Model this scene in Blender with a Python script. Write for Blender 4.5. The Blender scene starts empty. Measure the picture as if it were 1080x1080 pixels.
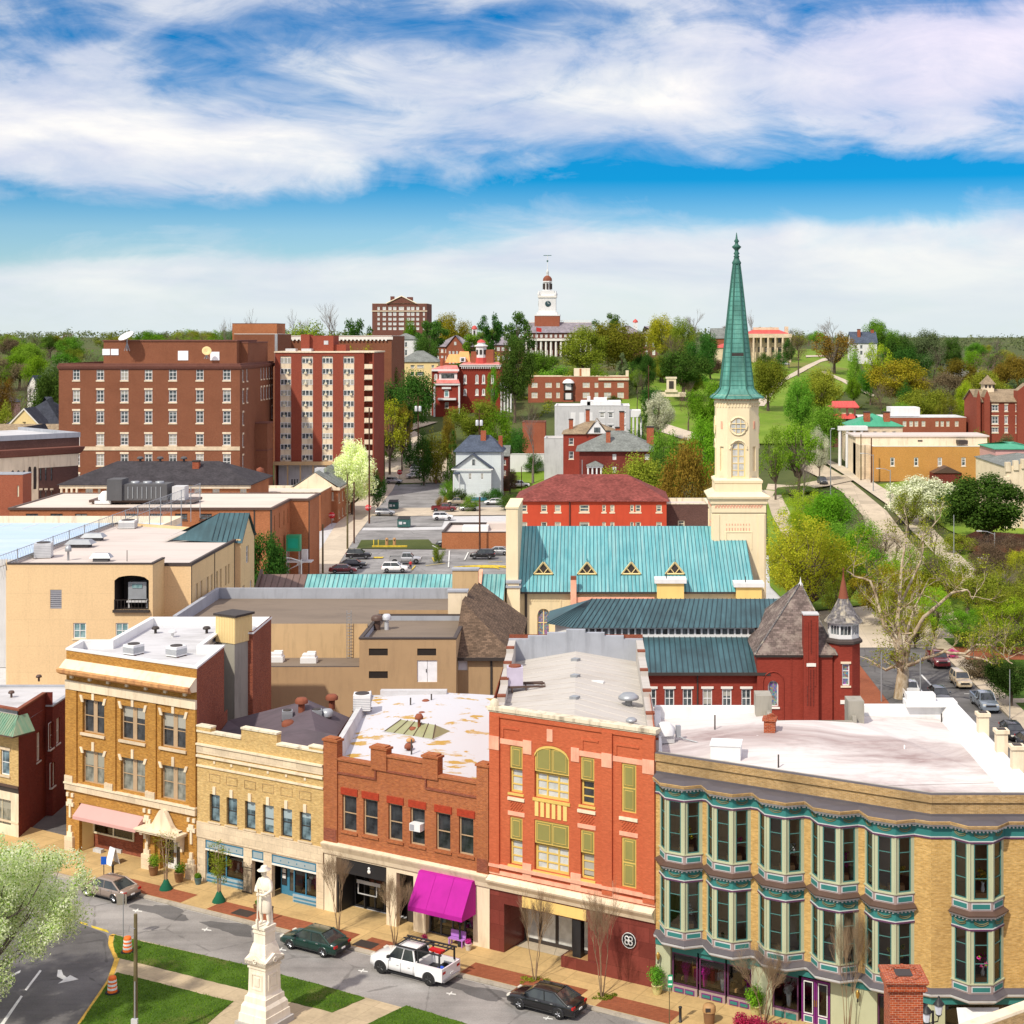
import bpy,bmesh,random
from math import*
from mathutils import Vector,Matrix
random.Random.un=random.Random.uniform
RND=random.Random(11)
ru=RND.un
rg=range
V3=Vector
en=enumerate
SC=bpy.context.scene
COL=SC.collection
def mko(name,me):o=bpy.data.objects.new(name,me);COL.objects.link(o);return o
F,CX,CY,H=1600.,640.,355.,41.0
cd=bpy.data.cameras.new('camera');cam=mko('camera',cd)
cam.location=(0,0,H);cam.rotation_euler=(radians(90),0,0)
cd.sensor_width=36;cd.lens=36*F/1080.0
cd.shift_x=(540-CX)/1080.;cd.shift_y=-(540-CY)/1080.0
cd.clip_start=1;cd.clip_end=30000
SC.camera=cam
SUN_EL,SUN_AZ=radians(48),radians(214)
sl=bpy.data.lights.new('sun','SUN');sl.energy=3.5;sl.angle=radians(1.5);sl.color=(1.,.925,.8)
so=mko('sun',sl)
sdir=V3((sin(SUN_AZ)*cos(SUN_EL),cos(SUN_AZ)*cos(SUN_EL),sin(SUN_EL)))
so.rotation_euler=sdir.to_track_quat('Z','Y').to_euler()
SC.view_settings.view_transform='Standard';SC.view_settings.look='None'
SC.view_settings.exposure=.22;SC.view_settings.gamma=1;SC.view_settings.use_curve_mapping=0
SC.cycles.max_bounces=6;SC.cycles.diffuse_bounces=3;SC.cycles.transparent_max_bounces=12
class NT:
 def __init__(s,tree):s.t=tree;s.n=tree.nodes;s.l=tree.links
 def new(s,typ,**kw):
  n=s.n.new(typ)
  for k,v in kw.items():
   if k.startswith('_'):setattr(n,k[1:],v)
   else:
    key=int(k[1:])if k[0]=='i' and k[1:].isdigit()else k.replace('__',' ')
    if hasattr(v,'is_output'):s.l.new(v,n.inputs[key])
    else:n.inputs[key].default_value=v
  return n
 def math(s,op,a,b=0.,c=0.,clamp=0):
  n=s.n.new('ShaderNodeMath');n.operation=op;n.use_clamp=clamp
  for i,v in en((a,b,c)):
   if hasattr(v,'is_output'):s.l.new(v,n.inputs[i])
   else:n.inputs[i].default_value=v
  return n.outputs[0]
 def rmp(s,fac,stops,interp='LINEAR'):
  n=s.n.new('ShaderNodeValToRGB');n.color_ramp.interpolation=interp
  e=n.color_ramp.elements
  while len(e)<len(stops):e.new(.5)
  for i,(p,c)in en(stops):
   e[i].position=p
   if not isinstance(c,(tuple,list)):c=(c,c,c)
   e[i].color=tuple(c)[:3]+(1,)
  s.l.new(fac,n.inputs[0]);return n.outputs[0]
 def mix(s,fac,a,b,mode='MIX'):
  n=s.n.new('ShaderNodeMix');n.data_type='RGBA';n.blend_type=mode
  for i,v in((0,fac),(6,a),(7,b)):
   if hasattr(v,'is_output'):s.l.new(v,n.inputs[i])
   else:n.inputs[i].default_value=(tuple(v)[:3]+(1,))if isinstance(v,(tuple,list))else v
  return n.outputs[2]
 def nse(s,vec,scale,detail=4,rough=.55,dist=0,ot=0,**kw):
  n=s.n.new('ShaderNodeTexNoise');s.l.new(vec,n.inputs['Vector'])
  n.inputs['Scale'].default_value=scale;n.inputs['Detail'].default_value=detail
  n.inputs['Roughness'].default_value=rough;n.inputs['Distortion'].default_value=dist
  return n.outputs[ot]
 def mpg(s,vec,loc=(0,0,0),rot=(0,0,0),scale=(1,1,1)):
  n=s.n.new('ShaderNodeMapping');s.l.new(vec,n.inputs[0])
  n.inputs[1].default_value=loc;n.inputs[2].default_value=rot;n.inputs[3].default_value=scale
  return n.outputs[0]
def build_world():
 w=bpy.data.worlds.new('World');SC.world=w;w.use_nodes=1
 t=NT(w.node_tree)
 for n in list(t.n):t.n.remove(n)
 sky=t.new('ShaderNodeTexSky');sky.sky_type='NISHITA';sky.sun_disc=0
 sky.sun_elevation=SUN_EL;sky.sun_rotation=SUN_AZ;sky.air_density=1.;sky.dust_density=.3;sky.ozone_density=3.0
 d=t.new('ShaderNodeTexCoord').outputs['Generated']
 sep=t.new('ShaderNodeSeparateXYZ',Vector=d)
 x,y,z=sep.outputs
 el=t.math('MULTIPLY',t.math('ARCSINE',z),57.2958)
 az=t.math('MULTIPLY',t.math('ARCTAN2',x,y),57.2958)
 co=t.new('ShaderNodeCombineXYZ',X=az,Y=el,Z=0.).outputs[0]
 blue=t.mix(1.,sky.outputs[0],(.015,.42,.74),'MULTIPLY')
 tint=t.rmp(t.math('DIVIDE',el,14.,clamp=1),[(0.,.25),(.28,.55),(.42,1),(1,1)])
 clear=t.mix(tint,sky.outputs[0],blue)
 c1=t.mpg(co,rot=(0,0,radians(-6)),scale=(.1,.24,1),loc=(3.1,1.35,0))
 n1=t.nse(c1,1.,8,.56,.9)
 c2=t.mpg(co,rot=(0,0,radians(14)),scale=(.22,.6,1),loc=(1.3,5.1,0))
 n2=t.nse(c2,1.,10,.66,1.2)
 nn=t.math('ADD',t.math('MULTIPLY',n1,.72),t.math('MULTIPLY',n2,.32))
 wob=t.math('MULTIPLY_ADD',t.math('SUBTRACT',t.nse(t.mpg(co,scale=(.05,.05,1)),1.,3),.5),4.2,el)
 wob=t.math('MULTIPLY_ADD',az,-.035,wob)
 band=t.rmp(t.math('DIVIDE',wob,15.,clamp=1),[(0,.5),(.205,.42),(.255,.12),(.35,-0.),(.41,.18),(.56,.4),(.68,.33),(.79,.16),(.88,.27),(1,.46)])
 cov=t.math('ADD',t.math('SUBTRACT',nn,.6),band)
 cov=t.rmp(cov,[(0.,0),(.09,.22),(.22,.75),(.38,1.)])
 body=t.nse(t.mpg(co,scale=(.13,.5,1),loc=(7,2,0)),1.,6,.55,.4)
 ccol=t.mix(t.rmp(body,[(.32,0),(.68,1)]),(.6,.66,.84),(1.,.985,.97))
 hz=t.rmp(t.math('DIVIDE',el,5.,clamp=1),[(0,0),(.95,1)])
 ccol=t.mix(hz,(.7,.79,.83),ccol)
 ccol=t.mix(t.math('MULTIPLY',t.math('MULTIPLY_ADD',az,.09,-.1,clamp=1),t.math('MULTIPLY_ADD',el,.2,-1.2,clamp=1)),ccol,(.9,.84,1.))
 cloud=t.mix(1.,ccol,(7.9,7.8,7.6),'MULTIPLY')
 col=t.mix(cov,clear,cloud)
 low=t.math('LESS_THAN',el,-.2)
 col=t.mix(low,col,(.8,.8,.7))
 bg=t.new('ShaderNodeBackground',Color=col,Strength=.115)
 o=t.new('ShaderNodeOutputWorld');t.l.new(bg.outputs[0],o.inputs[0])
build_world()
def P(x,y,Z):return V3(((x-CX)*Z/F,Z,H-(y-CY)*Z/F))
def X_(x,Z):return(x-CX)*Z/F
def Zh(y,Z):return H-(y-CY)*Z/F
TXC=[-300,0,200,420,560,700,850,1000,1300]
TYR=[(250,[0]*9),(300,[0,0,0,0,0,0,1.5,1.5,1.5]),(400,[0,0,2.5,.5,1,4,7,7,6]),(525,[4,4,6,14,16,17,15,12,10]),(620,[8,8,12,22,23,24,22,17,13]),(720,[10,10,18,30,30,30,31,24,17]),(900,[16,16,24,36,36,36,36,28,20]),(1200,[26,26,28,37,37,37,34,27,22]),(2000,[38,38,38,37,37,37,33,30,30]),(5000,[38,38,38,38,38,38,36,34,34])]
def smo(t):return t*t*(3-2*t)
def T(X,Y):
 if Y<=250:return.0
 c=CX+F*X/Y
 c=min(max(c,TXC[0]),TXC[-1]-.01);Yc=min(Y,4999)
 i=0
 while TXC[i+1]<c:i+=1
 a=(c-TXC[i])/(TXC[i+1]-TXC[i])
 j=0
 while TYR[j+1][0]<Yc:j+=1
 b=(Yc-TYR[j][0])/(TYR[j+1][0]-TYR[j][0])
 r0,r1=TYR[j][1],TYR[j+1][1]
 return(r0[i]*(1-a)+r0[i+1]*a)*(1-b)+(r1[i]*(1-a)+r1[i+1]*a)*b
def G(x,y,z=0.):
 return P(x,y,F*(H-z)/(y-CY))
def GT(x,y):
 Z=60.0
 while Z<1500:
  p=P(x,y,Z)
  if p.z<=T(p.x,p.y):return V3((p.x,p.y,T(p.x,p.y)))
  Z+=1.0
 return p
class MB:
 def __init__(s):s.v=[];s.f=[];s.m=[];s.sm=[]
 def pg(s,ps,m=0,smo=0):
  b=len(s.v);s.v+=[tuple(p)for p in ps];s.f.append(tuple(rg(b,b+len(ps))));s.m.append(m);s.sm.append(smo)
 def grid(s,rows,m=0,smo=1,cl=0,flip=0):
  b=len(s.v);n=len(rows[0])
  for r in rows:s.v+=[tuple(p)for p in r]
  for i in rg(len(rows)-1):
   for j in rg(n if cl else n-1):
    k=(j+1)%n
    q=(b+i*n+j,b+i*n+k,b+(i+1)*n+k,b+(i+1)*n+j)
    s.f.append(q[::-1]if flip else q);s.m.append(m);s.sm.append(smo)
 def pm(s,ps,z0,z1,m=0,top=None,bottom=1):
  n=len(ps)
  for i in rg(n):
   a,b=ps[i],ps[(i+1)%n]
   s.pg([(a[0],a[1],z0),(b[0],b[1],z0),(b[0],b[1],z1),(a[0],a[1],z1)],m)
  s.pg([(p[0],p[1],z1)for p in ps],m if top is None else top)
  if bottom:s.pg([(p[0],p[1],z0)for p in reversed(ps)],m)
 def box(s,x0,x1,y0,y1,z0,z1,m=0):
  s.pm([(x0,y0),(x1,y0),(x1,y1),(x0,y1)],z0,z1,m)
 def cbx(s,x,y,z,w,d,h,m=0,rz=0):
  c,q=cos(rz),sin(rz)
  ps=[(x+a*c-b*q,y+a*q+b*c)for a,b in((-w/2,-d/2),(w/2,-d/2),(w/2,d/2),(-w/2,d/2))]
  s.pm(ps,z,z+h,m)
 def wbox(s,A,B,u0,u1,z0,z1,ot,bck=.02,m=0):
  A=V3(A[:2]);d=(V3(B[:2])-A).normalized();n=V3((d.y,-d.x))
  p=[A+d*u0+n*ot,A+d*u1+n*ot,A+d*u1-n*bck,A+d*u0-n*bck]
  s.pm([(q.x,q.y)for q in p],z0,z1,m)
 def wq(s,A,B,u0,u1,z0,z1,off=0,m=0):
  A=V3(A[:2]);d=(V3(B[:2])-A).normalized();n=V3((d.y,-d.x))
  p=A+d*u0+n*off;q=A+d*u1+n*off
  s.pg([(p.x,p.y,z0),(q.x,q.y,z0),(q.x,q.y,z1),(p.x,p.y,z1)],m)
 def tb(s,pth,r,n=6,m=0,cap=1):
  pth=[V3(p)for p in pth];rows=[]
  if not isinstance(r,(list,tuple)):r=[r]*len(pth)
  for i,p in en(pth):
   d=(pth[min(i+1,len(pth)-1)]-pth[max(i-1,0)])
   d=d.normalized()if d.length>1e-6 else V3((0,0,1))
   a=d.cross(V3((0,0,1))if abs(d.z)<.9 else V3((1,0,0))).normalized();b=d.cross(a)
   rows.append([p+(a*cos(2*pi*k/n)+b*sin(2*pi*k/n))*r[i]for k in rg(n)])
  s.grid(rows,m,n>4,1)
  if cap:s.pg(rows[-1],m);s.pg(rows[0][::-1],m)
 def lt(s,pf,c=(0,0,0),n=16,m=0,rot=0,smo=1,sx=1,sy=1):
  rows=[]
  for r,z in pf:
   rows.append([(c[0]+sx*r*cos(rot+2*pi*k/n),c[1]+sy*r*sin(rot+2*pi*k/n),c[2]+z)for k in rg(n)])
  s.grid(rows,m,smo,1)
  s.pg(rows[-1],m)
 def swp(s,pth,pf,m=0,cl=0,caps=1):
  ps=[V3(p[:2])for p in pth];n=len(ps);nor=[]
  for i in rg(n):
   ds=[]
   if cl or i>0:ds.append((ps[i]-ps[i-1]).normalized())
   if cl or i<n-1:ds.append((ps[(i+1)%n]-ps[i]).normalized())
   ns=[V3((d.y,-d.x))for d in ds]
   if len(ns)==2:
    a=ns[0]+ns[1];a=a/max(.3,(1+ns[0].dot(ns[1])))
   else:a=ns[0]
   nor.append(a)
  rows=[[(ps[i].x+nor[i].x*e,ps[i].y+nor[i].y*e,z)for i in rg(n)]for e,z in pf]
  for k in rg(len(rows)-1):
   for i in rg(n if cl else n-1):
    j=(i+1)%n
    s.pg([rows[k][i],rows[k][j],rows[k+1][j],rows[k+1][i]],m)
  if caps and not cl and len(pf)>2:
   s.pg([r[0]for r in rows][::-1],m);s.pg([r[-1]for r in rows],m)
 def wl(s,A,B,z0,z1,hls=(),depth=.2,m=0,mrev=None):
  A=V3(A[:2]);B=V3(B[:2]);L=(B-A).length;d=(B-A)/L;n=V3((d.y,-d.x))
  us=sorted({0.,L}|{min(max(h[i],0),L)for h in hls for i in(0,1)})
  zs=sorted({z0,z1}|{min(max(h[i],z0),z1)for h in hls for i in(2,3)})
  def pt(u,z,off=0):p=A+d*u-n*off;return(p.x,p.y,z)
  for i in rg(len(us)-1):
   ua,ub=us[i],us[i+1]
   if ub-ua<1e-5:continue
   st=None
   for j in rg(len(zs)-1):
    um,zm=(ua+ub)/2,(zs[j]+zs[j+1])/2
    hole=any(h[0]<um<h[1]and h[2]<zm<h[3]for h in hls)
    if hole:
     if st is not None:s.pg([pt(ua,st),pt(ub,st),pt(ub,zs[j]),pt(ua,zs[j])],m)
     st=None
    elif st is None:st=zs[j]
   if st is not None:s.pg([pt(ua,st),pt(ub,st),pt(ub,z1),pt(ua,z1)],m)
  mr=m if mrev is None else mrev
  for h in hls:
   a,b,c,e=h[:4]
   s.pg([pt(a,c),pt(a,c,depth),pt(a,e,depth),pt(a,e)][::-1],mr)
   s.pg([pt(b,c),pt(b,c,depth),pt(b,e,depth),pt(b,e)],mr)
   s.pg([pt(a,c),pt(b,c),pt(b,c,depth),pt(a,c,depth)][::-1],mr)
   s.pg([pt(a,e),pt(b,e),pt(b,e,depth),pt(a,e,depth)],mr)
 def mesh(s,name,mts):
  me=bpy.data.meshes.new(name);me.from_pydata(s.v,[],s.f)
  me.polygons.foreach_set('material_index',s.m);me.polygons.foreach_set('use_smooth',s.sm)
  for mt in(mts if isinstance(mts,(list,tuple))else[mts]):am(me,mt)
  uv=me.uv_layers.new(name='UVMap');dat=[0.]*(2*len(me.loops));V=s.v
  me.update()
  for p in me.polygons:
   nx,ny,nz=p.normal
   if abs(nz)>.999:tx,ty,tz,bx,by,bz=1,0,0,0,1,0
   else:
    l=hypot(nx,ny)or 1;tx,ty,tz=-ny/l,nx/l,0
    bx,by,bz=ny*tz-nz*ty,nz*tx-nx*tz,nx*ty-ny*tx
   for li in p.loop_indices:
    v=V[me.loops[li].vertex_index]
    dat[2*li]=v[0]*tx+v[1]*ty;dat[2*li+1]=v[0]*bx+v[1]*by+v[2]*bz
  uv.data.foreach_set('uv',dat)
  return me
 def bd(s,name,mts,parent=None,loc=None,rz=0):
  o=mko(name,s.mesh(name,mts))
  if parent is not None:o.parent=parent
  if loc is not None:o.location=loc
  o.rotation_euler.z=rz
  return o
def th(name,label,cat,loc=(0,0,0),rz=0,grp=None):
 o=mko(name,None);o.location=loc;o.rotation_euler=(0,0,rz)
 o.empty_display_size=.5
 return tag(o,label,cat,grp)
def tag(o,label,cat,grp=None,kind=None):
 o['label']=label;o['category']=cat
 if grp:o['group']=grp
 if kind:o['kind']=kind
 return o
def sct(o,kind='structure'):o['kind']=kind;return o
def ist(me,name,parent,loc=(0,0,0),rz=0,mat=None):
 o=mko(name,me);o.parent=parent;o.location=loc;o.rotation_euler=(0,0,rz)
 return o
MATS={};MDEF={}
def M(k):
 if not isinstance(k,str):return k
 if k not in MATS:MATS[k]=MDEF[k](k)
 return MATS[k]
def bs(name,rough=.8,spec=.3,metal=0):
 m=bpy.data.materials.new(name);m.use_nodes=1;t=NT(m.node_tree)
 b=t.n['Principled BSDF'];b.inputs['Roughness'].default_value=rough
 b.inputs['Specular IOR Level'].default_value=spec;b.inputs['Metallic'].default_value=metal
 return m,t,b
def am(me,k):me.materials.append(M(k))
def rx(o):o.rotation_euler=(radians(90),0,0)
def uv_(t):return t.new('ShaderNodeTexCoord').outputs['UV']
def obc(t):
 g=t.new('ShaderNodeNewGeometry');return g.outputs['Position']
def bump(t,b,h,strength=.3,dist=.02):
 n=t.new('ShaderNodeBump',Strength=strength,Distance=dist,Height=h);t.l.new(n.outputs[0],b.inputs['Normal'])
def pnt(c,rough=.7,var=.12,dirt=.12,spec=.3,scale=.35,metal=0,dcol=None):
 def f(name):
  m,t,b=bs(name,rough,spec,metal);p=obc(t)
  n=t.nse(p,scale,5,.6);n2=t.nse(t.mpg(p,scale=(1.6,1.6,.25)),1.,5,.65)
  c2=t.mix(t.rmp(n,[(.3,0),(.7,1)]),tuple(v*(1-var)for v in c),tuple(min(1,v*(1+var))for v in c))
  if dirt:c2=t.mix(t.rmp(n2,[(.5,0),(.8,dirt*2.2)]),c2,dcol or sh(c,.45))
  t.l.new(c2,b.inputs['Base Color']);return m
 return f
def brt(t,v,w,h,ms,c1,c2,cm,off=.5,sm=.1):
 n=t.new('ShaderNodeTexBrick',Vector=v,Scale=1.,Brick__Width=w,Row__Height=h,Mortar__Size=ms,Mortar__Smooth=sm,Color1=c1+(1,),Color2=c2+(1,),Mortar=cm+(1,));n.offset=off;return n
def sh(c,f):return tuple(min(1,v*f)for v in c)
def bri(c1,c2,mort=(.45,.4,.33),mottle=.25,dark=None,rough=.9,bw=.24,bh=.08,stn=.25):
 def f(name):
  m,t,b=bs(name,rough,.2);u=uv_(t);p=obc(t)
  br=brt(t,u,bw,bh,.008,c1,c2,mort,.5,.3)
  n=t.nse(t.mpg(u,scale=(3.2,9.,1)),1.,3,.7)
  col=t.mix(1.,br.outputs[0],t.rmp(n,[(.3,1-mottle),(.7,1+mottle*.8)]),'MULTIPLY')
  n2=t.nse(p,.22,6,.62)
  col=t.mix(t.rmp(n2,[(.45,0),(.78,stn*2)]),col,dark or sh(c1,.5))
  n3=t.nse(t.mpg(p,scale=(1.8,1.8,.18)),1.,4,.6)
  col=t.mix(t.rmp(n3,[(.55,0),(.85,stn)]),col,sh(c2,.55))
  t.l.new(col,b.inputs['Base Color']);bump(t,b,br.outputs[1],.25,.01);return m
 return f
def blk(c,w=1.2,h=.6,line=.45,var=.12,dirt=.25,rough=.85,lw=.012):
 def f(name):
  m,t,b=bs(name,rough,.25);u=uv_(t);p=obc(t)
  br=brt(t,u,w,h,lw,sh(c,1-var),sh(c,1+var),sh(c,line))
  n=t.nse(p,.5,6,.65)
  col=t.mix(t.rmp(n,[(.42,0),(.8,dirt*2)]),br.outputs[0],sh(c,.45))
  col=t.mix(t.rmp(t.nse(t.mpg(p,scale=(1.1,1.1,.09)),1.,6,.7),[(.5,0),(.8,.3)]),col,sh(c,.6))
  n=t.nse(p,6,3,.6)
  col=t.mix(1.,col,t.rmp(n,[(.2,.88),(.8,1.1)]),'MULTIPLY')
  t.l.new(col,b.inputs['Base Color']);return m
 return f
def smroof(c,c2,streak=.5,rough=.55,metal=0.,dcol=None,st=1.):
 def f(name):
  m,t,b=bs(name,rough,.4,metal);u=uv_(t)
  n=t.nse(t.mpg(u,scale=(2.2,.22,1)),1.,5,.65);n2=t.nse(u,.25,5,.6)
  col=t.mix(t.rmp(n,[(.35,0),(.66,1)]),c,c2)
  col=t.mix(t.rmp(n2,[(.42,0),(.7,streak)]),col,dcol or sh(c,.45))
  col=t.mix(t.rmp(t.nse(t.mpg(u,scale=(5,.12,1)),1.,3),[(.5,0),(.75,.55)]),col,(.42,.5,.46)if c[1]>.3 and c[0]<.12 else c)
  t.l.new(col,b.inputs['Base Color']);return m
 return f
def memb(c,patch=(.42,.4,.4),amt=.5,sc=.12,seam=1.,rough=.85,warm=None):
 def f(name):
  m,t,b=bs(name,rough,.3);p=obc(t);u=uv_(t)
  n=t.nse(t.mpg(p,scale=(sc,sc*2.2,sc)),1.,8,.68,.5)
  col=t.mix(t.rmp(n,[(.46,0),(.72,amt)]),c,patch)
  n2=t.nse(t.mpg(p,scale=(.5,2.6,1),rot=(0,0,.1)),1.,6,.7)
  col=t.mix(t.rmp(n2,[(.55,0),(.75,amt*.7)]),col,warm or patch)
  w=t.new('ShaderNodeTexWave',Vector=p,Scale=1./2.2*seam*.5,Distortion=.6,Detail=2.);w.bands_direction='Y'
  col=t.mix(t.rmp(w.outputs[1],[(0,.22),(.06,0)]),col,sh(c,.6))
  t.l.new(col,b.inputs['Base Color']);return m
 return f
def shg(c,var=.35,rough=.9,row=.25,lich=None):
 def f(name):
  m,t,b=bs(name,rough,.2);u=uv_(t)
  br=brt(t,u,.35,row,.012,sh(c,1-var),sh(c,1+var),sh(c,.45))
  n=t.nse(u,.45,6,.65)
  col=t.mix(1.,br.outputs[0],t.rmp(n,[(.3,.7),(.7,1.25)]),'MULTIPLY')
  if lich:col=t.mix(t.rmp(t.nse(u,.8,7,.7),[(.5,0),(.62,.75)]),col,lich)
  t.l.new(col,b.inputs['Base Color']);return m
 return f
def flt(c,rough=.6,spec=.4,metal=0):
 def f(name):
  m,t,b=bs(name,rough,spec,metal);n=t.nse(obc(t),1.3,4,.6)
  col=t.mix(1.,c,t.rmp(n,[(.25,.88),(.75,1.1)]),'MULTIPLY');t.l.new(col,b.inputs['Base Color']);return m
 return f
def glassy(cols,rough=.06,blind=.35,bl=(.45,.44,.38)):
 def f(name):
  m,t,b=bs(name,rough,.9)
  oi=t.new('ShaderNodeObjectInfo');r=oi.outputs['Random']
  p=t.new('ShaderNodeTexCoord').outputs['Object'];sp=t.new('ShaderNodeSeparateXYZ',Vector=p)
  n=t.nse(t.mpg(p,scale=(1.1,1,.8)),1.7,3,.5)
  col=t.mix(t.rmp(n,[(.35,0),(.65,1)]),cols[0],cols[1])
  if blind>0:
   r2=t.math('FRACT',t.math('MULTIPLY',r,7.31))
   drop=t.math('MULTIPLY',t.math('FRACT',t.math('MULTIPLY',r,3.77)),1.)
   isb=t.math('LESS_THAN',r2,blind)
   hgt=t.new('ShaderNodeTexCoord').outputs['Generated'];hz=t.new('ShaderNodeSeparateXYZ',Vector=hgt).outputs[2]
   up=t.math('GREATER_THAN',hz,drop)
   fac=t.math('MULTIPLY',t.math('MULTIPLY',isb,up),.85)
   col=t.mix(fac,col,bl)
  t.l.new(col,b.inputs['Base Color']);return m
 return f
def clearglass(name):
 m=bpy.data.materials.new(name);m.use_nodes=1;t=NT(m.node_tree)
 for n in list(t.n):t.n.remove(n)
 tr=t.new('ShaderNodeBsdfTransparent',Color=(.82,.86,.86,1));gl=t.new('ShaderNodeBsdfGlossy',Roughness=.03)
 fr=t.new('ShaderNodeFresnel',IOR=1.5);mx=t.new('ShaderNodeMixShader')
 t.l.new(t.math('ADD',fr.outputs[0],.03),mx.inputs[0]);t.l.new(tr.outputs[0],mx.inputs[1]);t.l.new(gl.outputs[0],mx.inputs[2])
 o=t.new('ShaderNodeOutputMaterial');t.l.new(mx.outputs[0],o.inputs[0]);return m
def leaf(c,c2,trans=.4,var=.25):
 def f(name):
  m=bpy.data.materials.new(name);m.use_nodes=1;t=NT(m.node_tree)
  for n in list(t.n):t.n.remove(n)
  g=t.new('ShaderNodeNewGeometry');oi=t.new('ShaderNodeObjectInfo')
  r=g.outputs['Random Per Island']
  col=t.mix(r,c,c2)
  n=t.nse(g.outputs['Position'],.55,3,.6)
  col=t.mix(1.,col,t.rmp(n,[(.3,1-var),(.7,1+var)]),'MULTIPLY')
  hs=t.new('ShaderNodeHueSaturation',Color=col,Saturation=1.)
  t.l.new(t.math('MULTIPLY_ADD',oi.outputs['Random'],.05,.475),hs.inputs['Hue'])
  t.l.new(t.math('MULTIPLY_ADD',t.math('FRACT',t.math('MULTIPLY',oi.outputs['Random'],5.3)),.5,.78),hs.inputs['Value'])
  d=t.new('ShaderNodeBsdfDiffuse',Color=hs.outputs[0]);tl=t.new('ShaderNodeBsdfTranslucent',Color=hs.outputs[0])
  mx=t.new('ShaderNodeMixShader',i0=trans);t.l.new(d.outputs[0],mx.inputs[1]);t.l.new(tl.outputs[0],mx.inputs[2])
  o=t.new('ShaderNodeOutputMaterial');t.l.new(mx.outputs[0],o.inputs[0]);return m
 return f
def asphalt(c,patch=.3,crack=1):
 def f(name):
  m,t,b=bs(name,.92,.25);p=obc(t)
  n=t.nse(p,.16,6,.6);n2=t.nse(p,9,3,.7);n3=t.nse(t.mpg(p,rot=(0,0,.51),scale=(.08,.9,1)),1.,4,.6)
  col=t.mix(t.rmp(n,[(.35,0),(.7,1)]),tuple(v*(1-patch)for v in c),tuple(v*(1+patch)for v in c))
  col=t.mix(1.,col,t.rmp(n2,[(.25,.82),(.75,1.15)]),'MULTIPLY')
  col=t.mix(1.,col,t.rmp(n3,[(.3,.85),(.7,1.12)]),'MULTIPLY')
  if crack:
   v=t.new('ShaderNodeTexVoronoi',Vector=t.mpg(p,scale=(.16,.16,1)),Scale=1.);v.feature='DISTANCE_TO_EDGE'
   d=t.math('ADD',v.outputs['Distance'],t.math('MULTIPLY',t.math('SUBTRACT',t.nse(p,.9,4),.5),.09))
   col=t.mix(t.rmp(d,[(0,.55),(.012,0)]),col,sh(c,.4))
  s=t.nse(p,.45,5,.7)
  col=t.mix(t.rmp(s,[(.66,0),(.74,.35)]),col,sh(c,.5))
  t.l.new(col,b.inputs['Base Color']);return m
 return f
def slabs(c,w=1.5,h=1.5,rot=0,var=.14,line=.55,dirt=.3,dcol=None,lw=.02):
 def f(name):
  m,t,b=bs(name,.9,.25);p=obc(t)
  br=brt(t,t.mpg(p,rot=(0,0,rot)),w,h,lw,sh(c,1-var),sh(c,1+var),sh(c,line),0)
  n=t.nse(p,.5,6,.65);col=t.mix(t.rmp(n,[(.45,0),(.75,dirt*1.6)]),br.outputs[0],dcol or sh(c,.5))
  n=t.nse(p,5,3,.6);col=t.mix(1.,col,t.rmp(n,[(.2,.87),(.8,1.1)]),'MULTIPLY')
  t.l.new(col,b.inputs['Base Color']);return m
 return f
def grassy(c,c2,c3=None,sc=.25):
 def f(name):
  m,t,b=bs(name,.95,.1);p=obc(t)
  col=t.mix(t.rmp(t.nse(p,sc,6,.65),[(.35,0),(.65,1)]),c,c2)
  if c3:col=t.mix(t.rmp(t.nse(p,sc*.35,6,.7),[(.55,0),(.66,.85)]),col,c3)
  col=t.mix(1.,col,t.rmp(t.nse(p,7,4,.75),[(.25,.6),(.75,1.35)]),'MULTIPLY')
  t.l.new(col,b.inputs['Base Color']);return m
 return f
def brk(c,c2,sc=3,st=.3):
 def f(name):
  m,t,b=bs(name,.95,.1);p=obc(t)
  col=t.mix(t.rmp(t.nse(t.mpg(p,scale=(1,1,st)),sc,5,.65),[(.4,0),(.6,1)]),c,c2)
  t.l.new(col,b.inputs['Base Color']);return m
 return f
def cpt(c,metal=.35):
 def f(name):
  m,t,b=bs(name,.28,.5,metal);b.inputs['Base Color'].default_value=c+(1,)
  b.inputs['Coat Weight'].default_value=.8;b.inputs['Coat Roughness'].default_value=.05;return m
 return f
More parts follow.
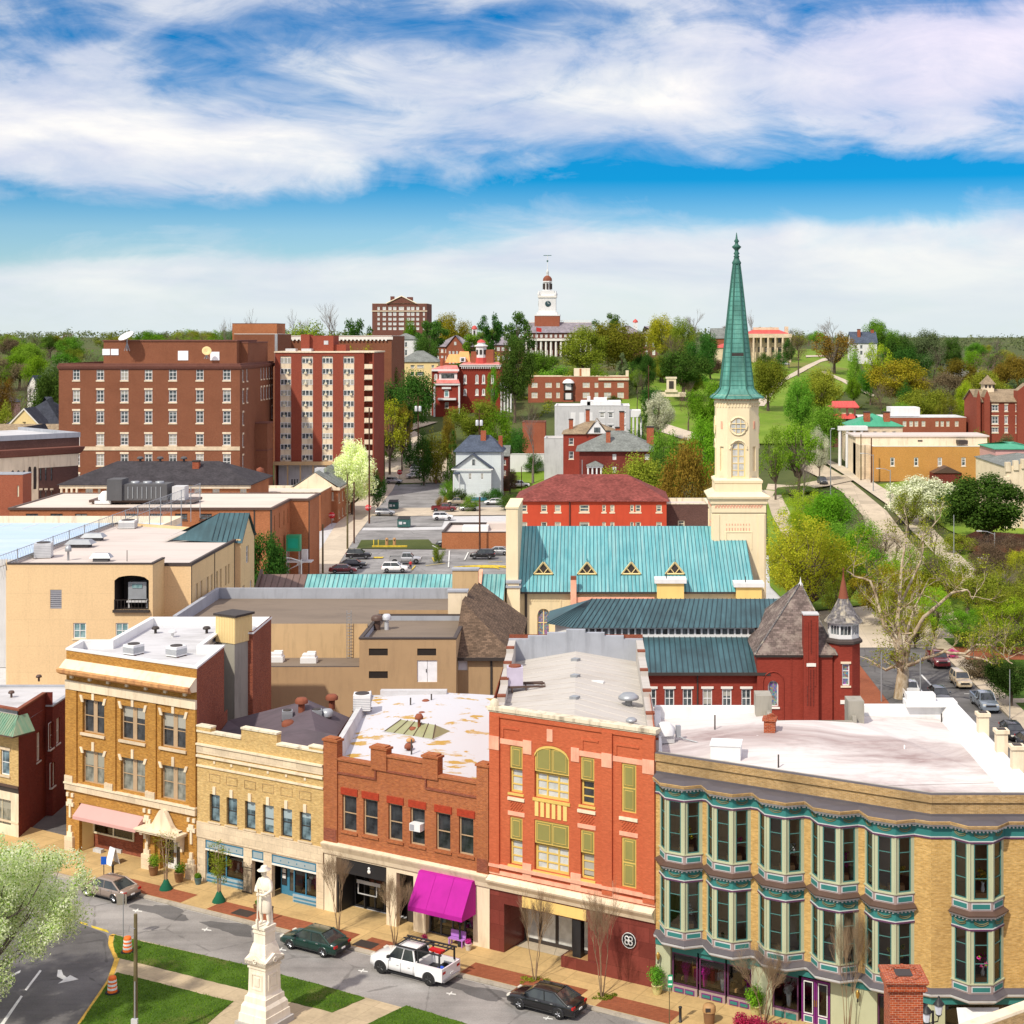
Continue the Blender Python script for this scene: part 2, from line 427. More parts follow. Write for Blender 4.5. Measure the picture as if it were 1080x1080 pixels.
MDEF.update({'mbrick':bri((.52,.25,.045),(.36,.15,.022),(.42,.29,.12),.28,stn=.22),'pybrick':bri((.66,.45,.17),(.5,.31,.1),(.58,.46,.28),.25,stn=.15),'bbrick':bri((.44,.135,.042),(.32,.085,.03),(.38,.22,.13),.28,stn=.25),'drb':bri((.2,.028,.02),(.13,.018,.014),(.2,.09,.07),.3,stn=.3),'sbrick':bri((.3,.075,.035),(.2,.045,.025),(.3,.17,.12),.3,stn=.35),'opbrick':bri((.57,.14,.06),(.49,.115,.048),(.45,.12,.055),.16,stn=.18,dark=(.36,.06,.03)),'gbrick':bri((.64,.41,.14),(.49,.29,.08),(.52,.38,.2),.28,stn=.22,dark=(.3,.18,.07)),'pbrick':bri((.5,.33,.14),(.38,.23,.08),(.5,.38,.25),.3,stn=.5,dark=(.2,.14,.07)),'cred':bri((.3,.048,.03),(.25,.038,.024),(.22,.045,.03),.12,stn=.25),'hbrick':bri((.25,.09,.045),(.2,.066,.034),(.28,.15,.09),.22,stn=.2),'tbrick':bri((.3,.065,.038),(.25,.05,.03),(.3,.11,.07),.2,stn=.15),'obrick':bri((.43,.15,.06),(.34,.11,.043),(.42,.24,.13),.22,stn=.25),'fbrick':bri((.36,.1,.05),(.28,.07,.035),(.34,.18,.12),.2,stn=.2),'dusky':bri((.2,.075,.055),(.15,.055,.04),(.22,.13,.1),.2,stn=.2),'dpb':bri((.14,.07,.055),(.1,.05,.04),(.16,.1,.09),.25,stn=.3),'scbrick':bri((.62,.3,.07),(.52,.235,.05),(.5,.33,.15),.2,stn=.15),'rstucco':pnt((.5,.065,.028),.85,.08,.15),'chbrick':bri((.42,.085,.025),(.27,.045,.018),(.5,.34,.24),.35,stn=.3,bw=.24,bh=.1),'granite':blk((.19,.045,.035),1.5,.95,.6,.16,.2,.25,.012),'cstone':blk((.74,.6,.42),1.3,.45,.72,.08,.3),'stone':pnt((.78,.66,.48),.85,.08,.3,dcol=(.38,.28,.18)),'marble':pnt((.82,.75,.62),.6,.07,.28,scale=1.2,dcol=(.45,.36,.25)),'gray_stone':pnt((.42,.4,.37),.8,.1,.2),'cpaint':pnt((.8,.62,.3),.8,.05,.1,dcol=(.5,.36,.18)),'cream':pnt((.84,.71,.47),.8,.04,.1,dcol=(.5,.38,.2)),'buff':pnt((.74,.61,.37),.8,.06,.15),'wtrim':pnt((.8,.77,.7),.6,.05,.12),'white':pnt((.74,.74,.73),.6,.05,.12),'beige_':blk((.76,.54,.3),4.2,2.6,.93,.012,.06,.85,.035),'beigs':blk((.74,.55,.29),4.2,2.6,.93,.012,.06,.85,.035),'tans':pnt((.43,.285,.155),.9,.06,.22,dcol=(.27,.175,.1)),'tanl':pnt((.56,.39,.21),.9,.06,.22),'gstucco':pnt((.34,.32,.27),.9,.08,.3),'dark':flt((.045,.035,.03)),'iron':flt((.02,.02,.022),.5),'droom':flt((.03,.025,.022),.9,.1),'bmet':flt((.1,.06,.045),.5),'brass':flt((.5,.3,.07),.35,.5,.6),'gmet':flt((.36,.38,.4),.45,.5,.4),'lmet':flt((.62,.64,.66),.4,.5,.3),'lavender_metal':flt((.52,.47,.58),.5,.4),'pgray':pnt((.55,.55,.55),.8,.08,.2),'dgray':pnt((.1,.1,.105),.85,.1,.1),'wroof':memb((.56,.56,.57),(.34,.33,.33),.8,.14),'wsroof':memb((.5,.47,.43),(.36,.32,.28),.5,.15,1.4),'pink_white_roof':memb((.64,.6,.58),(.3,.22,.21),1.2,.075,1.2,warm=(.6,.5,.48)),'patchy_roof':None,'gravel':memb((.6,.53,.48),(.4,.34,.3),.4,.08,.2),'croof':memb((.66,.58,.5),(.42,.35,.3),.4,.08,.2),'bfroof':memb((.21,.165,.125),(.12,.095,.075),.6,.12,2.2),'purple_roof':memb((.115,.09,.105),(.05,.045,.05),.6,.2,1.),'brown_shingle':shg((.135,.09,.06)),'black_shingle':shg((.055,.05,.055),.2),'red_shingle':shg((.22,.06,.05),.25),'slate_shingle':shg((.17,.13,.115),.35,lich=(.3,.25,.21)),'turret_slate':shg((.16,.15,.15),.35,lich=(.5,.44,.32)),'gsh':shg((.2,.215,.2),.2),'bsh':shg((.08,.1,.14),.2),'tsh':shg((.3,.23,.15),.2),'vsl':shg((.26,.235,.26),.15),'nvsh':shg((.045,.05,.065),.2),'teal_roof':smroof((.085,.33,.37),(.2,.47,.49),.4,dcol=(.06,.22,.26)),'teal_roof_low':smroof((.1,.36,.38),(.24,.52,.5),.6,dcol=(.05,.15,.14)),'dteal':smroof((.035,.085,.1),(.06,.14,.165),.6,dcol=(.015,.03,.035)),'teal_metal':smroof((.03,.1,.13),(.045,.14,.17),.2,.4),'tseam':flt((.035,.12,.14)),'dseam':flt((.02,.035,.045)),'brown_seam_roof':smroof((.16,.1,.085),(.21,.14,.12),.3),'copper_spire':smroof((.06,.24,.2),(.16,.42,.34),.8,dcol=(.03,.09,.075)),'codark':flt((.035,.13,.1)),'rroof':smroof((.5,.06,.05),(.6,.1,.08),.2),'groof':smroof((.04,.3,.17),(.06,.36,.2),.2),'orange_roof':smroof((.75,.32,.1),(.8,.4,.15),.2),'pink_roof':smroof((.6,.16,.14),(.66,.26,.22),.4),'blue_deck':memb((.42,.55,.7),(.62,.66,.7),.6,.05,.3),'redge':pnt((.07,.055,.05),.7,.1,.1),'copg':pnt((.36,.38,.42),.7,.1,.25),'coping_stone':pnt((.72,.64,.48),.85,.1,.5,dcol=(.2,.16,.12)),'rust_tile':pnt((.58,.3,.12),.8,.25,.6,scale=1.5,dcol=(.25,.1,.05)),'terra':pnt((.24,.075,.04),.8,.2,.3),'green_tile':smroof((.12,.3,.2),(.35,.38,.25),.4),'pink_awning':pnt((.6,.34,.31),.7,.03,.03),'magenta':pnt((.42,.012,.28),.8,.12,.12),'skylight_glass':flt((.3,.3,.16),.3,.6),'bronze_panel':flt((.04,.015,.012)),'teal':pnt((.035,.19,.175),.5,.08,.1),'ppaint':flt((.16,.015,.15),.5),'purple':flt((.11,.035,.09),.5),'sage':pnt((.45,.47,.31),.55,.05,.1),'mauve':pnt((.36,.27,.25),.6,.06,.1),'ledg':memb((.1,.09,.1),(.16,.14,.13),.4,.3,.5),'tframe':flt((.07,.19,.17),.5),'grelief':flt((.19,.15,.05)),'bpaint':flt((.05,.2,.32),.5),'bgray':flt((.33,.4,.42),.6),'bfr':flt((.46,.32,.19),.6),'cfr':flt((.72,.66,.48),.6),'wfr':flt((.78,.78,.76),.5),'mustard':pnt((.68,.48,.13),.6,.06,.12),'olive':pnt((.26,.24,.075),.6,.1,.1),'pstone':pnt((.8,.4,.27),.85,.15,.3,scale=1.2),'ypanel':pnt((.82,.58,.2),.7,.05,.1),'red_lintel':bri((.42,.05,.02),(.36,.04,.018),(.3,.06,.03),.2,bw=.08,bh=.3),'cyg':glassy(((.1,.22,.24),(.3,.45,.46)),.08,0),'glass':glassy(((.012,.014,.016),(.05,.055,.06)),.06,.3),'gfar':glassy(((.02,.028,.032),(.15,.18,.19)),.1,.45),'gcurt':glassy(((.1,.11,.09),(.3,.3,.25)),.1,.5,(.34,.33,.26)),'gblue':glassy(((.03,.05,.06),(.22,.33,.38)),.1,.55,(.42,.52,.55)),'gwhite':glassy(((.45,.47,.46),(.62,.63,.6)),.12,0),'gpale':glassy(((.5,.5,.47),(.7,.7,.66)),.12,0),'cglass':clearglass,'sglass':None,'board':flt((.85,.85,.88),.6),'louver':flt((.35,.35,.38),.5),'asphalt':asphalt((.29,.275,.26)),'asd':asphalt((.135,.13,.128)),'alot':asphalt((.26,.255,.25)),'concrete':slabs((.5,.42,.31),4.5,4.5,.1),'sidewalk':slabs((.55,.38,.17),2.6,2.6,.51,.08,.72,.35,lw=.03),'path_concrete':slabs((.46,.37,.24),1.8,1.8,.51,.06,.75,.35),'bpave':bri((.34,.1,.045),(.26,.075,.035),(.26,.12,.07),.25,stn=.3),'curb':pnt((.4,.35,.28),.9,.15,.4),'yellow_curb':pnt((.58,.36,.06),.8,.2,.35,scale=2),'tile_floor':bri((.4,.06,.025),(.32,.05,.02),(.3,.1,.06),.2,bw=.2,bh=.2),'roadc':slabs((.56,.48,.37),5,7,.05,.06,.7,.25),'wline':pnt((.7,.7,.66),.8,.12,.3,scale=2),'yline':pnt((.62,.46,.05),.8,.2,.35,scale=2),'lawn':grassy((.04,.085,.01),(.075,.14,.018),(.13,.13,.04),.5),'hgrass':grassy((.12,.21,.02),(.2,.29,.04),(.19,.17,.06),.06),'tground':grassy((.06,.08,.025),(.1,.12,.04),(.12,.09,.05),.05),'mulch':grassy((.16,.06,.03),(.1,.04,.02)),'lfi':leaf((.2,.36,.015),(.36,.48,.035)),'lfy':leaf((.28,.31,.018),(.46,.42,.035)),'lfm':leaf((.1,.24,.02),(.21,.38,.04)),'lfb':leaf((.11,.27,.015),(.2,.38,.025)),'lfd':leaf((.042,.115,.02),(.095,.195,.03)),'lfo':leaf((.17,.22,.02),(.31,.34,.04)),'lfr':leaf((.18,.12,.02),(.28,.19,.03)),'lfl':leaf((.62,.76,.26),(.92,.94,.74),.5,.06),'lfw':leaf((.45,.48,.28),(.8,.8,.62),.3),'lfh':leaf((.13,.19,.08),(.2,.26,.11)),'lfn':leaf((.15,.11,.065),(.23,.17,.1)),'ppink':leaf((.55,.03,.25),(.75,.1,.4)),'pyel':leaf((.75,.55,.03),(.85,.7,.1)),'petal_red':leaf((.35,.02,.04),(.5,.05,.1)),'ppur':leaf((.45,.01,.3),(.6,.03,.45)),'petal_white':leaf((.8,.8,.75),(.9,.9,.9)),'leaf_shrub':leaf((.04,.09,.015),(.09,.15,.03)),'bkb':brk((.1,.075,.055),(.17,.13,.1)),'bkgray':brk((.16,.13,.11),(.25,.21,.18)),'bark_pale':brk((.3,.22,.13),(.5,.42,.31),1.6,.5),'bark_tan':brk((.3,.2,.12),(.4,.29,.19)),'bktwig':brk((.2,.15,.12),(.28,.22,.18)),'bark_myrtle':brk((.34,.25,.15),(.24,.16,.1)),'tyre':flt((.018,.018,.018),.9),'rim':flt((.55,.56,.58),.3,.5,.8),'rim_dark':flt((.05,.05,.05),.4),'car_glass':glassy(((.02,.025,.03),(.04,.05,.05)),.04,0),'lred':flt((.45,.01,.01),.3),'lamp_clear':flt((.7,.68,.6),.2),'plastic':flt((.025,.025,.027),.7),'car_champagne':cpt((.33,.26,.22)),'car_green':cpt((.004,.035,.026),.2),'cwhite':cpt((.8,.8,.8),0),'cblack':cpt((.008,.008,.01),.1),'csilver':cpt((.48,.49,.5),.5),'car_steel':cpt((.26,.31,.37),.4),'cgray':cpt((.09,.1,.11),.4),'car_cream':cpt((.62,.5,.33),.2),'cmaroon':cpt((.17,.015,.02),.2),'cnavy':cpt((.02,.03,.05),.2),'car_tan':cpt((.4,.34,.25),.3),'orange_plastic':flt((.85,.16,.02),.6),'rwhite':flt((.85,.85,.82),.5),'sign_blue':flt((.01,.1,.5),.4),'sign_red':flt((.65,.02,.03),.4),'sggreen':flt((.02,.3,.14),.4),'sgback':flt((.3,.27,.22),.6),'plw':brk((.1,.085,.04),(.16,.13,.07)),'plb':brk((.07,.03,.02),(.12,.06,.04)),'dumpster_green':flt((.03,.11,.1),.6),'bin_green':flt((.0,.35,.22),.5),'blue_plastic':flt((.02,.08,.5),.5),'pbrown':flt((.22,.11,.05)),'pot_blue':flt((.08,.14,.16)),'pot_yellow':flt((.55,.5,.22)),'pot_white':flt((.6,.55,.5)),'mesh_green':flt((.005,.1,.05),.9),'wtan':flt((.42,.24,.1)),'purple_bench':flt((.45,.2,.6)),'skin':flt((.45,.27,.18)),'clred':flt((.5,.03,.03)),'cloth_navy':flt((.03,.04,.08)),'hair_dark':flt((.03,.02,.015)),'clock_face':flt((.03,.07,.08),.4),})
def _patchy(name):
 m,t,b=bs(name,.8,.3);p=obc(t)
 n=t.nse(t.mpg(p,scale=(.42,.7,1),rot=(0,0,-.2)),1.,7,.62,.4)
 col=t.mix(t.rmp(n,[(.575,0),(.61,1)]),(.55,.55,.58),(.46,.28,.06))
 col=t.mix(t.rmp(t.nse(p,.35,7,.7),[(.52,0),(.7,.5)]),col,(.55,.52,.52))
 t.l.new(col,b.inputs['Base Color']);return m
MDEF['patchy_roof']=_patchy
def _stained(name):
 m,t,b=bs(name,.2,.5);u=uv_(t)
 v=t.new('ShaderNodeTexVoronoi',Vector=u,Scale=7.)
 col=t.mix(.72,v.outputs['Color'],(.1,.1,.14));t.l.new(col,b.inputs['Base Color']);return m
MDEF['sglass']=_stained
#  buildings: helpers
def angle(d):return atan2(d[1],d[0])
WC={}
def S(g='glass',fr='wfr',fw=.07,cols=1,rows=2,mull=0,sill=None,lintel=None,near=0,arch=0,label=None,depth=None,trim=None,key=None):
 return dict(g=g,fr=fr,fw=fw,cols=cols,rows=rows,mull=mull,sill=sill,lintel=lintel,near=near,arch=arch,label=label,depth=depth,trim=trim,key=key)
def q5(v):return max(.1,round(v/.05)*.05)
def frame_mesh(b,w,h,st,m,y0=0.):
 fw=st['fw'];t=.06 if st['near']else.05;ml=st['mull']or fw*.7
 def bar(x0,x1,z0,z1,dy=0):b.box(x0,x1,y0-t-dy,y0-.005,z0,z1,m)
 bar(-.02,fw,-.02,h+.02);bar(w-fw,w+.02,-.02,h+.02)
 bar(fw,w-fw,-.02,fw,.003);bar(fw,w-fw,h-fw,h+.02,.003)
 c,r=st['cols'],st['rows']
 for i in rg(1,c):x=w*i/c;bar(x-ml/2,x+ml/2,fw,h-fw,-.004)
 for j in rg(1,r):z=h*(st['key'][j-1]if st['key']else j/r);bar(fw,w-fw,z-fw*.32,z+fw*.32,-.01)
 if st['mull']and c==2:
  pass
def window(parent,A,B,u0,u1,z0,z1,st,depth=.2):
 A=V3(A[:2]);d=(V3(B[:2])-A).normalized();n=V3((d.y,-d.x));w,h=q5(u1-u0),q5(z1-z0)
 dp=st['depth']if st['depth']is not None else depth
 uc=(u0+u1)/2-w/2;zc=(z0+z1)/2-h/2
 loc=A+d*uc-n*(dp-.012);rz=angle(d)
 key=(w,h)+tuple(str(v)for v in st.values())
 if key not in WC:
  e={}
  p=MB();p.pg([(-.03,0,-.03),(w+.03,0,-.03),(w+.03,0,h+.03),(-.03,0,h+.03)])
  fm=MB()
  ex=MB();mts=[]
  if st['near']:
   e['pane']=p.mesh('window',[st['g']]);frame_mesh(fm,w,h,st,0);e['frame']=fm.mesh('frame',[st['fr']])
   if st['sill']:
    m,ot,hh=st['sill'];k=MB();k.box(-.12,w+.12,-dp-ot,0,-hh-.01,-.01);e['sill']=k.mesh('sill',[m])
   if st['lintel']:
    m,ot,hh,kind=st['lintel'];k=MB()
    if kind=='flat':k.box(-.12,w+.12,-dp-ot,-dp+.05,h+.02,h+hh)
    elif kind=='key':
     k.pm([(w/2-.14,-dp-ot),(w/2+.14,-dp-ot),(w/2+.14,-dp+.05),(w/2-.14,-dp+.05)],h+.02,h+hh)
    elif kind=='keys':
     for cx,tl in((w/2,0),(.05,-1),(w-.05,1)):
      zz=h+.02 if tl==0 else h-.25
      ps=[(cx-.13,zz),(cx+.13,zz),(cx+.13+tl*.18,zz+hh*(1 if tl==0 else.62)),(cx-.13+tl*.18,zz+hh*(1 if tl==0 else.62))]
      f=[(x,-dp-ot,z)for x,z in ps];bk=[(x,-dp+.02,z)for x,z in ps]
      k.pg(f)
      for i in rg(4):k.pg([f[i],bk[i],bk[(i+1)%4],f[(i+1)%4]])
    e['lintel']=k.mesh('lintel',[m])
  else:
   mts=[st['g'],st['fr']];p2=p;frame_mesh(p2,w,h,st,1)
   if st['sill']:m,ot,hh=st['sill'];mts.append(m);p2.box(-.1,w+.1,-dp-ot,0,-hh-.01,-.01,len(mts)-1)
   if st['lintel']:m,ot,hh,kind=st['lintel'];mts.append(m);p2.box(-.1,w+.1,-dp-ot,-dp+.03,h+.02,h+hh,len(mts)-1)
   e['pane']=p2.mesh('window',mts)
  WC[key]=e
 e=WC[key]
 o=ist(e['pane'],'window',parent,(loc.x,loc.y,zc),rz)
 for k in('frame','sill','lintel'):
  if k in e and k!='pane':ist(e[k],k,o)
 if st['label']:o['label']=st['label']
 return o
class Bld:
 def __init__(s,name,label,cat,O,ang=0.,bs=0.,grp=None):
  s.O=V3(O[:2]);s.a=ang;s.bs=bs;s.d=V3((cos(ang),sin(ang)));s.n=V3((-s.d.y,s.d.x))
  s.obj=th(name,label,cat,(s.O.x,s.O.y,bs),ang,grp);s.w=MB();s.wm=[]
 def loc(s,X,Y):v=V3((X,Y))-s.O;return(v.dot(s.d),v.dot(s.n))
 def wld(s,p):return s.O+s.d*p[0]+s.n*p[1]
 def px(s,x,y,A=(0,0),B=(1,0)):
  a=s.wld(A);d=(s.wld(B)-a).normalized();k=(x-CX)/F
  u=(k*a.y-a.x)/(d.x-k*d.y);Z=a.y+u*d.y
  return u,H-(y-CY)*Z/F-s.bs
 def uz(s,a,b):return(lambda x:s.px(x,a)[0]),(lambda y:s.px(b,y)[1])
 def rct(s,x0,x1,y0,y1,A=(0,0),B=(1,0)):
  xm=(x0+x1)/2
  return s.px(x0,y0,A,B)[0],s.px(x1,y0,A,B)[0],s.px(xm,y1,A,B)[1],s.px(xm,y0,A,B)[1]
 def mat(s,m):
  if m not in s.wm:s.wm.append(m)
  return s.wm.index(m)
 def wl(s,A,B,z0,z1,m,wns=(),depth=.18,rev=None,hls=()):
  hs=[w[:4]for w in wns]+list(hls)
  s.w.wl(A,B,z0,z1,hs,depth,s.mat(m),s.mat(rev)if rev else None)
  for w in wns:
   st=w[4];window(s.obj,A,B,*w[:4],st,depth)
   if st['arch']:
    u0,u1,c,e=w[:4];r=st['arch'];A_=V3(A[:2]);d=(V3(B[:2])-A_).normalized();n=V3((d.y,-d.x));N=8
    hw=(u1-u0)/2;um=(u0+u1)/2
    ps=[]
    for k in rg(N+1):
     t=-1+2*k/N;zz=e-r+r*sqrt(max(0,1-t*t));ps.append((um+hw*t,zz))
    for k in rg(N):
     (ua,za),(ub,zb)=ps[k],ps[k+1]
     P3=lambda u,z,o=0:(A_.x+d.x*u-n.x*o,A_.y+d.y*u-n.y*o,z)
     s.w.pg([P3(ua,za),P3(ub,zb),P3(ub,e),P3(ua,e)],s.mat(m))
     s.w.pg([P3(ua,za),P3(ub,zb),P3(ub,zb,depth),P3(ua,za,depth)][::-1],s.mat(m))
 def sb(s,A,B,u0,u1,z0,z1,ot,m,bck=.02):s.w.wbox(A,B,u0,u1,z0,z1,ot,bck,s.mat(m))
 def flt(s,ps,z,m,name='roof'):
  b=MB();b.pg([(p[0],p[1],z)for p in ps]);return b.bd(name,[m],s.obj)
 def pap(s,pth,zt,zr,m='copg',cl=1,t=.35,ot=.06,name='parapet',mi=None,dz=.14):
  b=MB();b.swp(pth,[(-.02,zt-dz),(ot,zt-dz),(ot,zt),(-t,zt),(-t,zt-dz)],0,cl)
  b.swp(pth,[(-t+.003,zt-dz+.01),(-t+.003,zr-.02)],1,cl)
  return b.bd(name,[m,mi or m],s.obj)
 def part(s,name,mb,mts,label=None):
  o=mb.bd(name,mts,s.obj)
  if label:o['label']=label
  return o
 def done(s,name='wall'):
  return s.w.bd(name,s.wm,s.obj)
def ccw(w,d,x0=0,y0=0):return[(x0,y0),(x0+w,y0),(x0+w,y0+d),(x0,y0+d)]
def sms(b,A,B,C_,D,step,m,h=.06,w=.05):
 A,B,C_,D=map(V3,(A,B,C_,D));n=max(1,int((B-A).length/step))
 nrm=(B-A).cross(D-A).normalized()
 if nrm.z<0:nrm=-nrm
 t=(B-A).normalized()
 for i in rg(n+1):
  f=i/n;p=A.lerp(B,f);q=D.lerp(C_,f)
  if(q-p).length<.2:continue
  a,c=p-t*w/2,q-t*w/2;a2,c2=p+t*w/2,q+t*w/2;u=nrm*h
  b.pg([a+u,a2+u,c2+u,c+u],m);b.pg([a,a+u,c+u,c],m);b.pg([a2,c2,c2+u,a2+u],m);b.pg([a,a2,a2+u,a+u],m)
def hip(b,w,d,z0,z1,ins,over=.4,m=0,x0=0,y0=0,rdg='u',ins2=None,thk=.15):
 i2=ins if ins2 is None else ins2
 a=[(x0-over,y0-over),(x0+w+over,y0-over),(x0+w+over,y0+d+over),(x0-over,y0+d+over)]
 if rdg=='u':r=[(x0+ins,y0+d/2,z1),(x0+w-i2,y0+d/2,z1)]
 else:r=[(x0+w/2,y0+ins,z1),(x0+w/2,y0+d-i2,z1)]
 E=[(p[0],p[1],z0)for p in a]
 if rdg=='u':b.pg([E[0],E[1],r[1],r[0]],m);b.pg([E[1],E[2],r[1]],m);b.pg([E[2],E[3],r[0],r[1]],m);b.pg([E[3],E[0],r[0]],m)
 else:b.pg([E[0],E[1],r[0]],m);b.pg([E[1],E[2],r[1],r[0]],m);b.pg([E[2],E[3],r[1]],m);b.pg([E[3],E[0],r[0],r[1]],m)
 for i in rg(4):b.pg([(a[i][0],a[i][1],z0-thk),(a[(i+1)%4][0],a[(i+1)%4][1],z0-thk),E[(i+1)%4],E[i]],m)
 b.pg([(p[0],p[1],z0-thk)for p in a[::-1]],m)
def gable(b,w,d,z0,z1,over=.4,m=0,x0=0,y0=0,rdg='u',thk=.16):
 if rdg=='u':
  L,R,f,k,c=x0-over,x0+w+over,y0-over,y0+d+over,y0+d/2
  top=[[(L,f,z0),(R,f,z0),(R,c,z1),(L,c,z1)],[(R,k,z0),(L,k,z0),(L,c,z1),(R,c,z1)]]
 else:
  L,R,f,k,c=y0-over,y0+d+over,x0-over,x0+w+over,x0+w/2
  top=[[(f,R,z0),(f,L,z0),(c,L,z1),(c,R,z1)],[(k,L,z0),(k,R,z0),(c,R,z1),(c,L,z1)]]
 for q in top:
  lo=[(p[0],p[1],p[2]-thk)for p in q]
  b.pg(q,m);b.pg(lo[::-1],m)
  for i in rg(4):b.pg([lo[i],lo[(i+1)%4],q[(i+1)%4],q[i]],m)
def triw(b,A,B,z0,z1,m,off=0):
 A=V3(A[:2]);B=V3(B[:2]);c=(A+B)/2;b.pg([(A.x,A.y,z0),(B.x,B.y,z0),(c.x,c.y,z1)],m)
def vt(loc,label,m='bmet',h=.7,r=.16,grp='small pipes and vents on the roofs',kind='mushroom'):
 b=MB()
 if kind=='mushroom':b.lt([(r*.6,0),(r*.6,h*.6),(r*1.7,h*.62),(r*1.7,h*.8),(r*1.1,h),(.01,h)],n=10)
 elif kind=='pipe':b.lt([(r*.5,0),(r*.5,h),(r*.35,h),(r*.35,h-.05)],n=8)
 elif kind=='tee':
  b.lt([(r,0),(r,h*.7)],n=10);b.lt([(r*2,h*.66),(r*2,h*.86),(r*1.4,h),(.01,h*1.02)],n=10)
 o=b.bd('roof_vent',[m],None,loc);tag(o,label,'roof vent',grp);return o
def acu(loc,label,m='lmet',w=.9,h=.9,rz=0,cat='air conditioner'):
 t=th('air_conditioner',label,cat,loc,rz)
 b=MB();b.cbx(0,0,.08,w,w,h);b.bd('casing',[m],t)
 g=MB()
 for k in rg(7):g.cbx(0,0,.2+k*(h-.3)/7,w+.03,w+.03,.035)
 g.bd('grille','gmet',t)
 f=MB();f.lt([(w*.42,0),(w*.42,.06),(w*.36,.06),(w*.1,.03),(.01,.03)],(0,0,h+.08),14);f.bd('fan','dark',t)
 k=MB();k.cbx(0,-w*.35,0,w*1.15,.1,.08);k.cbx(0,w*.35,0,w*1.15,.1,.08);k.bd('rail','bmet',t)
 return t
def chimney(b,x,y,z,w,d,h,m,mc,pots=0,rz=0):
 b.cbx(x,y,z,w,d,h,m,rz);b.cbx(x,y,z+h,w+.2,d+.2,.16,mc,rz);b.cbx(x,y,z+h+.16,w+.08,d+.08,.12,mc,rz)
 #  the row along the near street
rA,rB=G(78,899),G(689,1044)
rd=(rB-rA).normalized();RA=atan2(rd.y,rd.x)
def rpt(x,off=0):
 k=(x-CX)/F;d=rd;u=(k*rA.y-rA.x)/(d.x-k*d.y)
 return V3((rA.x+d.x*u,rA.y+d.y*u))
rn=V3((rd.y,-rd.x))
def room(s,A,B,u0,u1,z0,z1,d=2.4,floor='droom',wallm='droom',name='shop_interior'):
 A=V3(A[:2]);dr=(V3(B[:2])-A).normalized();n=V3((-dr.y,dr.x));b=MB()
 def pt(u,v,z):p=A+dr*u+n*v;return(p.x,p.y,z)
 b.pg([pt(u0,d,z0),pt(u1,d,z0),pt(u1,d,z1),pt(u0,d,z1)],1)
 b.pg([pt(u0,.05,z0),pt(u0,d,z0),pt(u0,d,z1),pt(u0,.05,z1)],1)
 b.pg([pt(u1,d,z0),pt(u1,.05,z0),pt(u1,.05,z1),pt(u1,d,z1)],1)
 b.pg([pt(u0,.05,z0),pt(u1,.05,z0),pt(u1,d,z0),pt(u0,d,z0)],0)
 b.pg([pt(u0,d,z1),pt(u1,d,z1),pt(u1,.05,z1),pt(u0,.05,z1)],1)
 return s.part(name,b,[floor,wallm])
def glz(s,A,B,u0,u1,z0,z1,off,cols,fm,gm='cglass',fw=.09,transom=None,name='shop_window'):
 A=V3(A[:2]);dr=(V3(B[:2])-A).normalized();n=V3((-dr.y,dr.x));o=A+dr*u0+n*off;w=u1-u0;h=z1-z0
 b=MB();t=.1
 b.box(0,fw,-t,0,0,h);b.box(w-fw,w,-t,0,0,h);b.box(fw,w-fw,-t,0,0,fw);b.box(fw,w-fw,-t,0,h-fw,h)
 for i in rg(1,cols):x=w*i/cols;b.box(x-fw/2,x+fw/2,-t+.01,0,fw,h-fw)
 if transom:b.box(fw,w-fw,-t+.02,0,transom,transom+fw*.8)
 fr=b.bd(name,[fm],s.obj,(o.x,o.y,z0),angle(dr))
 g=MB();g.pg([(0,-.03,0),(w,-.03,0),(w,-.03,h),(0,-.03,h)]);g.bd('pane',[gm],fr)
 return fr
def door(s,A,B,u0,u1,z0,z1,off,m,gm='glass',leaves=1,panel=.25,name='door'):
 A=V3(A[:2]);dr=(V3(B[:2])-A).normalized();n=V3((-dr.y,dr.x));o=A+dr*u0+n*off;w=u1-u0;h=z1-z0;b=MB();g=MB();hd=MB()
 lw=w/leaves
 for k in rg(leaves):
  x=k*lw;e=.13*min(1,lw)
  b.box(x+.01,x+e,-.06,0,0,h);b.box(x+lw-e,x+lw-.01,-.06,0,0,h);b.box(x+e,x+lw-e,-.06,0,h-e,h);b.box(x+e,x+lw-e,-.055,0,0,h*panel)
  g.pg([(x+e,-.02,h*panel),(x+lw-e,-.02,h*panel),(x+lw-e,-.02,h-e),(x+e,-.02,h-e)])
  hx=x+(lw-e*.5 if k%2==0 else e*.5);hd.box(hx-.02,hx+.02,-.13,-.06,h*.42,h*.56)
 dd=b.bd(name,[m],s.obj,(o.x,o.y,z0),angle(dr));g.bd('pane',[gm],dd);hd.bd('handle','brass',dd)
 return dd
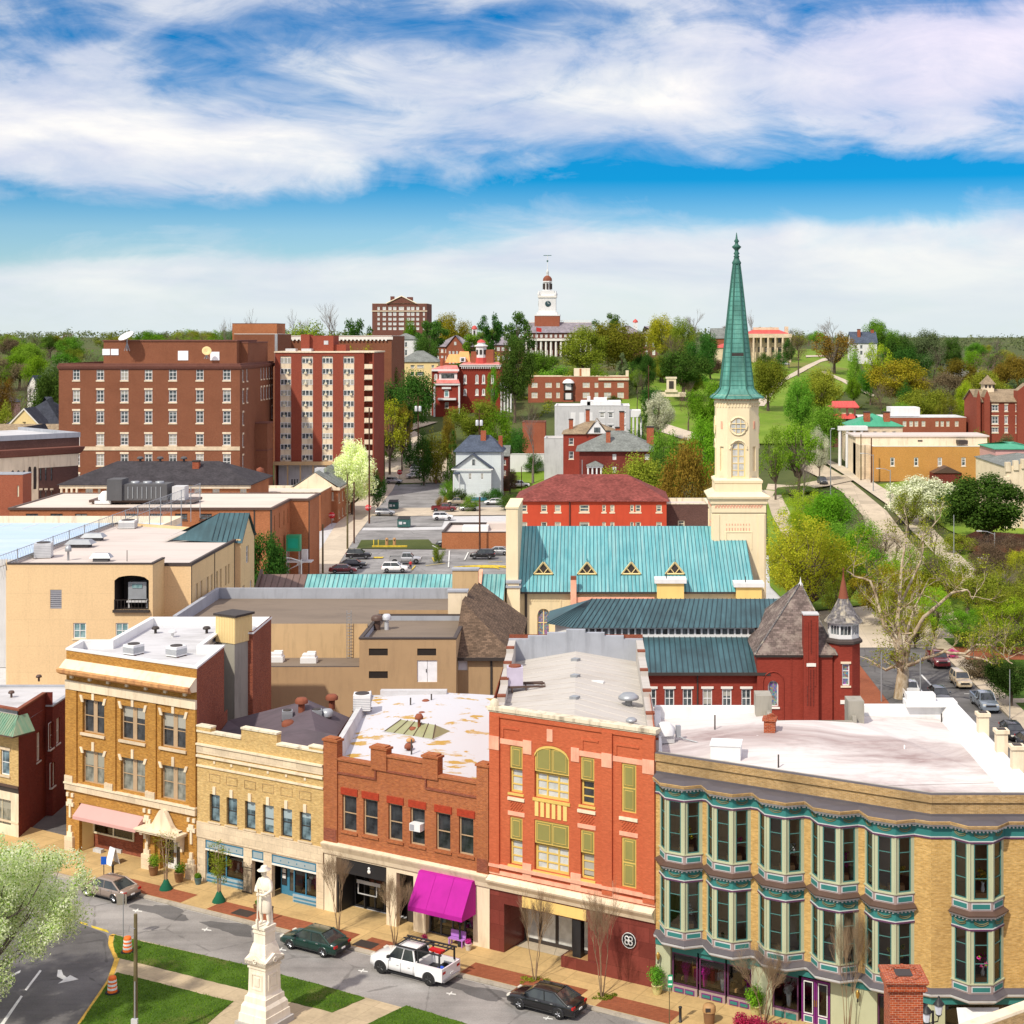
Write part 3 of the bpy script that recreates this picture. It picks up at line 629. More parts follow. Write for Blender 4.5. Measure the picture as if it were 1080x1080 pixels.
def far_left():
 p0=rpt(-62);p1=rpt(19.5)
 s=Bld('corner_shop_building','dark red brick two-storey building with a green tiled pent roof, left of the alley','building',p0,RA)
 w=(p1-p0).length;X1=p1.x
 B=(w,0);C1=s.loc(X1,p1.y+6.);C2=s.loc(X1+.6,p1.y+6.);C3=s.loc(X1+.6,p1.y+13.5);D=s.loc(p0.x,p1.y+13.5)
 up=S('gblue','wfr',.08,1,2,near=1,sill=('cstone',.1,.15),lintel=('cstone',.05,.25,'flat'))
 r=s.rct(1,10,791,817.5)
 wns=[(r[0]+k*1.75,r[1]+k*1.75,r[2],r[3],up)for k in(-3.2,-1.8,0)if r[0]+k*1.75>.3]
 zt=10.6;zb=s.px(10,829)[1]
 s.wl((0,0),(w,0),zb,zt-.5,'pybrick',wns)
 sw=s.rct(-12,11.5,842,868);shop=S('gcurt','cfr',.1,2,1,near=1)
 s.wl((0,0),(w,0),0,zb-.5,'stone',[(sw[0],sw[1],.8,sw[3],shop)],.3)
 s.wl((0,0),(w,0),zb-.5,zb,'dark')
 s.sb((0,0),(w,0),0,w+.05,zb-.08,zb+.12,.12,'bmet')
 s.sb((0,0),(w,0),0,w,1.2,1.35,.05,'cstone')
 al=S('gwhite','wfr',.08,1,2,near=1,sill=('pgray',.06,.12))
 a=s.rct(38.8,43.2,772,802.5,B,C1)
 s.wl(B,C1,0,zt,'drb',[(a[0],a[0]+.8,a[2],a[3],al)])
 s.wl(C1,C2,0,zt,'drb')
 L2=(V3(C3)-V3(C2)).length;ws=[]
 for x0,x1,y0,y1 in((53,57,762,789),(59.5,63.5,757,784),(54.5,58.5,804,829)):
  a=s.rct(x0,x1,y0,y1,C2,C3)
  if a[1]<L2:ws.append((a[0],a[0]+.8,a[2],a[3],al))
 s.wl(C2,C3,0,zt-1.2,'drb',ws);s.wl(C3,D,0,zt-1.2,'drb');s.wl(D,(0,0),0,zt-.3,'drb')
 s.done()
 s.flt([(0,.1),(w,.1),C1,C2,C3,D],zt-1.35,'wroof')
 s.pap([(0,0),(w,0),C1],zt,zt-1.3,'terra',0,.3,mi='wroof')
 s.pap([C1,C2,C3,D],zt-1.1,zt-1.35,'copg',0,.3,mi='wroof')
 b=MB();z1=s.px(10,753)[1];z0=s.px(10,770)[1]
 b.pg([(-.2,-1.3,z0),(w+.9,-1.3,z0),(w,-.05,z1),(-.2,-.05,z1)]);b.pg([(w+.9,-1.3,z0),(w+.9,.9,z0),(w,.9,z1),(w,-.05,z1)])
 b.pg([(-.2,-1.3,z0-.12),(w+.9,-1.3,z0-.12),(w+.9,-1.3,z0),(-.2,-1.3,z0)],1);b.pg([(w+.9,-1.3,z0-.12),(w+.9,.9,z0-.12),(w+.9,.9,z0),(w+.9,-1.3,z0)],1)
 b.pg([(-.2,-1.3,z0-.12),(-.2,0,z0-.12),(w+.9,0,z0-.12),(w+.9,-1.3,z0-.12)],1)
 for k in rg(int(w/.28)+4):x=-.1+k*.28;b.tb([(min(x,w+.7),-1.28,z0+.03),(min(x,w),-.05,z1+.03)],.05,5,0,0)
 s.part('tiled_roof',b,['green_tile','bmet'])
 b=MB();a=s.px(47.5,748,B,C1)
 for yy in(745,):b.tb([(C1[0]-.35,C1[1]-1.1,.2),(C1[0]-.35,C1[1]-1.1,zt-2.2)],.07,6)
 s.part('downpipe',b,'pgray')
 for i,(x,y)in en(((12,735),(41,718))):
  p=G(x,y,zt-1.3);vt((p.x,p.y,zt-1.35),('small brown cowl near the front of the white roof left of the alley','small brown cowl at the back of the white roof left of the alley')[i],h=.6)
 return s
far_left()
def mustard():
 p0=rpt(70);p1=rpt(207.5)
 s=Bld('three_storey_brick_building','three-storey mustard brick building with stone keystones, tiled cornice and white roof','building',p0,RA)
 w=(p1-p0).length;A,B=(0,0),(w,0);X1=p1.x;Y1=p1.y;br='mbrick'
 N1=s.loc(X1,122.3);N2=s.loc(X1-1.8,122.3);N3=s.loc(X1-1.8,127.5);N4=s.loc(X1+1.1,127.5);N5=s.loc(X1+1.1,134.5);N6=s.loc(-40.4,134.5);N7=s.loc(-40.7,124.4);N8=s.loc(p0.x,124.4)
 zt=16.15;zr=15.45
 za,zb=s.px(98,738.5)[1],s.px(98,774)[1];zc,zd=s.px(98,792.5)[1],s.px(98,827)[1]
 cols=((87,110),(127.3,153),(170,195.8));wns=[]
 up=S('glass','bfr',.09,2,2,.42,near=1,sill=('cstone',.14,.2),lintel=('stone',.07,.85,'keys'))
 lo=S('gcurt','bfr',.09,2,2,.42,near=1,lintel=('stone',.07,.7,'keys'))
 pil=[]
 for x0,x1 in cols:
  u0,u1=s.px(x0,800)[0],s.px(x1,800)[0];wns+=[(u0,u1,zb,za,up),(u0,u1,zd,zc,lo)];pil.append((u0,u1))
 zbl=s.px(72,832)[1]
 so0,so1=s.px(83.5,880)[0],s.px(151,880)[0];e0,e1=s.px(163,900)[0],s.px(190,900)[0];zs=4.05;ze=3.5
 s.wl(A,B,0,zt,br,wns,.3,hls=[(so0,so1,0,zs),(e0,e1,0,ze)])
 edges=[.02,(pil[0][0]-.55)],[pil[0][1]+.45,pil[1][0]-.45],[pil[1][1]+.45,pil[2][0]-.45],[pil[2][1]+.5,w-.02]
 for a,b_ in edges:s.sb(A,B,a,b_,zbl+.6,za+.55,.13,br)
 s.sb(A,B,0,w,12.95,13.65,.16,'stone');s.sb(A,B,0,w,zbl,zbl+.5,.2,'cstone');s.sb(A,B,-.05,w+.05,zbl+.5,zbl+.62,.28,'stone')
 for a,b_ in((0,.9),(pil[0][1]+.2,pil[0][1]+1.1),(pil[1][1]+.2,pil[1][1]+1.2)):s.sb(A,B,a,b_,zbl+.6,zbl+1.15,.22,'cstone')
 for a in(.05,so1+.02,w-.95):
  s.sb(A,B,a,a+.9,0,1.25,.25,'cstone');s.sb(A,B,a+.15,a+.75,1.25,1.6,.14,'stone')
  s.sb(A,B,a+.3,a+.6,1.6,2.1,.14,'stone');s.sb(A,B,a+.2,a+.7,zbl-1.15,zbl-.75,.14,'stone')
  for dx,dz in((.05,-.55),(.6,-.55),(.05,-1.3),(.6,-1.3)):s.sb(A,B,a+dx,a+dx+.26,zbl+dz,zbl+dz+.3,.13,'stone')
  s.sb(A,B,a+.35,a+.55,zbl-2.2,zbl-1.15,.12,'stone')
 for k in rg(7):u=w*(k+.35)/6.9;s.sb(A,B,u-.14,u+.14,13.85,14.2,.18,'stone')
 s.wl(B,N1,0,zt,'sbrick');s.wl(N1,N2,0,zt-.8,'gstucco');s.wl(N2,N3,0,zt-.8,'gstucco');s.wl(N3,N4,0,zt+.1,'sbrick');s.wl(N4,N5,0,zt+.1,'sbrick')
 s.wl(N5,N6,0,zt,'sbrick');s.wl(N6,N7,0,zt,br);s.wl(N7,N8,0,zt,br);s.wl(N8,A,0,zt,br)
 rb=1.5;sh0,sh1=so0,so1
 def off(u,v):return(u,v)
 s.wl((sh0,rb),(sh1-1.6,rb),0,1.25,'sbrick');s.wl((sh0,rb),(sh1-1.6,rb),3.15,zs+.2,'cpaint')
 s.wl((sh1-1.6,rb),(sh1,rb),2.6,zs+.2,'sbrick');s.wl((sh1-2.5,rb),(sh1-1.6,rb),1.25,3.15,'sbrick')
 s.wl((sh1-1.6,rb),(sh1-1.6,rb+.01),0,2.6,'sbrick')
 s.wl((sh0,.3),(sh0,rb),0,zs,'cpaint');s.wl((sh1,rb),(sh1,.3),0,zs,br)
 s.done()
 b=MB();b.pg([(sh0,-.02,.05),(sh1,-.02,.05),(sh1,rb,.05),(sh0,rb,.05)]);b.pg([(sh0,rb,zs+.1),(sh1,rb,zs+.1),(sh1,.28,zs+.1),(sh0,.28,zs+.1)],1);s.part('entry_floor',b,['tile_floor','cpaint'])
 glz(s,(0,0),(1,0),sh0,sh1-2.5,1.25,3.15,rb,2,'cfr',fw=.12)
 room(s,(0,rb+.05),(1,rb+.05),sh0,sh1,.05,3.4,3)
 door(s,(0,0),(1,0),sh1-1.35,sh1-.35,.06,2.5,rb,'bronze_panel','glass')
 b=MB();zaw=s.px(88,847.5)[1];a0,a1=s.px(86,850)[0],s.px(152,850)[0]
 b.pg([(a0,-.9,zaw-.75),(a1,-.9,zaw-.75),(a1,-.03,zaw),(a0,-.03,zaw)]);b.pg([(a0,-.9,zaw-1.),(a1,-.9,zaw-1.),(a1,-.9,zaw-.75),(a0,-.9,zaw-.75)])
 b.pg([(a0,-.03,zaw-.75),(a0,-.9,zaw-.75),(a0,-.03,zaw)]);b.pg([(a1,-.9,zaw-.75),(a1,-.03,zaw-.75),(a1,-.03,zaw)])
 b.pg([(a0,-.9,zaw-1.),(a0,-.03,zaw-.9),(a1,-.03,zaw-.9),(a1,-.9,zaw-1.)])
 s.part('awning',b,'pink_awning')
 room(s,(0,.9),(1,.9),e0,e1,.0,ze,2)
 b=MB();b.box(e0,e0+.25,.3,.9,0,ze);b.box(e1-.25,e1,.3,.9,0,ze);b.box(e0+.25,e1-.25,.5,.9,2.5,ze-.01);s.part('entrance_surround',b,[br])
 door(s,(0,0),(1,0),e0+.3,e1-.3,.05,2.5,.88,'wfr','glass',2,.2)
 h0,h1=s.px(154,880)[0],s.px(197,880)[0];hz=s.px(175,877)[1];b=MB();b.box(h0,h1,-1.1,-.02,hz,hz+.16);b.box(h0-.1,h1+.1,-1.2,-.02,hz+.16,hz+.26)
 ps=[]
 for k in rg(17):
  t=-1+k/8;q=abs(t);hh=1.35*(1-smo(min(1,q*1.35)))+.22*(1-q*.4)
  ps.append(((h0+h1)/2+t*(h1-h0)*.42,hh))
 f=[(x,-.5,hz+.26+z)for x,z in ps];bk=[(x,-.12,hz+.26+z)for x,z in ps]
 b.pg([(ps[0][0],-.5,hz+.26),(ps[-1][0],-.5,hz+.26)]+f[::-1])
 for k in rg(16):b.pg([f[k],f[k+1],bk[k+1],bk[k]])
 b.pg([(ps[-1][0],-.12,hz+.26),(ps[0][0],-.12,hz+.26)]+bk)
 for x in(h0+.35,h1-.35):
  b.box(x-.14,x+.14,-.9,-.02,hz-.25,hz);b.box(x-.12,x+.12,-.5,-.02,hz-.7,hz-.25);b.box(x-.1,x+.1,-.25,-.02,hz-1.2,hz-.7)
 s.part('entrance_hood',b,'stone')
 b=MB();b.swp([A,B],[(0,14.25),(.5,14.3),(.75,14.45),(.85,14.5),(.88,14.62),(.3,15.15),(.1,15.3),(0,15.3)],0)
 b.swp([(-.05,0),(w+.05,0)],[(.6,14.2),(.95,14.42),(.98,14.66),(.8,14.75)],1)
 s.part('cornice',b,['stone','rust_tile'])
 pth=[A,B,N1,N2,N3,N4,N5,N6,N7,N8]
 s.flt(pth,zr,'wroof');s.pap(pth,zt,zr,'white',1,.35,mi='white')
 q=G(246,676,15.6);sx,sy=s.loc(-30.9,127)
 b=MB();b.cbx(sx-.6,sy+.2,zr,2.1,2.1,2.2,0);b.cbx(sx-.6,sy+.2,0,2,2,zr,2);b.cbx(sx-.6,sy+.2,zr+2.2,2.5,2.3,.18,1)
 for k in rg(12):
  for sd in(0,1):
   v=-1.+k*.18
   if sd==0:b.cbx(sx-.6+v,sy+.2-1.06,zr,.07,.04,2.15,0)
   else:b.cbx(sx-.6+1.06,sy+.2+v,zr,.04,.07,2.15,0)
 s.part('roof_shaft',b,['cpaint','dark','gstucco'])
 for i,(x,y,nm)in en(((141,690,'left'),(186,692,'right'))):
  p=G(x,y,zr);acu((p.x,p.y,zr),'boxy white air conditioner, %s one of the pair on the mustard building roof'%nm,'white',1.15,.75,RA)
 for i,(x,y)in en(((164,668),(218,668),(182,672))):
  p=G(x,y,zr);vt((p.x,p.y,zr),('short dark vent at the back left of the mustard brick building roof','short dark vent beside the cream roof shaft','squat white vent in the middle of the mustard brick building roof')[i],('dark','dark','white')[i],.6,.2)
 return s
mustard()
def pale_brick():
 p0=rpt(208);p1=rpt(341.3)
 s=Bld('two_storey_brick_building','pale yellow brick two-storey building with six windows and blue framed shopfronts','building',p0,RA)
 w=(p1-p0).length;A,B=(0,0),(w,0);bm='pybrick';zt=11.3
 yb=123.0
 R2=s.loc(p1.x,yb);L2=s.loc(p0.x+.05,yb)
 st=S('gblue','dark',.07,1,2,near=1,sill=('cstone',.08,.1),lintel=('stone',.08,.6,'key'));zz1,zz0=s.px(226,838)[1],s.px(226,867)[1]
 wns=[]
 for a,b_ in((95,143),(175,225),(262,312),(347,399),(434,486),(522,576)):
  u0,u1=s.px(200+a/4.5,850)[0],s.px(200+b_/4.5,850)[0];wns.append((u0,u1,zz0,zz1,st))
 c0,c1=s.px(254.5,780)[0],s.px(292,790)[0]
 zb1,zb0=s.px(209,865.6)[1],s.px(209,882)[1]
 s.wl(A,B,zb0,zt,bm,wns,.25);s.wl((c0,0),(c1,0),zt,zt+.75,bm)
 s.wl((c1,0.),(c1,.45),zt,zt+.75,bm);s.wl((c1,.45),(c0,.45),zt,zt+.75,bm);s.wl((c0,.45),(c0,0),zt,zt+.75,bm)
 s.sb(A,B,0,w,9.75,10.35,.1,'cstone');s.sb(A,B,0,w,9.45,9.62,.16,'stone');s.sb(A,B,0,w,8.72,8.86,.1,'stone');s.sb(A,B,0,w,zb0,zb1,.08,'cstone')
 s.sb(A,B,0,w,10.35,10.48,.2,'stone')
 for i in rg(6):
  u=(wns[i][0]+wns[i][1])/2;s.sb(A,B,u-.09,u+.09,9.12,9.3,.06,'stone')
  for q0,q1,z0,z1 in((-.55,.55,8.3,8.34),(-.55,.55,7.72,7.76),(-.55,-.51,7.76,8.3),(.51,.55,7.76,8.3)):s.sb(A,B,u+q0,u+q1,z0,z1,.03,'pbrick')
 g=[s.px(x,920)[0]for x in(216.5,256.7,265.6,277.8,286.5,333.5)]
 s.wl(A,B,0,zb0,'cstone',hls=[(g[0],g[1],0,zb0-.12),(g[2],g[3],0,zb0-.12),(g[4],g[5],0,zb0-.12)],depth=.35)
 s.wl(B,R2,0,zt-1,'sbrick');s.wl(R2,L2,0,zt-2.5,'sbrick');s.wl(L2,A,0,zt-.5,'sbrick')
 s.done()
 for(a,b_,dz)in((g[0],g[1],0),(g[4],g[5],0),(g[2],g[3],0)):
  k=MB();k.box(a,b_,.05,.3,zb0-.78,zb0-.14,0);k.box(a+.12,b_-.12,.02,.05,zb0-.68,zb0-.26,1)
  for j in rg(1,int((b_-a)/.75)):u=a+j*.75+.1;k.box(u-.04,u+.04,-.0,.02,zb0-.52,zb0-.42,0)
  k.box(a,b_,.0,.3,zb0-.9,zb0-.78,2)
  s.part('shop_sign',k,['bpaint','bgray','wtrim'])
 zc=zb0-.9
 for(a,b_)in((g[0],g[1]),(g[4]+1.9,g[5])):
  k=MB();k.box(a,b_,.1,.35,.05,.7,0);k.box(a+.1,b_-.1,.07,.1,.2,.3,1);k.box(a+.1,b_-.1,.07,.1,.45,.55,1);s.part('stall_riser',k,['bgray','bpaint'])
  glz(s,A,B,a,b_,.7,zc,.3,2,'bpaint',fw=.08)
 room(s,(0,.4),(1,.4),g[0]-.3,g[1]+.1,.05,zc,2.5);room(s,(0,1.4),(1,1.4),g[4],g[5],.05,zc,2.5)
 door(s,A,B,g[4]+.75,g[4]+1.8,.05,zc-.05,1.,'bpaint','glass',1,.18)
 k=MB();k.box(g[4],g[4]+.75,1.,1.1,.05,zc,0);k.box(g[4]+.12,g[4]+.6,.96,1.,.8,zc-.2,1);k.box(g[4]+.2,g[4]+.5,.94,.96,1.3,1.6,2);k.box(g[4]+.2,g[4]+.5,.94,.96,1.7,2.,2);k.box(g[4]+1.83,g[4]+1.95,.3,1.1,.05,zc,0);s.part('shop_door_side',k,['bpaint','glass','white'])
 room(s,(0,1.),(1,1.),g[2],g[3],.05,zc,1.5)
 k=MB()
 for j in rg(8):x=g[2]-.7+j*.13;k.box(x-.015,x+.015,-.28,-.25,.1,2.3+.12*sin(j))
 k.box(g[2]-.75,g[2]+.3,-.28,-.25,.2,.25);k.box(g[2]-.75,g[2]+.3,-.28,-.25,2.,2.05);s.part('gate',k,'iron')
 b=MB()
 for a,c,z in((-.02,c0,zt),(c0-.02,c1+.02,zt+.75),(c1,w+.02,zt)):b.box(a,c,-.08,.5,z,z+.14,0)
 b.box(-.02,1.4,-.06,.48,zt+.14,zt+.4,1);b.box(-.04,1.45,-.09,.5,zt+.4,zt+.52,0);b.box(w-1.3,w-.02,-.06,.48,zt+.14,zt+.3,1);b.box(w-1.35,w+.02,-.09,.5,zt+.3,zt+.4,0)
 b.pg([(w,.45,9.),(0,.45,9.),(0,.45,zt),(w,.45,zt)],1)
 s.part('parapet',b,['coping_stone',bm])
 b=MB();zr=9.;rc=s.loc(p0.x+7.2,yb-1.);hi=11.9;f0=(.05,.5,zr+.3);f1=(w-.1,.5,zr+.3);r1=(R2[0]-.3,R2[1],zr+.9);l1=(L2[0]+.1,L2[1],zr+.9)
 m0=(w*.52,2.2,zr+.9);m1=(rc[0],rc[1]-.6,hi)
 b.pg([f0,f1,m0]);b.pg([f1,r1,m1,m0]);b.pg([r1,l1,m1]);b.pg([l1,f0,m0,m1])
 b.pg([(w*.42,2.2,zr+1.25),(w*.82,3.5,zr+1.25),(w*.8,5.2,zr+2.),(w*.42,4.6,zr+2.3)],0);b.pg([(w*.42,2.2,zr+.2),(w*.82,3.5,zr+.2),(w*.82,3.5,zr+1.25),(w*.42,2.2,zr+1.25)],0)
 s.part('roof',b,'purple_roof')
 return s
pb=pale_brick()
for i,(x,y,z,nm,m,h)in en(((304,772,10.2,'rust coloured pot on the front slope of the dark hipped roof','terra',1.2),(318,748,11.6,'rust coloured pot on the ridge of the dark hipped roof','terra',1.2),(345,764,10.2,'gray round flue pipe at the right edge of the dark hipped roof','gmet',1.5),(350,744,10.6,'rust coloured chimney pot beside the big white condenser','terra',1.2),(326,766,10.6,'tiny pipe left of the ridge on the dark hipped roof','dark',.5))):
 p=G(x,y,z);vt((p.x,p.y,z-.3),nm,m,h,.26,kind='tee' if h>1 else 'pipe')
for i,(x,y,z,nm)in en(((303,757,11.,'small gray air conditioner on the left slope of the dark hipped roof'),(334,756,10.9,'small gray air conditioner on the right slope of the dark hipped roof'))):
 p=G(x,y,z);acu((p.x,p.y,z-.2),nm,'gmet',.8,.7,.2)
def brown_brick_b():
 p0=rpt(342);p1=rpt(516.3)
 s=Bld('two_storey_brick_building','brown brick two-storey building with square parapet piers and a rust stained white roof','building',p0,RA)
 w=(p1-p0).length;A,B=(0,0),(w,0);bm='bbrick'
 zl=11.;zh=11.8;z1,z0=s.px(368,839)[1],s.px(368,877)[1]
 st=S('glass','bfr',.1,1,2,near=1,sill=('bbrick',.1,.15),lintel=('red_lintel',.05,.5,'flat'))
 wns=[]
 for x0,x1 in((361,376),(383.3,398.3),(409.6,424.4),(432.7,448),(460,475),(484,499.3)):wns.append((s.px(x0,850)[0],s.px(x1,850)[0],z0,z1,st))
 pr=[(.02,s.px(356.5,800)[0]),(s.px(392,800)[0],s.px(408.5,800)[0]),(s.px(446.5,800)[0],s.px(462.5,800)[0]),(s.px(503.5,800)[0],w-.02)]
 zc_,zc0=s.px(344,887)[1],s.px(344,896)[1]
 s.wl(A,B,zc0,zl,bm,wns,.22);s.wl((pr[1][0],0),(pr[2][1],0),zl,zh,bm)
 for k,(a,b_)in en(pr):
  s.sb(A,B,a,b_,zl-.2 if k in(1,2)else zc_,zl+1.25,.12,bm,.5);s.sb(A,B,a-.08,b_+.08,zl+1.25,zl+1.4,.2,bm,.58);s.sb(A,B,a+.1,b_-.1,zl+1.4,zl+1.5,.1,bm,.5)
 for a,b_,z in((pr[0][1],pr[1][0]+.3,zl-.95),(pr[1][0]+.3,pr[2][0]+.3,zl-.25),(pr[2][0]+.3,pr[3][0],zl-.95)):s.sb(A,B,a,b_,z,z+.13,.09,'sbrick')
 s.sb(A,B,pr[1][0]+.3,pr[1][0]+.43,zl-.95,zl-.25,.09,'sbrick');s.sb(A,B,pr[2][0]+.17,pr[2][0]+.3,zl-.95,zl-.25,.09,'sbrick')
 for a,b_ in(pr[0],pr[3]):s.sb(A,B,a+.05,b_-.05,zc_+.15,zc_+1.,.16,'sbrick')
 yb=126.5;R2=s.loc(p1.x-.6,yb);L2=s.loc(p0.x,yb)
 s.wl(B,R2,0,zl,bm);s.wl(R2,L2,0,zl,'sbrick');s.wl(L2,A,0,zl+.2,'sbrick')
 o=[(s.px(354.5,930)[0],s.px(407.5,950)[0]),(s.px(418,950)[0],s.px(436,950)[0]),(s.px(449,970)[0],s.px(499,980)[0])]
 s.wl(A,B,0,zc0,'stone',hls=[(o[0][0],o[0][1],0,4.1),(o[1][0],o[1][1],0,3.9),(o[2][0],o[2][1],0,4.)],depth=.4)
 s.done()
 b=MB();b.swp([A,B],[(0,zc0-.25),(.12,zc0-.2),(.2,zc0+.1),(.42,zc_-.1),(.45,zc_),(.0,zc_+.06)]);s.part('cornice',b,'stone')
 k=MB();k.box(o[0][0],o[0][1],.1,.35,3.05,4.1);k.box(o[0][0],o[0][0]+.12,.1,2.2,0,3.05);k.box(o[0][0]+1.2,o[0][0]+1.3,1.6,2.2,0,3.05);s.part('fascia_board',k,'iron')
 k=MB();ex=(o[0][0]*.42+o[0][1]*.58)
 k.lt([(.14,0),(.14,.03),(.07,.03)],(0,0,0),12)
 e=k.bd('sign_mark','rwhite',s.obj,(ex+.3,.07,3.5));rx(e)
 k=MB();k.lt([(.1,0),(.1,.03),(.05,.03)],(0,0,0),12);e=k.bd('sign_mark','rwhite',s.obj,(ex+.3,.07,3.73));rx(e)
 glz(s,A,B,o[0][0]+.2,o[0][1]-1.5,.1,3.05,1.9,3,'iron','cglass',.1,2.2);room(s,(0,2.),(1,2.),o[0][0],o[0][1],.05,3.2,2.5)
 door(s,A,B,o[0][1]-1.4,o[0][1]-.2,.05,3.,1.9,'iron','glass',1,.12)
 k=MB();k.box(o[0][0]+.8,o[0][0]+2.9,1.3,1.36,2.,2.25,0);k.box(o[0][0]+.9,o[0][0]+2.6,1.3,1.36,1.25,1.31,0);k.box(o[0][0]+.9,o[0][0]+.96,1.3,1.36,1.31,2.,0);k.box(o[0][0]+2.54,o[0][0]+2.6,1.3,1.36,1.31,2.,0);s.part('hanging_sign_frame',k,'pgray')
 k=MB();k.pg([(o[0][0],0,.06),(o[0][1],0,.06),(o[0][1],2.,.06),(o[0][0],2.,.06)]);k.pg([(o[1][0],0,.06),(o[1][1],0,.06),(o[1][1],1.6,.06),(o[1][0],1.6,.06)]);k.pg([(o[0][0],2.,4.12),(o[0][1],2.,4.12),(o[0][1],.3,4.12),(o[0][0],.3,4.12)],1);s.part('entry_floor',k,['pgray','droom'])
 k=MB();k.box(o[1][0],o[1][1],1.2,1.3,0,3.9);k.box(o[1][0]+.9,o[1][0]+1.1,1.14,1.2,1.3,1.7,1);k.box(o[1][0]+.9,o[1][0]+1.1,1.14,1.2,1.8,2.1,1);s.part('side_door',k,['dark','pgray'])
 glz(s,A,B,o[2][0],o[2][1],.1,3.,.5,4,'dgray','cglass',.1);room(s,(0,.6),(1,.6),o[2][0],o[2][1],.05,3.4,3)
 a0,a1=s.px(446,916)[0],s.px(502.3,927)[0];zt_=s.px(446,916)[1];b=MB();pj=1.7;zb_=zt_-2.;n_=24
 b.pg([(a0,-.48,zt_),(a1,-.48,zt_),(a1,-.5,zt_-.02),(a0,-.5,zt_-.02)])
 b.pg([(a0,-pj,zb_),(a1,-pj,zb_),(a1,-.47,zt_),(a0,-.47,zt_)])
 b.pg([(a0,-pj,zb_-.3),(a1,-pj,zb_-.3),(a1,-pj,zb_),(a0,-pj,zb_)]);b.pg([(a1,-pj,zb_-.3),(a1,-.05,zb_-.3),(a1,-.05,zt_),(a1,-.47,zt_),(a1,-pj,zb_)]);b.pg([(a0,-.05,zb_-.3),(a0,-pj,zb_-.3),(a0,-pj,zb_),(a0,-.47,zt_),(a0,-.05,zt_)])
 b.pg([(a0,-.47,zt_),(a1,-.47,zt_),(a1,-.05,zt_),(a0,-.05,zt_)])
 for j in(1,2):x=a0+(a1-a0)*j/3;b.tb([(x,-pj-.01,zb_),(x,-.48,zt_+.01)],.018,5,0,0)
 s.part('awning',b,'magenta','bright magenta fabric awning')
 b=MB()
 for a,c,z in((pr[0][1],pr[1][0],zl),(pr[1][1],pr[2][0],zh),(pr[2][1],pr[3][0],zl)):b.box(a+.01,c-.01,-.1,.5,z,z+.16,0)
 b.pg([(w,.45,zl-1.2),(0,.45,zl-1.2),(0,.45,zl),(w,.45,zl)],1);b.pg([(pr[2][1],.44,zl),(pr[1][0],.44,zl),(pr[1][0],.44,zh),(pr[2][1],.44,zh)],1)
 s.part('parapet',b,[bm,'wroof'])
 zr=10.1;Lm=s.loc(p0.x+.2,119);b=MB()
 rows=[]
 for i in rg(13):
  v=i/12;row=[]
  for j in rg(13):
   u=j/12;a=V3((w-.1,.5)).lerp(V3(R2),v);c=V3((.1,.5)).lerp(V3(L2),v);p=c.lerp(a,u)
   row.append((p.x,p.y,zr+.9*v+.3*sin(u*pi)+ru(-.02,.02)))
  rows.append(row)
 b.grid(rows,0,1)
 s.part('roof',b,'patchy_roof')
 b=MB();pth=[B,R2,L2,(0,0)]
 b.swp([L2,(0,.6)],[(.0,11.3),(-.5,11.5),(-.7,10.3)],0)
 q0,q1=s.loc(X_(401,126),126),s.loc(X_(471,126),126)
 b.pm([q0,q1,s.loc(X_(471,126),126.6),s.loc(X_(401,126),126.6)],10.5,11.6,0)
 b.swp([R2,L2],[(.05,10.5),(.05,11.1),(-.3,11.1),(-.3,10.5)],0);b.swp([(w,.6),R2],[(.05,10),(.05,11.2),(-.25,11.2),(-.25,10)],0)
 s.part('redge',b,'wroof')
 p=G(441,770,10.9);u,v=s.loc(p.x,p.y);b=MB();W,D=2.3,1.3;z=10.75
 b.pg([(u-W,v-D,z),(u+W,v-D,z),(u+W*.7,v,z+.75),(u-W*.7,v,z+.75)]);b.pg([(u+W,v+D,z),(u-W,v+D,z),(u-W*.7,v,z+.75),(u+W*.7,v,z+.75)]);b.pg([(u-W,v+D,z),(u-W,v-D,z),(u-W*.7,v,z+.75)]);b.pg([(u+W,v-D,z),(u+W,v+D,z),(u+W*.7,v,z+.75)])
 for j in rg(6):x=-W+W*2*j/5;b.tb([(u+x,v-D-.02,z+.02),(u+x*.7,v,z+.79)],.035,4,1,0)
 b.box(u-W-.08,u+W+.08,v-D-.08,v-D+.02,z-.5,z+.06,2);b.box(u-W-.08,u-W+.02,v-D,v+D,z-.5,z+.06,2);b.box(u+W-.02,u+W+.08,v-D,v+D,z-.5,z+.06,2)
 s.part('skylight',b,['skylight_glass','bmet','wroof'])
 return s
bb=brown_brick_b()
for i,(x,y,z,h,nm)in en(((442,762,11.6,1.,'rust coloured mushroom vent on top of the roof skylight'),(433,782,10.8,.6,'short rust vent just in front of the skylight'),(431,792,10.6,.9,'slim rust vent between the skylight and the parapet'),(424,800,10.4,.5,'squat rust vent nearest the brown brick parapet'),(445,752,11.,.45,'squat rust vent behind the skylight'),(449,739,11.2,.45,'squat rust vent at the very back of the rust stained roof'),(436,770,11.,.6,'small rust cowl left of the skylight peak'))):
 p=G(x,y,z);vt((p.x,p.y,z-.35),nm,'terra' if i!=1 else 'rust_tile',h,.19)
for i,(x,y,nm)in en(((455,741,'thin black pipe at the back edge of the rust stained roof'),(434,790,'thin black pipe in the middle of the rust stained roof'),(433,745,'thin gray pipe at the back left of the rust stained roof'))):
 p=G(x,y,11);vt((p.x,p.y,10.5),nm,'dark',1.2,.12,kind='pipe')
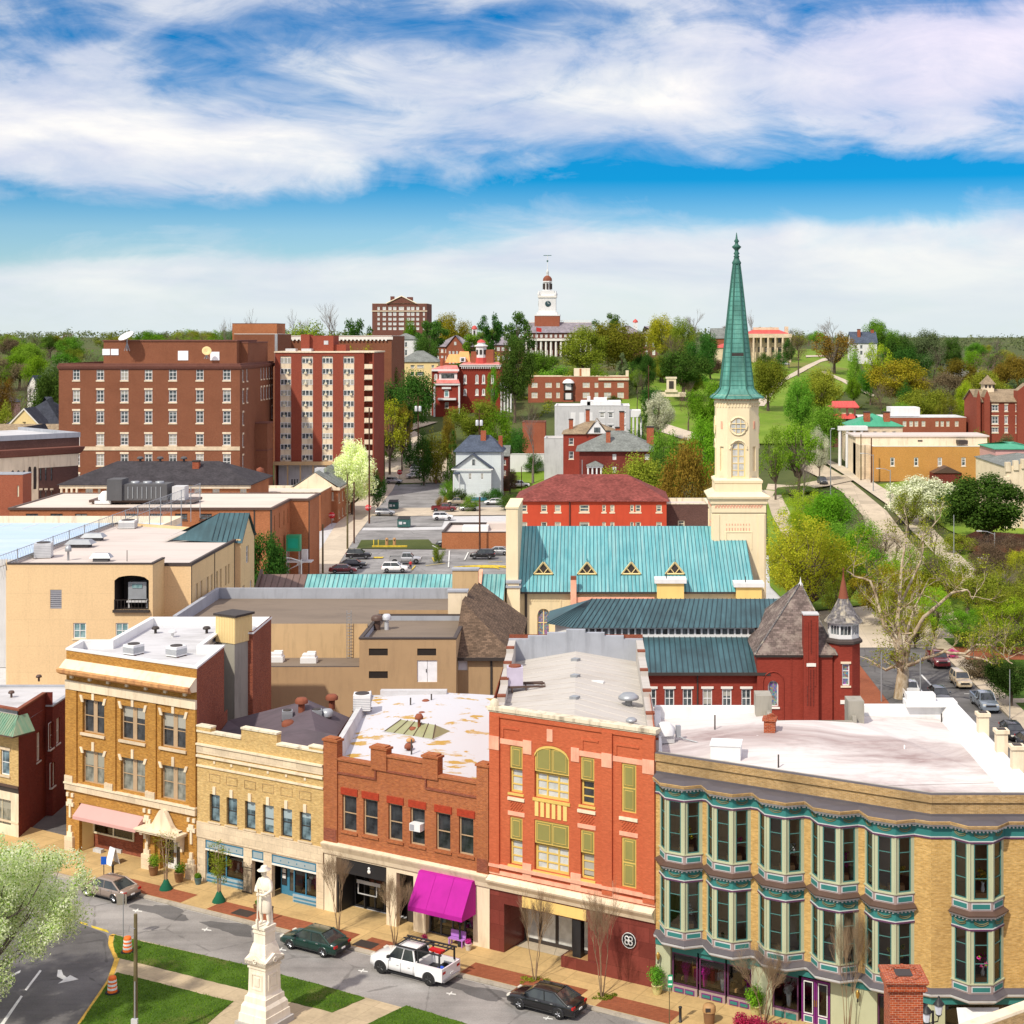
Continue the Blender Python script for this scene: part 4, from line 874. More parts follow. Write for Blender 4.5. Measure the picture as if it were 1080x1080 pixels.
p=G(382,745,11.4);acu((p.x,p.y,11.1),'large white condenser standing at the back left corner of the rust stained roof','white',1.35,1.25,.1)
k=MB();k.box(-.45,.45,-.45,.1,0,.5,0);k.box(-.4,-.05,-.47,-.45,.06,.44,1)
o=k.bd('window_air_conditioner',['white','louver'],bb.obj,None);o.name='air_conditioner'
_u=bb.px(440.5,870);o.location=(_u[0],.1,bb.px(440,876)[1]+.05)
def orange():
 p0=rpt(516.8);p1=rpt(691.5)
 s=Bld('three_storey_brick_building','tall orange-red painted brick building with mustard windows and a gabled white roof','building',p0,RA)
 w=(p1-p0).length;A,B=(0,0),(w,0);bm='opbrick';zt=16.15
 def U(x):return s.px(x,900)[0]
 wn=S('gwhite','mustard',.14,1,3,near=1,sill=('mustard',.06,.15));bigu=S('gwhite','mustard',.16,3,3,.12,near=1,arch=0,sill=('mustard',.06,.2));dk=S('glass','mustard',.13,1,3,near=1,sill=('mustard',.06,.15))
 wns=[];panels=[]
 for zlo,zhi,zmid,ar in((10.85,13.95,12.45,1),(6.1,9.25,7.75,0)):
  for x0,x1,st in((537.7,551,wn),(612.3,626.7,dk)):
   wns.append((U(x0),U(x1),zlo,zmid,st));panels.append((U(x0),U(x1),zmid,zhi,1,0))
  wns.append((U(563.7),U(600),zlo-.05,zmid+.05,bigu));panels.append((U(563.7),U(600),zmid+.05,zhi+(.35 if ar else.1),2,.45 if ar else 0))
  panels.append((U(655.6),U(671),zlo,zhi,-1,0))
 zg=4.2
 op=(U(531.7),U(620),0,3.35)
 hl=[(p[0],p[1],p[2],p[3])for p in panels]
 s.wl(A,B,zg+.9,zt,bm,wns,.28,hls=hl)
 s.wl(A,B,0,zg+.9,'granite',hls=[op],depth=.6)
 for a,b_,c,e,n,ar in panels:
  k=MB();k2=MB()
  k.box(a,b_,.08,.3,c,e,0)
  hw=(b_-a)
  cells=[(a+.12,b_-.12,c+.12,e-.12)]if n==1 else([(a+.12,(a+b_)/2-.04,c+.12,e-.14),((a+b_)/2+.04,b_-.12,c+.12,e-.14)]if n==2 else[(a+.12,b_-.12,c+.12,(c+e)/2-.06),(a+.12,b_-.12,(c+e)/2+.06,e-.12)])
  for q in cells:
   k2.box(q[0],q[1],.04,.08,q[2],q[3],0)
   k2.box(q[0]+.14,q[1]-.14,.01,.04,q[2]+.14,q[3]-.14,0)
   for g0 in((q[0]+.1,q[1]-.1,q[2]+.1,q[2]+.13),(q[0]+.1,q[1]-.1,q[3]-.13,q[3]-.1),(q[0]+.1,q[0]+.13,q[2]+.13,q[3]-.13),(q[1]-.13,q[1]-.1,q[2]+.13,q[3]-.13)):k2.box(g0[0],g0[1],.005,.04,g0[2],g0[3],1)
  s.part('panel_frame',k,'mustard');s.part('blind_panel',k2,['olive','mustard'])
 k=MB();a,b_,e=U(563.7),U(600),14.3;N=14;um=(a+b_)/2;hw=(b_-a)/2;ri=.75
 arc=[(um+hw*t,e-ri+ri*sqrt(max(0,1-t*t*.98)))for t in[-1+2*i/N for i in rg(N+1)]]
 for i in rg(N):
  (x0,z0),(x1,z1)=arc[i],arc[i+1]
  k.pg([(x0,-.0,z0),(x1,-.0,z1),(x1,-.0,e+.02),(x0,0,e+.02)],0)
  k.pg([(x0,-.02,z0-.16),(x1,-.02,z1-.16),(x1,-.02,z1),(x0,-.02,z0)],1);k.pg([(x0,-.02,z0-.16),(x0,.1,z0-.16),(x1,.1,z1-.16),(x1,-.02,z1-.16)],1)
 s.part('arched_head',k,[bm,'mustard'])
 for x0,x1 in((516.9,527.5),(551.6,560.8),(602.3,611),(635.5,646.5),(678.5,691.2)):
  wide=x0 in(516.9,635.5,678.5)
  if wide:s.sb(A,B,U(x0)+.02,U(x1),5.4,zt-.35,.15,bm)
  s.sb(A,B,U(x0)+.02,U(x1),13.55,14.45,.19 if wide else.06,'pstone')
 for x0,x1 in((527.5,551.6),(611,635.5),(646.5,678.5)):s.sb(A,B,U(x0),U(x1),13.98,14.32,.03,'pstone');s.sb(A,B,U(x0)+.3,U(x1)-.3,15.,15.12,.06,bm);s.sb(A,B,U(x0)+.15,U(x0)+.3,14.4,15.12,.06,bm)
 s.sb(A,B,U(577),U(583),14.6,15.4,.05,'pstone');s.sb(A,B,0,w,15.7,16.,.1,bm)
 for x0,x1 in((536,553.5),(609.5,628.5),(653.5,673)):
  s.sb(A,B,U(x0),U(x1),10.35,10.55,.1,'stone');s.sb(A,B,U(x0),U(x1),9.35,9.62,.05,'pstone')
  for r in rg(5):
   for q in rg(5):u=U(x0+2)+(U(x1-2)-U(x0+2))*(q+.5*(r%2))/5;s.sb(A,B,u,u+.11,9.7+r*.12,9.77+r*.12,.05,bm)
 for j in rg(6):u=U(564)+(U(600)-U(564))*j/6;s.sb(A,B,u+.03,u+.3,9.6,10.55,.05,'ypanel')
 for x0,x1 in((551.6,560.8),(602.3,613),(635.5,647),(678.5,691.2)):s.sb(A,B,U(x0),U(x1),5.5,6.35,.08,'pstone')
 s.sb(A,B,0,w,5.75,5.95,.2,'pstone');s.sb(A,B,0,w,5.25,5.5,.08,'pstone')
 yb=121.;R2=s.loc(p1.x-.2,yb);L2=s.loc(p0.x,yb)
 s.wl(B,R2,0,zt,bm);s.wl(R2,L2,0,zt+1.1,'sbrick');s.wl(L2,A,0,zt,bm)
 s.done()
 b=MB();b.swp([A,B],[(0,zg),(.15,zg+.05),(.25,zg+.3),(.5,zg+.62),(.55,zg+.75),(.15,zg+.95),(0,zg+.95)]);s.part('cornice',b,'stone')
 o0,o1=op[0],op[1]
 glz(s,A,B,o0,o1,.1,3.2,2.6,5,'dark','gpale',.22,2.7);b=MB();b.pg([(o0,.02,.08),(o1,.02,.08),(o1,2.6,.08),(o0,2.6,.08)]);b.pg([(o0,2.6,3.36),(o1,2.6,3.36),(o1,.55,3.36),(o0,.55,3.36)],1)
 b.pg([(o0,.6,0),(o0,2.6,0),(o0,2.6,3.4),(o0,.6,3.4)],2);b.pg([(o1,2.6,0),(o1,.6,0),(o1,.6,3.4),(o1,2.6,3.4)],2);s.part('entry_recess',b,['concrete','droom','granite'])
 k=MB();g0,g1=U(551),U(618.5);k.box(g0,g1,-.06,.02,3.42,4.12);s.part('sign_panel',k,'ypanel')
 pl0,pl1=U(592.5),U(634);k=MB();k.box(pl0,pl1,-.1,1.,.02,.85,0);k.box(pl0+.12,pl1-.12,.02,.88,.8,.87,1);s.part('planter_wall',k,['granite','wtan'])
 k=MB();k.box(U(603),U(611.5),.1,.6,.85,3.34);s.part('pillar',k,'iron')
 eu,ez=s.px(664,991.5);k=MB();k.lt([(.5,0),(.5,.05),(.44,.07),(.01,.07)],(0,0,0),28,0);k.lt([(.5,.05),(.5,.09),(.46,.09),(.46,.06)],(0,0,0),28,1)
 for j in rg(4):
  a=pi/4+j*pi/2;cx,cy=.19*cos(a),.19*sin(a);ps=[(cx+.13*cos(t*pi/6),cy+.13*sin(t*pi/6),.1)for t in rg(13)];k.tb(ps,.038,6,1,0)
 k.lt([(.07,.08),(.07,.12),(.01,.12)],(0,0,0),10,1)
 e=k.bd('emblem',['iron','rwhite'],s.obj,(eu,-.02,ez));e.rotation_euler=(radians(90),0,0)
 b=MB();b.box(-.12,w+.12,-.22,.5,zt,zt+.22,0);b.box(-.05,w+.05,-.14,.4,zt-.12,zt,0);b.lt([(.3,0),(.3,.35),(.15,.5),(.01,.55)],(.3,.1,zt+.2),8);b.pg([(w,.45,zt-1.2),(0,.45,zt-1.2),(0,.45,zt),(w,.45,zt)],1)
 s.part('coping',b,['coping_stone','wroof'])
 zr=15.1;zc=16.;b=MB();mF=V3((w/2,.5));mB=(V3(R2)+V3(L2))/2
 b.pg([(mF.x,mF.y,zc),(mB.x,mB.y,zc),(L2[0],L2[1],zr),(.1,.5,zr)])
 b.pg([(w-.1,.5,zr),(R2[0],R2[1],zr),(mB.x,mB.y,zc),(mF.x,mF.y,zc)])
 for f in[i/14 for i in rg(1,14)]:
  a=V3((.1,.5)).lerp(V3(L2),f);c=mF.lerp(mB,f);e=V3((w-.1,.5)).lerp(V3(R2),f)
  b.tb([(a.x,a.y,zr+.01),(c.x,c.y,zc+.01),(e.x,e.y,zr+.01)],.035,4,0,0)
 for f in(.28,.58,.83):c=mF.lerp(mB,f);b.cbx(c.x,c.y,zc-.05,.55,.55,.2,1)
 s.part('roof',b,['wsroof','gmet'])
 b=MB()
 for P0,P1,sgn in((V3((0,.4)),V3(L2),1),(V3((w,.4)),V3(R2),-1)):
  n=5
  for i in rg(n):
   a=P0.lerp(P1,i/n);c=P0.lerp(P1,(i+1)/n);zz=zt-.55+.32*i;d=(c-a).normalized();nn=V3((d.y,-d.x))*sgn
   q=[a,c,c+nn*.55,a+nn*.55];q=q if sgn<0 else q[::-1]
   b.pm([(v.x,v.y)for v in q],zr-.3,zz,0)
   b.pm([(v.x,v.y)for v in([a,a+d*.5,a+d*.5+nn*.6,a-nn*.02+nn*.6]if sgn<0 else[a,a+d*.5,a+d*.5+nn*.6,a+nn*.6][::-1])],zz,zz+.14,1)
 for i in rg(7):
  a=V3(L2).lerp(V3(R2),i/7);c=V3(L2).lerp(V3(R2),(i+1)/7);zz=zt+.8+.25*(3-abs(3-i));d=(c-a).normalized();nn=V3((d.y,-d.x))
  b.pm([(v.x,v.y)for v in(a+nn*.5,c+nn*.5,c,a)],zr-.3,zz,2)
 s.part('side_parapet',b,['wsroof','terra','copg'])
 return s
ob=orange()
p=G(543,727,15.4);t=th('air_conditioner','lavender rooftop condenser on a rusty steel frame, on the gabled white roof','air conditioner',(p.x,p.y,15.2),.1)
k=MB();k.cbx(0,0,.55,1.15,1.,1.3);k.bd('casing','lavender_metal',t);k=MB();k.lt([(.45,0),(.45,.12),(.38,.12),(.1,.05),(.01,.05)],(0,0,1.85),14);k.bd('fan','terra',t)
k=MB()
for yy in(-.5,.5):k.box(-1.,2.2,yy-.05,yy+.05,.42,.55);
for xx in(-.9,-.2,.8,2.):k.box(xx-.05,xx+.05,-.55,.55,.35,.42);k.box(xx-.04,xx+.04,-.54,-.46,0,.35);k.box(xx-.04,xx+.04,.46,.54,0,.35)
k.tb([(.6,0,.7),(2.,.1,.7),(2.4,.1,.25),(3.2,0,.2)],.04,5);k.bd('steel_frame','bmet',t)
for i,(x,y,h,r,nm,kd)in en(((663,742,1.,.42,'big round exhaust cowl near the right edge of the gabled white roof','mushroom'),(666,762,.6,.22,'small round exhaust cowl in front of the big one on the gabled white roof','mushroom'),(681,738,.4,.12,'tiny gray pipe at the right parapet of the gabled white roof','pipe'))):
 p=G(x,y,15.5);vt((p.x,p.y,15.2),nm,'gmet',h,r,kind=kd)
k=MB();k.box(-1,1,-.2,.2,.05,.3);k.box(-.9,-.7,-.25,.25,-.1,.05);k.box(.7,.9,-.25,.25,-.1,.05);p=G(623,722,15.5)
tag(k.bd('roof_duct','white',None,(p.x,p.y,15.5),-.25),'short white duct lying across the right slope of the gabled white roof','duct')
#  corner building with oriel bays
def bay_building():
 p0=rpt(691.7);pc=rpt(982);Y2=pc.y;X2=24.75
 s=Bld('bay_window_building','yellow brick corner building with teal and purple oriel bays and a white roof','building',p0,RA)
 w=(pc-p0).length;A,B=(0,0),(w,0);D=s.loc(X2,Y2);E=s.loc(X2,107.8);bm='gbrick'
 zp=14.9;zr=13.95
 bck=[E,s.loc(16.9,107.8),s.loc(16.9,104.2),s.loc(11.4,104.2),s.loc(11.4,107.6),s.loc(p0.x+.3,107.6)]
 BD=.83;FW=1.3
 bays=[]
 for x in(721.8,772.7,828.7,885.7,944.5):
  uc=s.px(x,950,(0,-BD),(1,-BD))[0];u=[uc-FW-BD,uc-FW,uc,uc+BD]
  bays.append(([(u[0],0),(u[1],-BD),(u[2],-BD),(u[3],0)],A,B,u[0],u[3]))
 ul=s.px(1023.2,950,B,D);dB=(V3(D)-V3(B)).normalized();nB=V3((dB.y,-dB.x))
 k=(1034.8-CX)/F;uc=k*(Y2-BD)-pc.x;q=[uc-.65-BD,uc-.65,uc+.65,uc+.65+BD]
 PB=lambda u,o=0:tuple(V3(B)+dB*u+nB*o)
 bays.append(([PB(q[0]),PB(q[1],BD),PB(q[2],BD),PB(q[3])],B,D,q[0],q[3]))
 FL=[(4.45,7.45),(9.2,12.35)]
 holesA=[(b[3]+.15,b[4]-.15,z0-.1,z1+.1)for b in bays[:5]for z0,z1 in FL]
 holesB=[(b[3]+.15,b[4]-.15,z0-.1,z1+.1)for b in bays[5:]for z0,z1 in FL]
 s.wl(A,B,3.3,13.2,bm,hls=holesA,depth=.25);s.wl(B,D,3.3,13.2,bm,hls=holesB,depth=.25)
 s.wl(A,B,13.2,zp,'pbrick');s.wl(B,D,13.2,zp,'pbrick')
 s.wl(D,E,0,zp-.2,'gbrick');
 bk=[E]+bck[1:]+[A]
 for i in rg(len(bk)-1):s.wl(bk[i],bk[i+1],0,zp-.25,'gstucco')
 s.sb(A,B,0,w+.1,zp-.45,zp,.12,'pbrick');s.sb(B,D,0,(V3(D)-V3(B)).length-.03,zp-.45,zp,.12,'pbrick')
 U=lambda x:s.px(x,1040)[0]
 ops=[(U(707),U(792.5),0,3.),(U(814),U(876),0,3.),(U(925),U(978),0,3.)]
 s.wl(A,B,0,3.3,'sage',hls=ops,depth=.4)
 LB=(V3(D)-V3(B)).length
 ob_=(.8,LB-.8,0,3.);s.wl(B,D,0,3.3,'sage',hls=[ob_],depth=.4)
 s.done()
 pth=[A,B,D]+bck
 b=MB();inner=[(.3,.4),(w-.1,.45),(D[0]-.3,D[1]+.3)]+[tuple(p)for p in bck]
 C0=s.loc(14.2,103.9);fr=s.loc(13.6,90.5)
 b.pg([(p[0],p[1],zr)for p in inner])
 g0=s.loc(5.,96.5);g1=s.loc(11.2,107.2);g2=s.loc(14.2,104);g3=s.loc(14.9,92.2);g4=s.loc(24.,100)
 b.pg([(*s.loc(3.6,96.3),zr+.02),(*s.loc(13.3,91.),zr+.02),(*g2,zr+.75)]);b.pg([(*s.loc(3.6,96.3),zr+.02),(*g2,zr+.75),(*s.loc(11.3,104.4),zr+.65),(*s.loc(11.3,107.2),zr+.5)]);b.pg([(*s.loc(3.6,96.3),zr+.02),(*s.loc(11.3,107.2),zr+.5),(*s.loc(3.4,107.2),zr+.02)])
 b.pg([(*s.loc(13.3,91.),zr+.02),(*s.loc(24.2,92),zr+.02),(*s.loc(16.9,104.2),zr+.55),(*g2,zr+.75)]);b.pg([(*s.loc(24.2,92),zr+.02),(*s.loc(24.2,107),zr+.02),(*s.loc(17,107.4),zr+.3),(*s.loc(16.9,104.2),zr+.55)])
 s.part('roof',b,'pink_white_roof')
 b=MB();b.swp([A,B,D],[(-.12,zp),(-.5,zp-.02),(-.52,zr)],0);b.swp([A,B,D],[(.12,zp-.001),(.1,zp+.05),(-.12,zp+.05)],1)
 D_=V3(D).lerp(V3(E),.003);b.swp([D_,E],[(.05,zp-.4),(.08,zp+.1),(-.15,zp+.32),(-.5,zp+.3),(-.9,zp-.1),(-1.3,zr)],2)
 b.swp([E,bck[1]],[(.06,zp-.35),(.06,zp),(-.5,zp),(-.55,zr)],2)
 b.swp([bck[4],bck[5]],[(.05,zp-.35),(.05,zp-.05),(-.4,zp-.05),(-.45,zr)],2);b.swp([bck[5],A],[(.05,zp-.5),(.05,zp-.3),(-.4,zp-.3),(-.45,zr)],2)
 b.swp([bck[1],bck[2]],[(.02,zp-.3),(.02,zp+.0),(-.25,zp+0),(-.3,zr)],0);b.swp([bck[3],bck[4]],[(.02,zp-.3),(.02,zp-.05),(-.25,zp-.05),(-.3,zr)],0)
 e=s.loc(24.,107.6);b.cbx(s.loc(22.9,107.5)[0],s.loc(22.9,107.5)[1],zp,3.6,1.4,.35,2,-RA);b.cbx(s.loc(22.2,107.5)[0],s.loc(22.2,107.5)[1],zp+.35,2.,1.,.5,2,-RA)
 for(X,Y)in((17.2,105.4),(11.,107.)):
  q=s.loc(X,Y);b.cbx(q[0],q[1],zr-.5,1.1,1.6,2.4,3,-RA)
 s.part('roof_parapet',b,['gstucco','ledg','white','gstucco'])
 for x,y,hh in((1031,783,1.5),(1056,804,1.6),(1075.5,822,1.6)):
  g=G(x,y,14.5);q=s.loc(24.55,g.y);b=MB();b.cbx(q[0],q[1],zr-.1,.68,.62,hh+.9,0,-RA);b.cbx(q[0],q[1],zr+hh+.8,.86,.8,.22,0,-RA);b.cbx(q[0],q[1],zr+hh+1.02,.5,.45,.04,1,-RA);s.part('chimney',b,['stone','dark'])
 fu=[(0,0)]
 for ps,*_ in bays[:5]:fu+=ps
 fu.append(B);fu+=bays[5][0];fu.append(D)
 b=MB();b.swp(fu,[(.03,12.45),(.03,13.1)],0);b.swp(fu,[(0,12.38),(.07,12.38),(.07,12.47),(.03,12.47)],1);b.swp(fu,[(.03,12.475),(.08,12.475),(.08,12.52),(.03,12.52)],2)
 b.swp(fu,[(.03,13.1),(.16,13.14),(.3,13.16),(.34,13.27),(.3,13.3)],2);b.swp(fu,[(.3,13.26),(.42,13.3),(.46,13.46),(.44,13.5),(.4,13.5)],3);b.swp(fu,[(.44,13.5),(0.,13.66)],4)
 s.part('top_cornice',b,['teal','purple','pgray','pbrick','ledg'])
 b=MB()
 for ps,*_ in bays:b.pg([(p[0],p[1],13.66)for p in ps])
 b.swp([A,B,D],[(.02,13.6),(.02,13.78),(-.02,13.8)],0);s.part('ledge',b,'ledg')
 b=MB()
 for i in rg(len(fu)-1):
  a,c=V3(fu[i]),V3(fu[i+1]);L=(c-a).length;d=(c-a)/L;n=V3((d.y,-d.x));m=int(L/.2)
  for j in rg(m):
   q=a+d*(L*(j+.5)/m)+n*.12;b.cbx(q.x,q.y,13.02,.08,.12,.08,0,angle(d))
 s.part('dentils',b,'white')['kind']='stuff'
 b=MB();b.swp(fu,[(0,3.3),(.12,3.36),(.3,3.5),(.32,3.62),(.3,3.64)],0);b.swp(fu,[(.3,3.6),(.34,3.66),(0,3.86)],1);b.swp([A,B,D],[(.02,2.95),(.06,2.95),(.06,3.3),(.02,3.3)],2);s.part('lower_cornice',b,['pgray','ledg','teal'])
 st=S('cglass','tframe',.055,1,3,near=1,depth=.09,key=(.37,.72))
 for bi,(ps,wa,wb,u0,u1)in en(bays):
  body=MB();names=['sage','teal','purple','pgray','mauve','bmet','grelief']
  bo=bpy.data.objects.new('bay_window',None)
  faces=[(V3(ps[i]),V3(ps[i+1]))for i in rg(3)]
  wreq=[]
  for fi,(a,c)in en(faces):
   L=(c-a).length;e=.24 if L>1.2 else.2
   hs=[(e,L-e,z0,z1)for z0,z1 in FL]
   body.wl(a,c,4.4,7.5,[(e,L-e,FL[0][0],FL[0][1])],.07,0);body.wl(a,c,9.1,12.4,[(e,L-e,FL[1][0],FL[1][1])],.07,0)
   for z0,z1 in FL:wreq.append((a,c,e,L-e,z0,z1))
   for zb,zt_ in((3.84,4.4),(8.52,9.1)):
    body.wq(a,c,0,L,zb,zt_,0,4);body.wbox(a,c,.1,L-.1,zb+.1,zt_-.1,.035,.0,3);body.wbox(a,c,.16,L-.16,zb+.16,zt_-.16,.05,.0,1)
    body.wbox(a,c,-.02,L+.02,zt_,zt_+.07,.08,0,0)
   body.wq(a,c,0,L,7.5,8.2,.0,1)
   for zb in(7.62,12.6):
    o_=.05
    for t in rg(2):
     d=(c-a).normalized();n=V3((d.y,-d.x));cx=L*(.5);P3=[]
     for q in rg(9):
      uu=cx+(q-4)/4*(L*.32);zz=zb+.36-.16*(1-((q-4)/4)**2)-t*.1;v=a+d*uu+n*(o_+.01);P3.append((v.x,v.y,zz))
     body.tb(P3,.022,4,6,0)
  body.swp(ps,[(0,7.44),(.06,7.44),(.06,7.53),(0,7.53)],2);body.swp(ps,[(0,7.535),(.06,7.535),(.06,7.575),(0,7.575)],3)
  body.swp(ps,[(0,8.12),(.1,8.14),(.22,8.2),(.24,8.28),(.2,8.3)],3);body.swp(ps,[(.2,8.28),(.34,8.32),(.36,8.4),(0,8.54)],5)
  for i in rg(3):
   a,c=faces[i];L=(c-a).length;d=(c-a)/L;n=V3((d.y,-d.x));m=int(L/.2)
   for j in rg(m):q=a+d*(L*(j+.5)/m)+n*.09;body.cbx(q.x,q.y,8.07,.08,.1,.07,3,angle(d))
  body.pg([(p[0],p[1],4.4)for p in ps],0);body.pg([(p[0],p[1],9.12)for p in ps],0);body.pg([(p[0],p[1],7.52)for p in ps][::-1],0)
  for p in ps[1:3]:
   body.lt([(.07,4.4),(.07,7.44)],(p[0],p[1],0),6,0);body.lt([(.07,9.1),(.07,12.38)],(p[0],p[1],0),6,0)
  bpy.data.objects.remove(bo);bo=body.bd('bay_window',names,s.obj)
  for r in wreq:window(bo,*r[:2],r[2],r[3],r[4],r[5],st)
  for z0,z1 in FL:room(s,wa,wb,u0+.0,u1-.0,z0,z1+.05,2.2,'bmet','tans','room_interior')
 def rng(x0,x1):return U(x0),U(x1)
 for x0,x1 in((708,734.5),(736.5,764),(766,792)):
  u0,u1=rng(x0,x1);glz(s,A,B,u0,u1,.62,2.6,.25,1,'purple',fw=.08);k=MB();k.box(u0,u1,.1,.3,.05,.6,0)
  for q0,q1 in((.1,.5),(.52,.92)):k.box(u0+(u1-u0)*q0,u0+(u1-u0)*q1-.05,.06,.1,.18,.48,1);k.box(u0+(u1-u0)*q0+.06,u0+(u1-u0)*q1-.11,.04,.06,.24,.42,2)
  k.box(u0,u1,.1,.3,2.62,3.,2);s.part('stall_riser',k,['mauve','ppaint','teal'])
 u0,u1=rng(814,841);glz(s,A,B,u0,u1,.62,2.7,.25,1,'purple',fw=.08);k=MB();k.box(u0,u1,.1,.3,.05,.6,0)
 for q0,q1 in((.08,.5),(.52,.96)):k.box(u0+(u1-u0)*q0,u0+(u1-u0)*q1-.05,.06,.1,.15,.5,1)
 k.box(u0,u1,.1,.3,2.72,3.,1);s.part('stall_riser',k,['mauve','teal'])
 u0,u1=rng(843.5,874);d_=door(s,A,B,u0,u1,.05,2.75,.3,'ppaint','cglass',2,.22)
 k=MB();L=(u1-u0)/2
 for j in rg(2):
  x=j*L
  for a in((.16,L-.16,.62,.68),(.16,L-.16,2.5,2.56),(.16,.21,.68,2.5),(L-.21,L-.16,.68,2.5),(.16,L-.16,.1,.15),(.16,L-.16,.48,.53),(.16,.21,.15,.48),(L-.21,L-.16,.15,.48)):k.box(x+a[0],x+a[1],-.085,-.061,a[2],a[3],0)
  k.box(x+.23,x+L-.23,-.08,-.062,.17,.46,1)
 k.bd('door_moulding',['white','teal'],d_)
 u0,u1=rng(925,978);glz(s,A,B,u0,u1,.5,2.8,.25,3,'purple',fw=.08)
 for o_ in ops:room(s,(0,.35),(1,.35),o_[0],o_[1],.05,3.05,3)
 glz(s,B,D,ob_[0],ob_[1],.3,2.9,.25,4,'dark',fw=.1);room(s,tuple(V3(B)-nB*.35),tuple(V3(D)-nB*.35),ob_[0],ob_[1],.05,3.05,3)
 k=MB();a0,a1=1.35,3.75
 f=lambda u,o,z:(*(V3(B)+dB*u+nB*o),z)
 k.pg([f(a0,1.15,2.),f(a1,1.15,2.),f(a1,.45,2.95),f(a0,.45,2.95)]);k.pg([f(a1,1.16,2.),f(a0,1.16,2.),f(a0,.46,2.93),f(a1,.46,2.93)]);s.part('awning',k,'white')
 for x in(696,906):
  u,z=s.px(x,1008 if x<700 else 1048);k=MB();k.lt([(.03,0),(.09,.1),(.13,.35),(.05,.5),(.01,.52)],(u,-.25,z-.2),8,0);k.box(u-.03,u+.03,-.25,-.02,z-.05,z+.02,1);k.lt([(.02,0),(.06,.05),(.03,.25)],(u,-.25,z-.42),6,1);s.part('wall_lantern',k,['brass','iron'])
 return s,bays
BAY,BAYS=bay_building()
p=G(812,776,14.2);k=MB();k.cbx(0,0,0,.75,.7,1.1);k.cbx(0,0,.95,.95,.9,.2)
for q in rg(5):k.cbx(ru(-.3,.3),ru(-.25,.25),1.15,.24,.2,ru(.08,.2),0,RND.random())
k.cbx(0,-.2,-.1,1.6,1.5,.22,1)
o=k.bd('brick_chimney',['chbrick','white'],None,(p.x,p.y,14.3),-.2);tag(o,'crumbling red brick chimney stub on the white roof in front of the red church','chimney')
for i,(x,y,h,m,nm)in en(((754,768,1.2,'dark','tall dark pipe at the back left of the corner building roof'),(821,806,.9,'dark','short dark pipe in the middle of the corner building roof'),(953,753,.4,'white','little white stub vent at the back of the corner building roof'),(993,757,.6,'dark','small dark pipe at the back right corner of the roof beside the street'),(954,789,.5,'white','small white stub vent at the centre of the right roof section'))):
 p=G(x,y,14.3);vt((p.x,p.y,14.),nm,m,h,.1,kind='pipe')
p=G(766,797,14.2);k=MB();k.cbx(0,0,0,1.9,1.6,.9);k.cbx(0,0,.9,2.,1.7,.08);tag(k.bd('roof_hatch','white',None,(p.x,p.y,14.1),-.15),'large white box hatch on the corner building roof','roof hatch')
p=G(701,778,14.3);k=MB();k.cbx(0,0,0,1.1,1.,.5,1);k.lt([(.75,.5),(.7,.9),(.35,1.25),(.01,1.3)],(0,0,0),6,0);k.cbx(.95,.1,.2,.3,.3,.8,2);k.tb([(.9,.1,.3),(1.3,-.5,.2),(2.,-1.,.1)],.05,5,2);tag(k.bd('kitchen_exhaust',['white','pgray','gmet'],None,(p.x,p.y,14.05),.2),'white domed exhaust fan at the left edge of the corner building roof','exhaust fan')
#  ground and streets (sheets, each a few mm above the last)
def sht(name,ps,z,m,thk=0.,edge=None):
 b=MB()
 if thk:b.pm(ps,z-thk,z,1 if edge else 0,0,0);o=b.bd(name,[m,edge]if edge else[m])
 else:b.pg([(p[0],p[1],z)for p in ps]);o=b.bd(name,[m])
 sct(o);return o
def terrain():
 b=MB();ys=[20,60,100,150,200,250,275,300,325,350,375,400,430,460,490,525,560,590,620,660,700,720,760,820,900,1000,1200,1500,2000,3000,5000]
 rows=[]
 for y in ys:
  row=[]
  for i in rg(65):
   c=-1500+i*70;X=(c-CX)/F*max(y,200);row.append((X,y,T(X,y)-.12+(ru(-.4,.4)if y>620 else 0)))
  rows.append(row)
 b.grid(rows,0,1);far=MB()
 far.grid([[(X,y,z)for X in(-9000,0,9000)]for y,z in((4900,34),(20000,30))],0)
 sct(b.bd('ground','tground'));sct(far.bd('far_plain','tground'))
terrain()
sht('yard_paving',[(-90,118),(-40,100),(30,86),(31.5,86),(31.5,235),(-90,235)][:6],-.06,'pgray')
rdn=rn.to_2d()if hasattr(rn,'to_2d')else rn
def onr(t,off):v=V3((rA.x,rA.y))+V3((rd.x,rd.y))*t+V3((rn.x,rn.y))*off;return(v.x,v.y)
sht('street',[(-120,20),(90,20),(90,82.4),(43,82.4),(31.5,84),(24,81),onr(50,4.5),onr(-40,4.5),(-120,170)],0.,'asphalt')
c0=G(150,947);cw=4.35
SW=[onr(-40,-3),onr(57,-1),(26,85.9),(31.6,86.2),(31.6,80.5),(24.5,79.4),onr(55.5,cw),onr(-40,cw)]
sht('sidewalk',SW[::-1],.13,'sidewalk',.3,'curb')
b=MB();L=95;
b.swp([onr(-40,cw),onr(55.5,cw)],[(-.3,.134),(.0,.136),(.03,.0)],0);sct(b.bd('curb','curb'))
for t0,t1 in((7.5,15.5),(18,30.5),(31.5,38.5),(40,48.5),(50,55)):
 sht('bpave',[onr(t0,cw-.35),onr(t1,cw-.35),onr(t1,cw-2.1),onr(t0,cw-2.1)],.139,'bpave')
sht('alley',[(-48.9,123),(-43.3,120),(-43.3,150),(-48,150)],.02,'asd')
tr=[G(x,y)for x,y in((-260,1000),(0,958),(60,967),(88,975),(112,985),(121,1012),(113,1035),(82,1082),(30,1160),(-500,1300))]
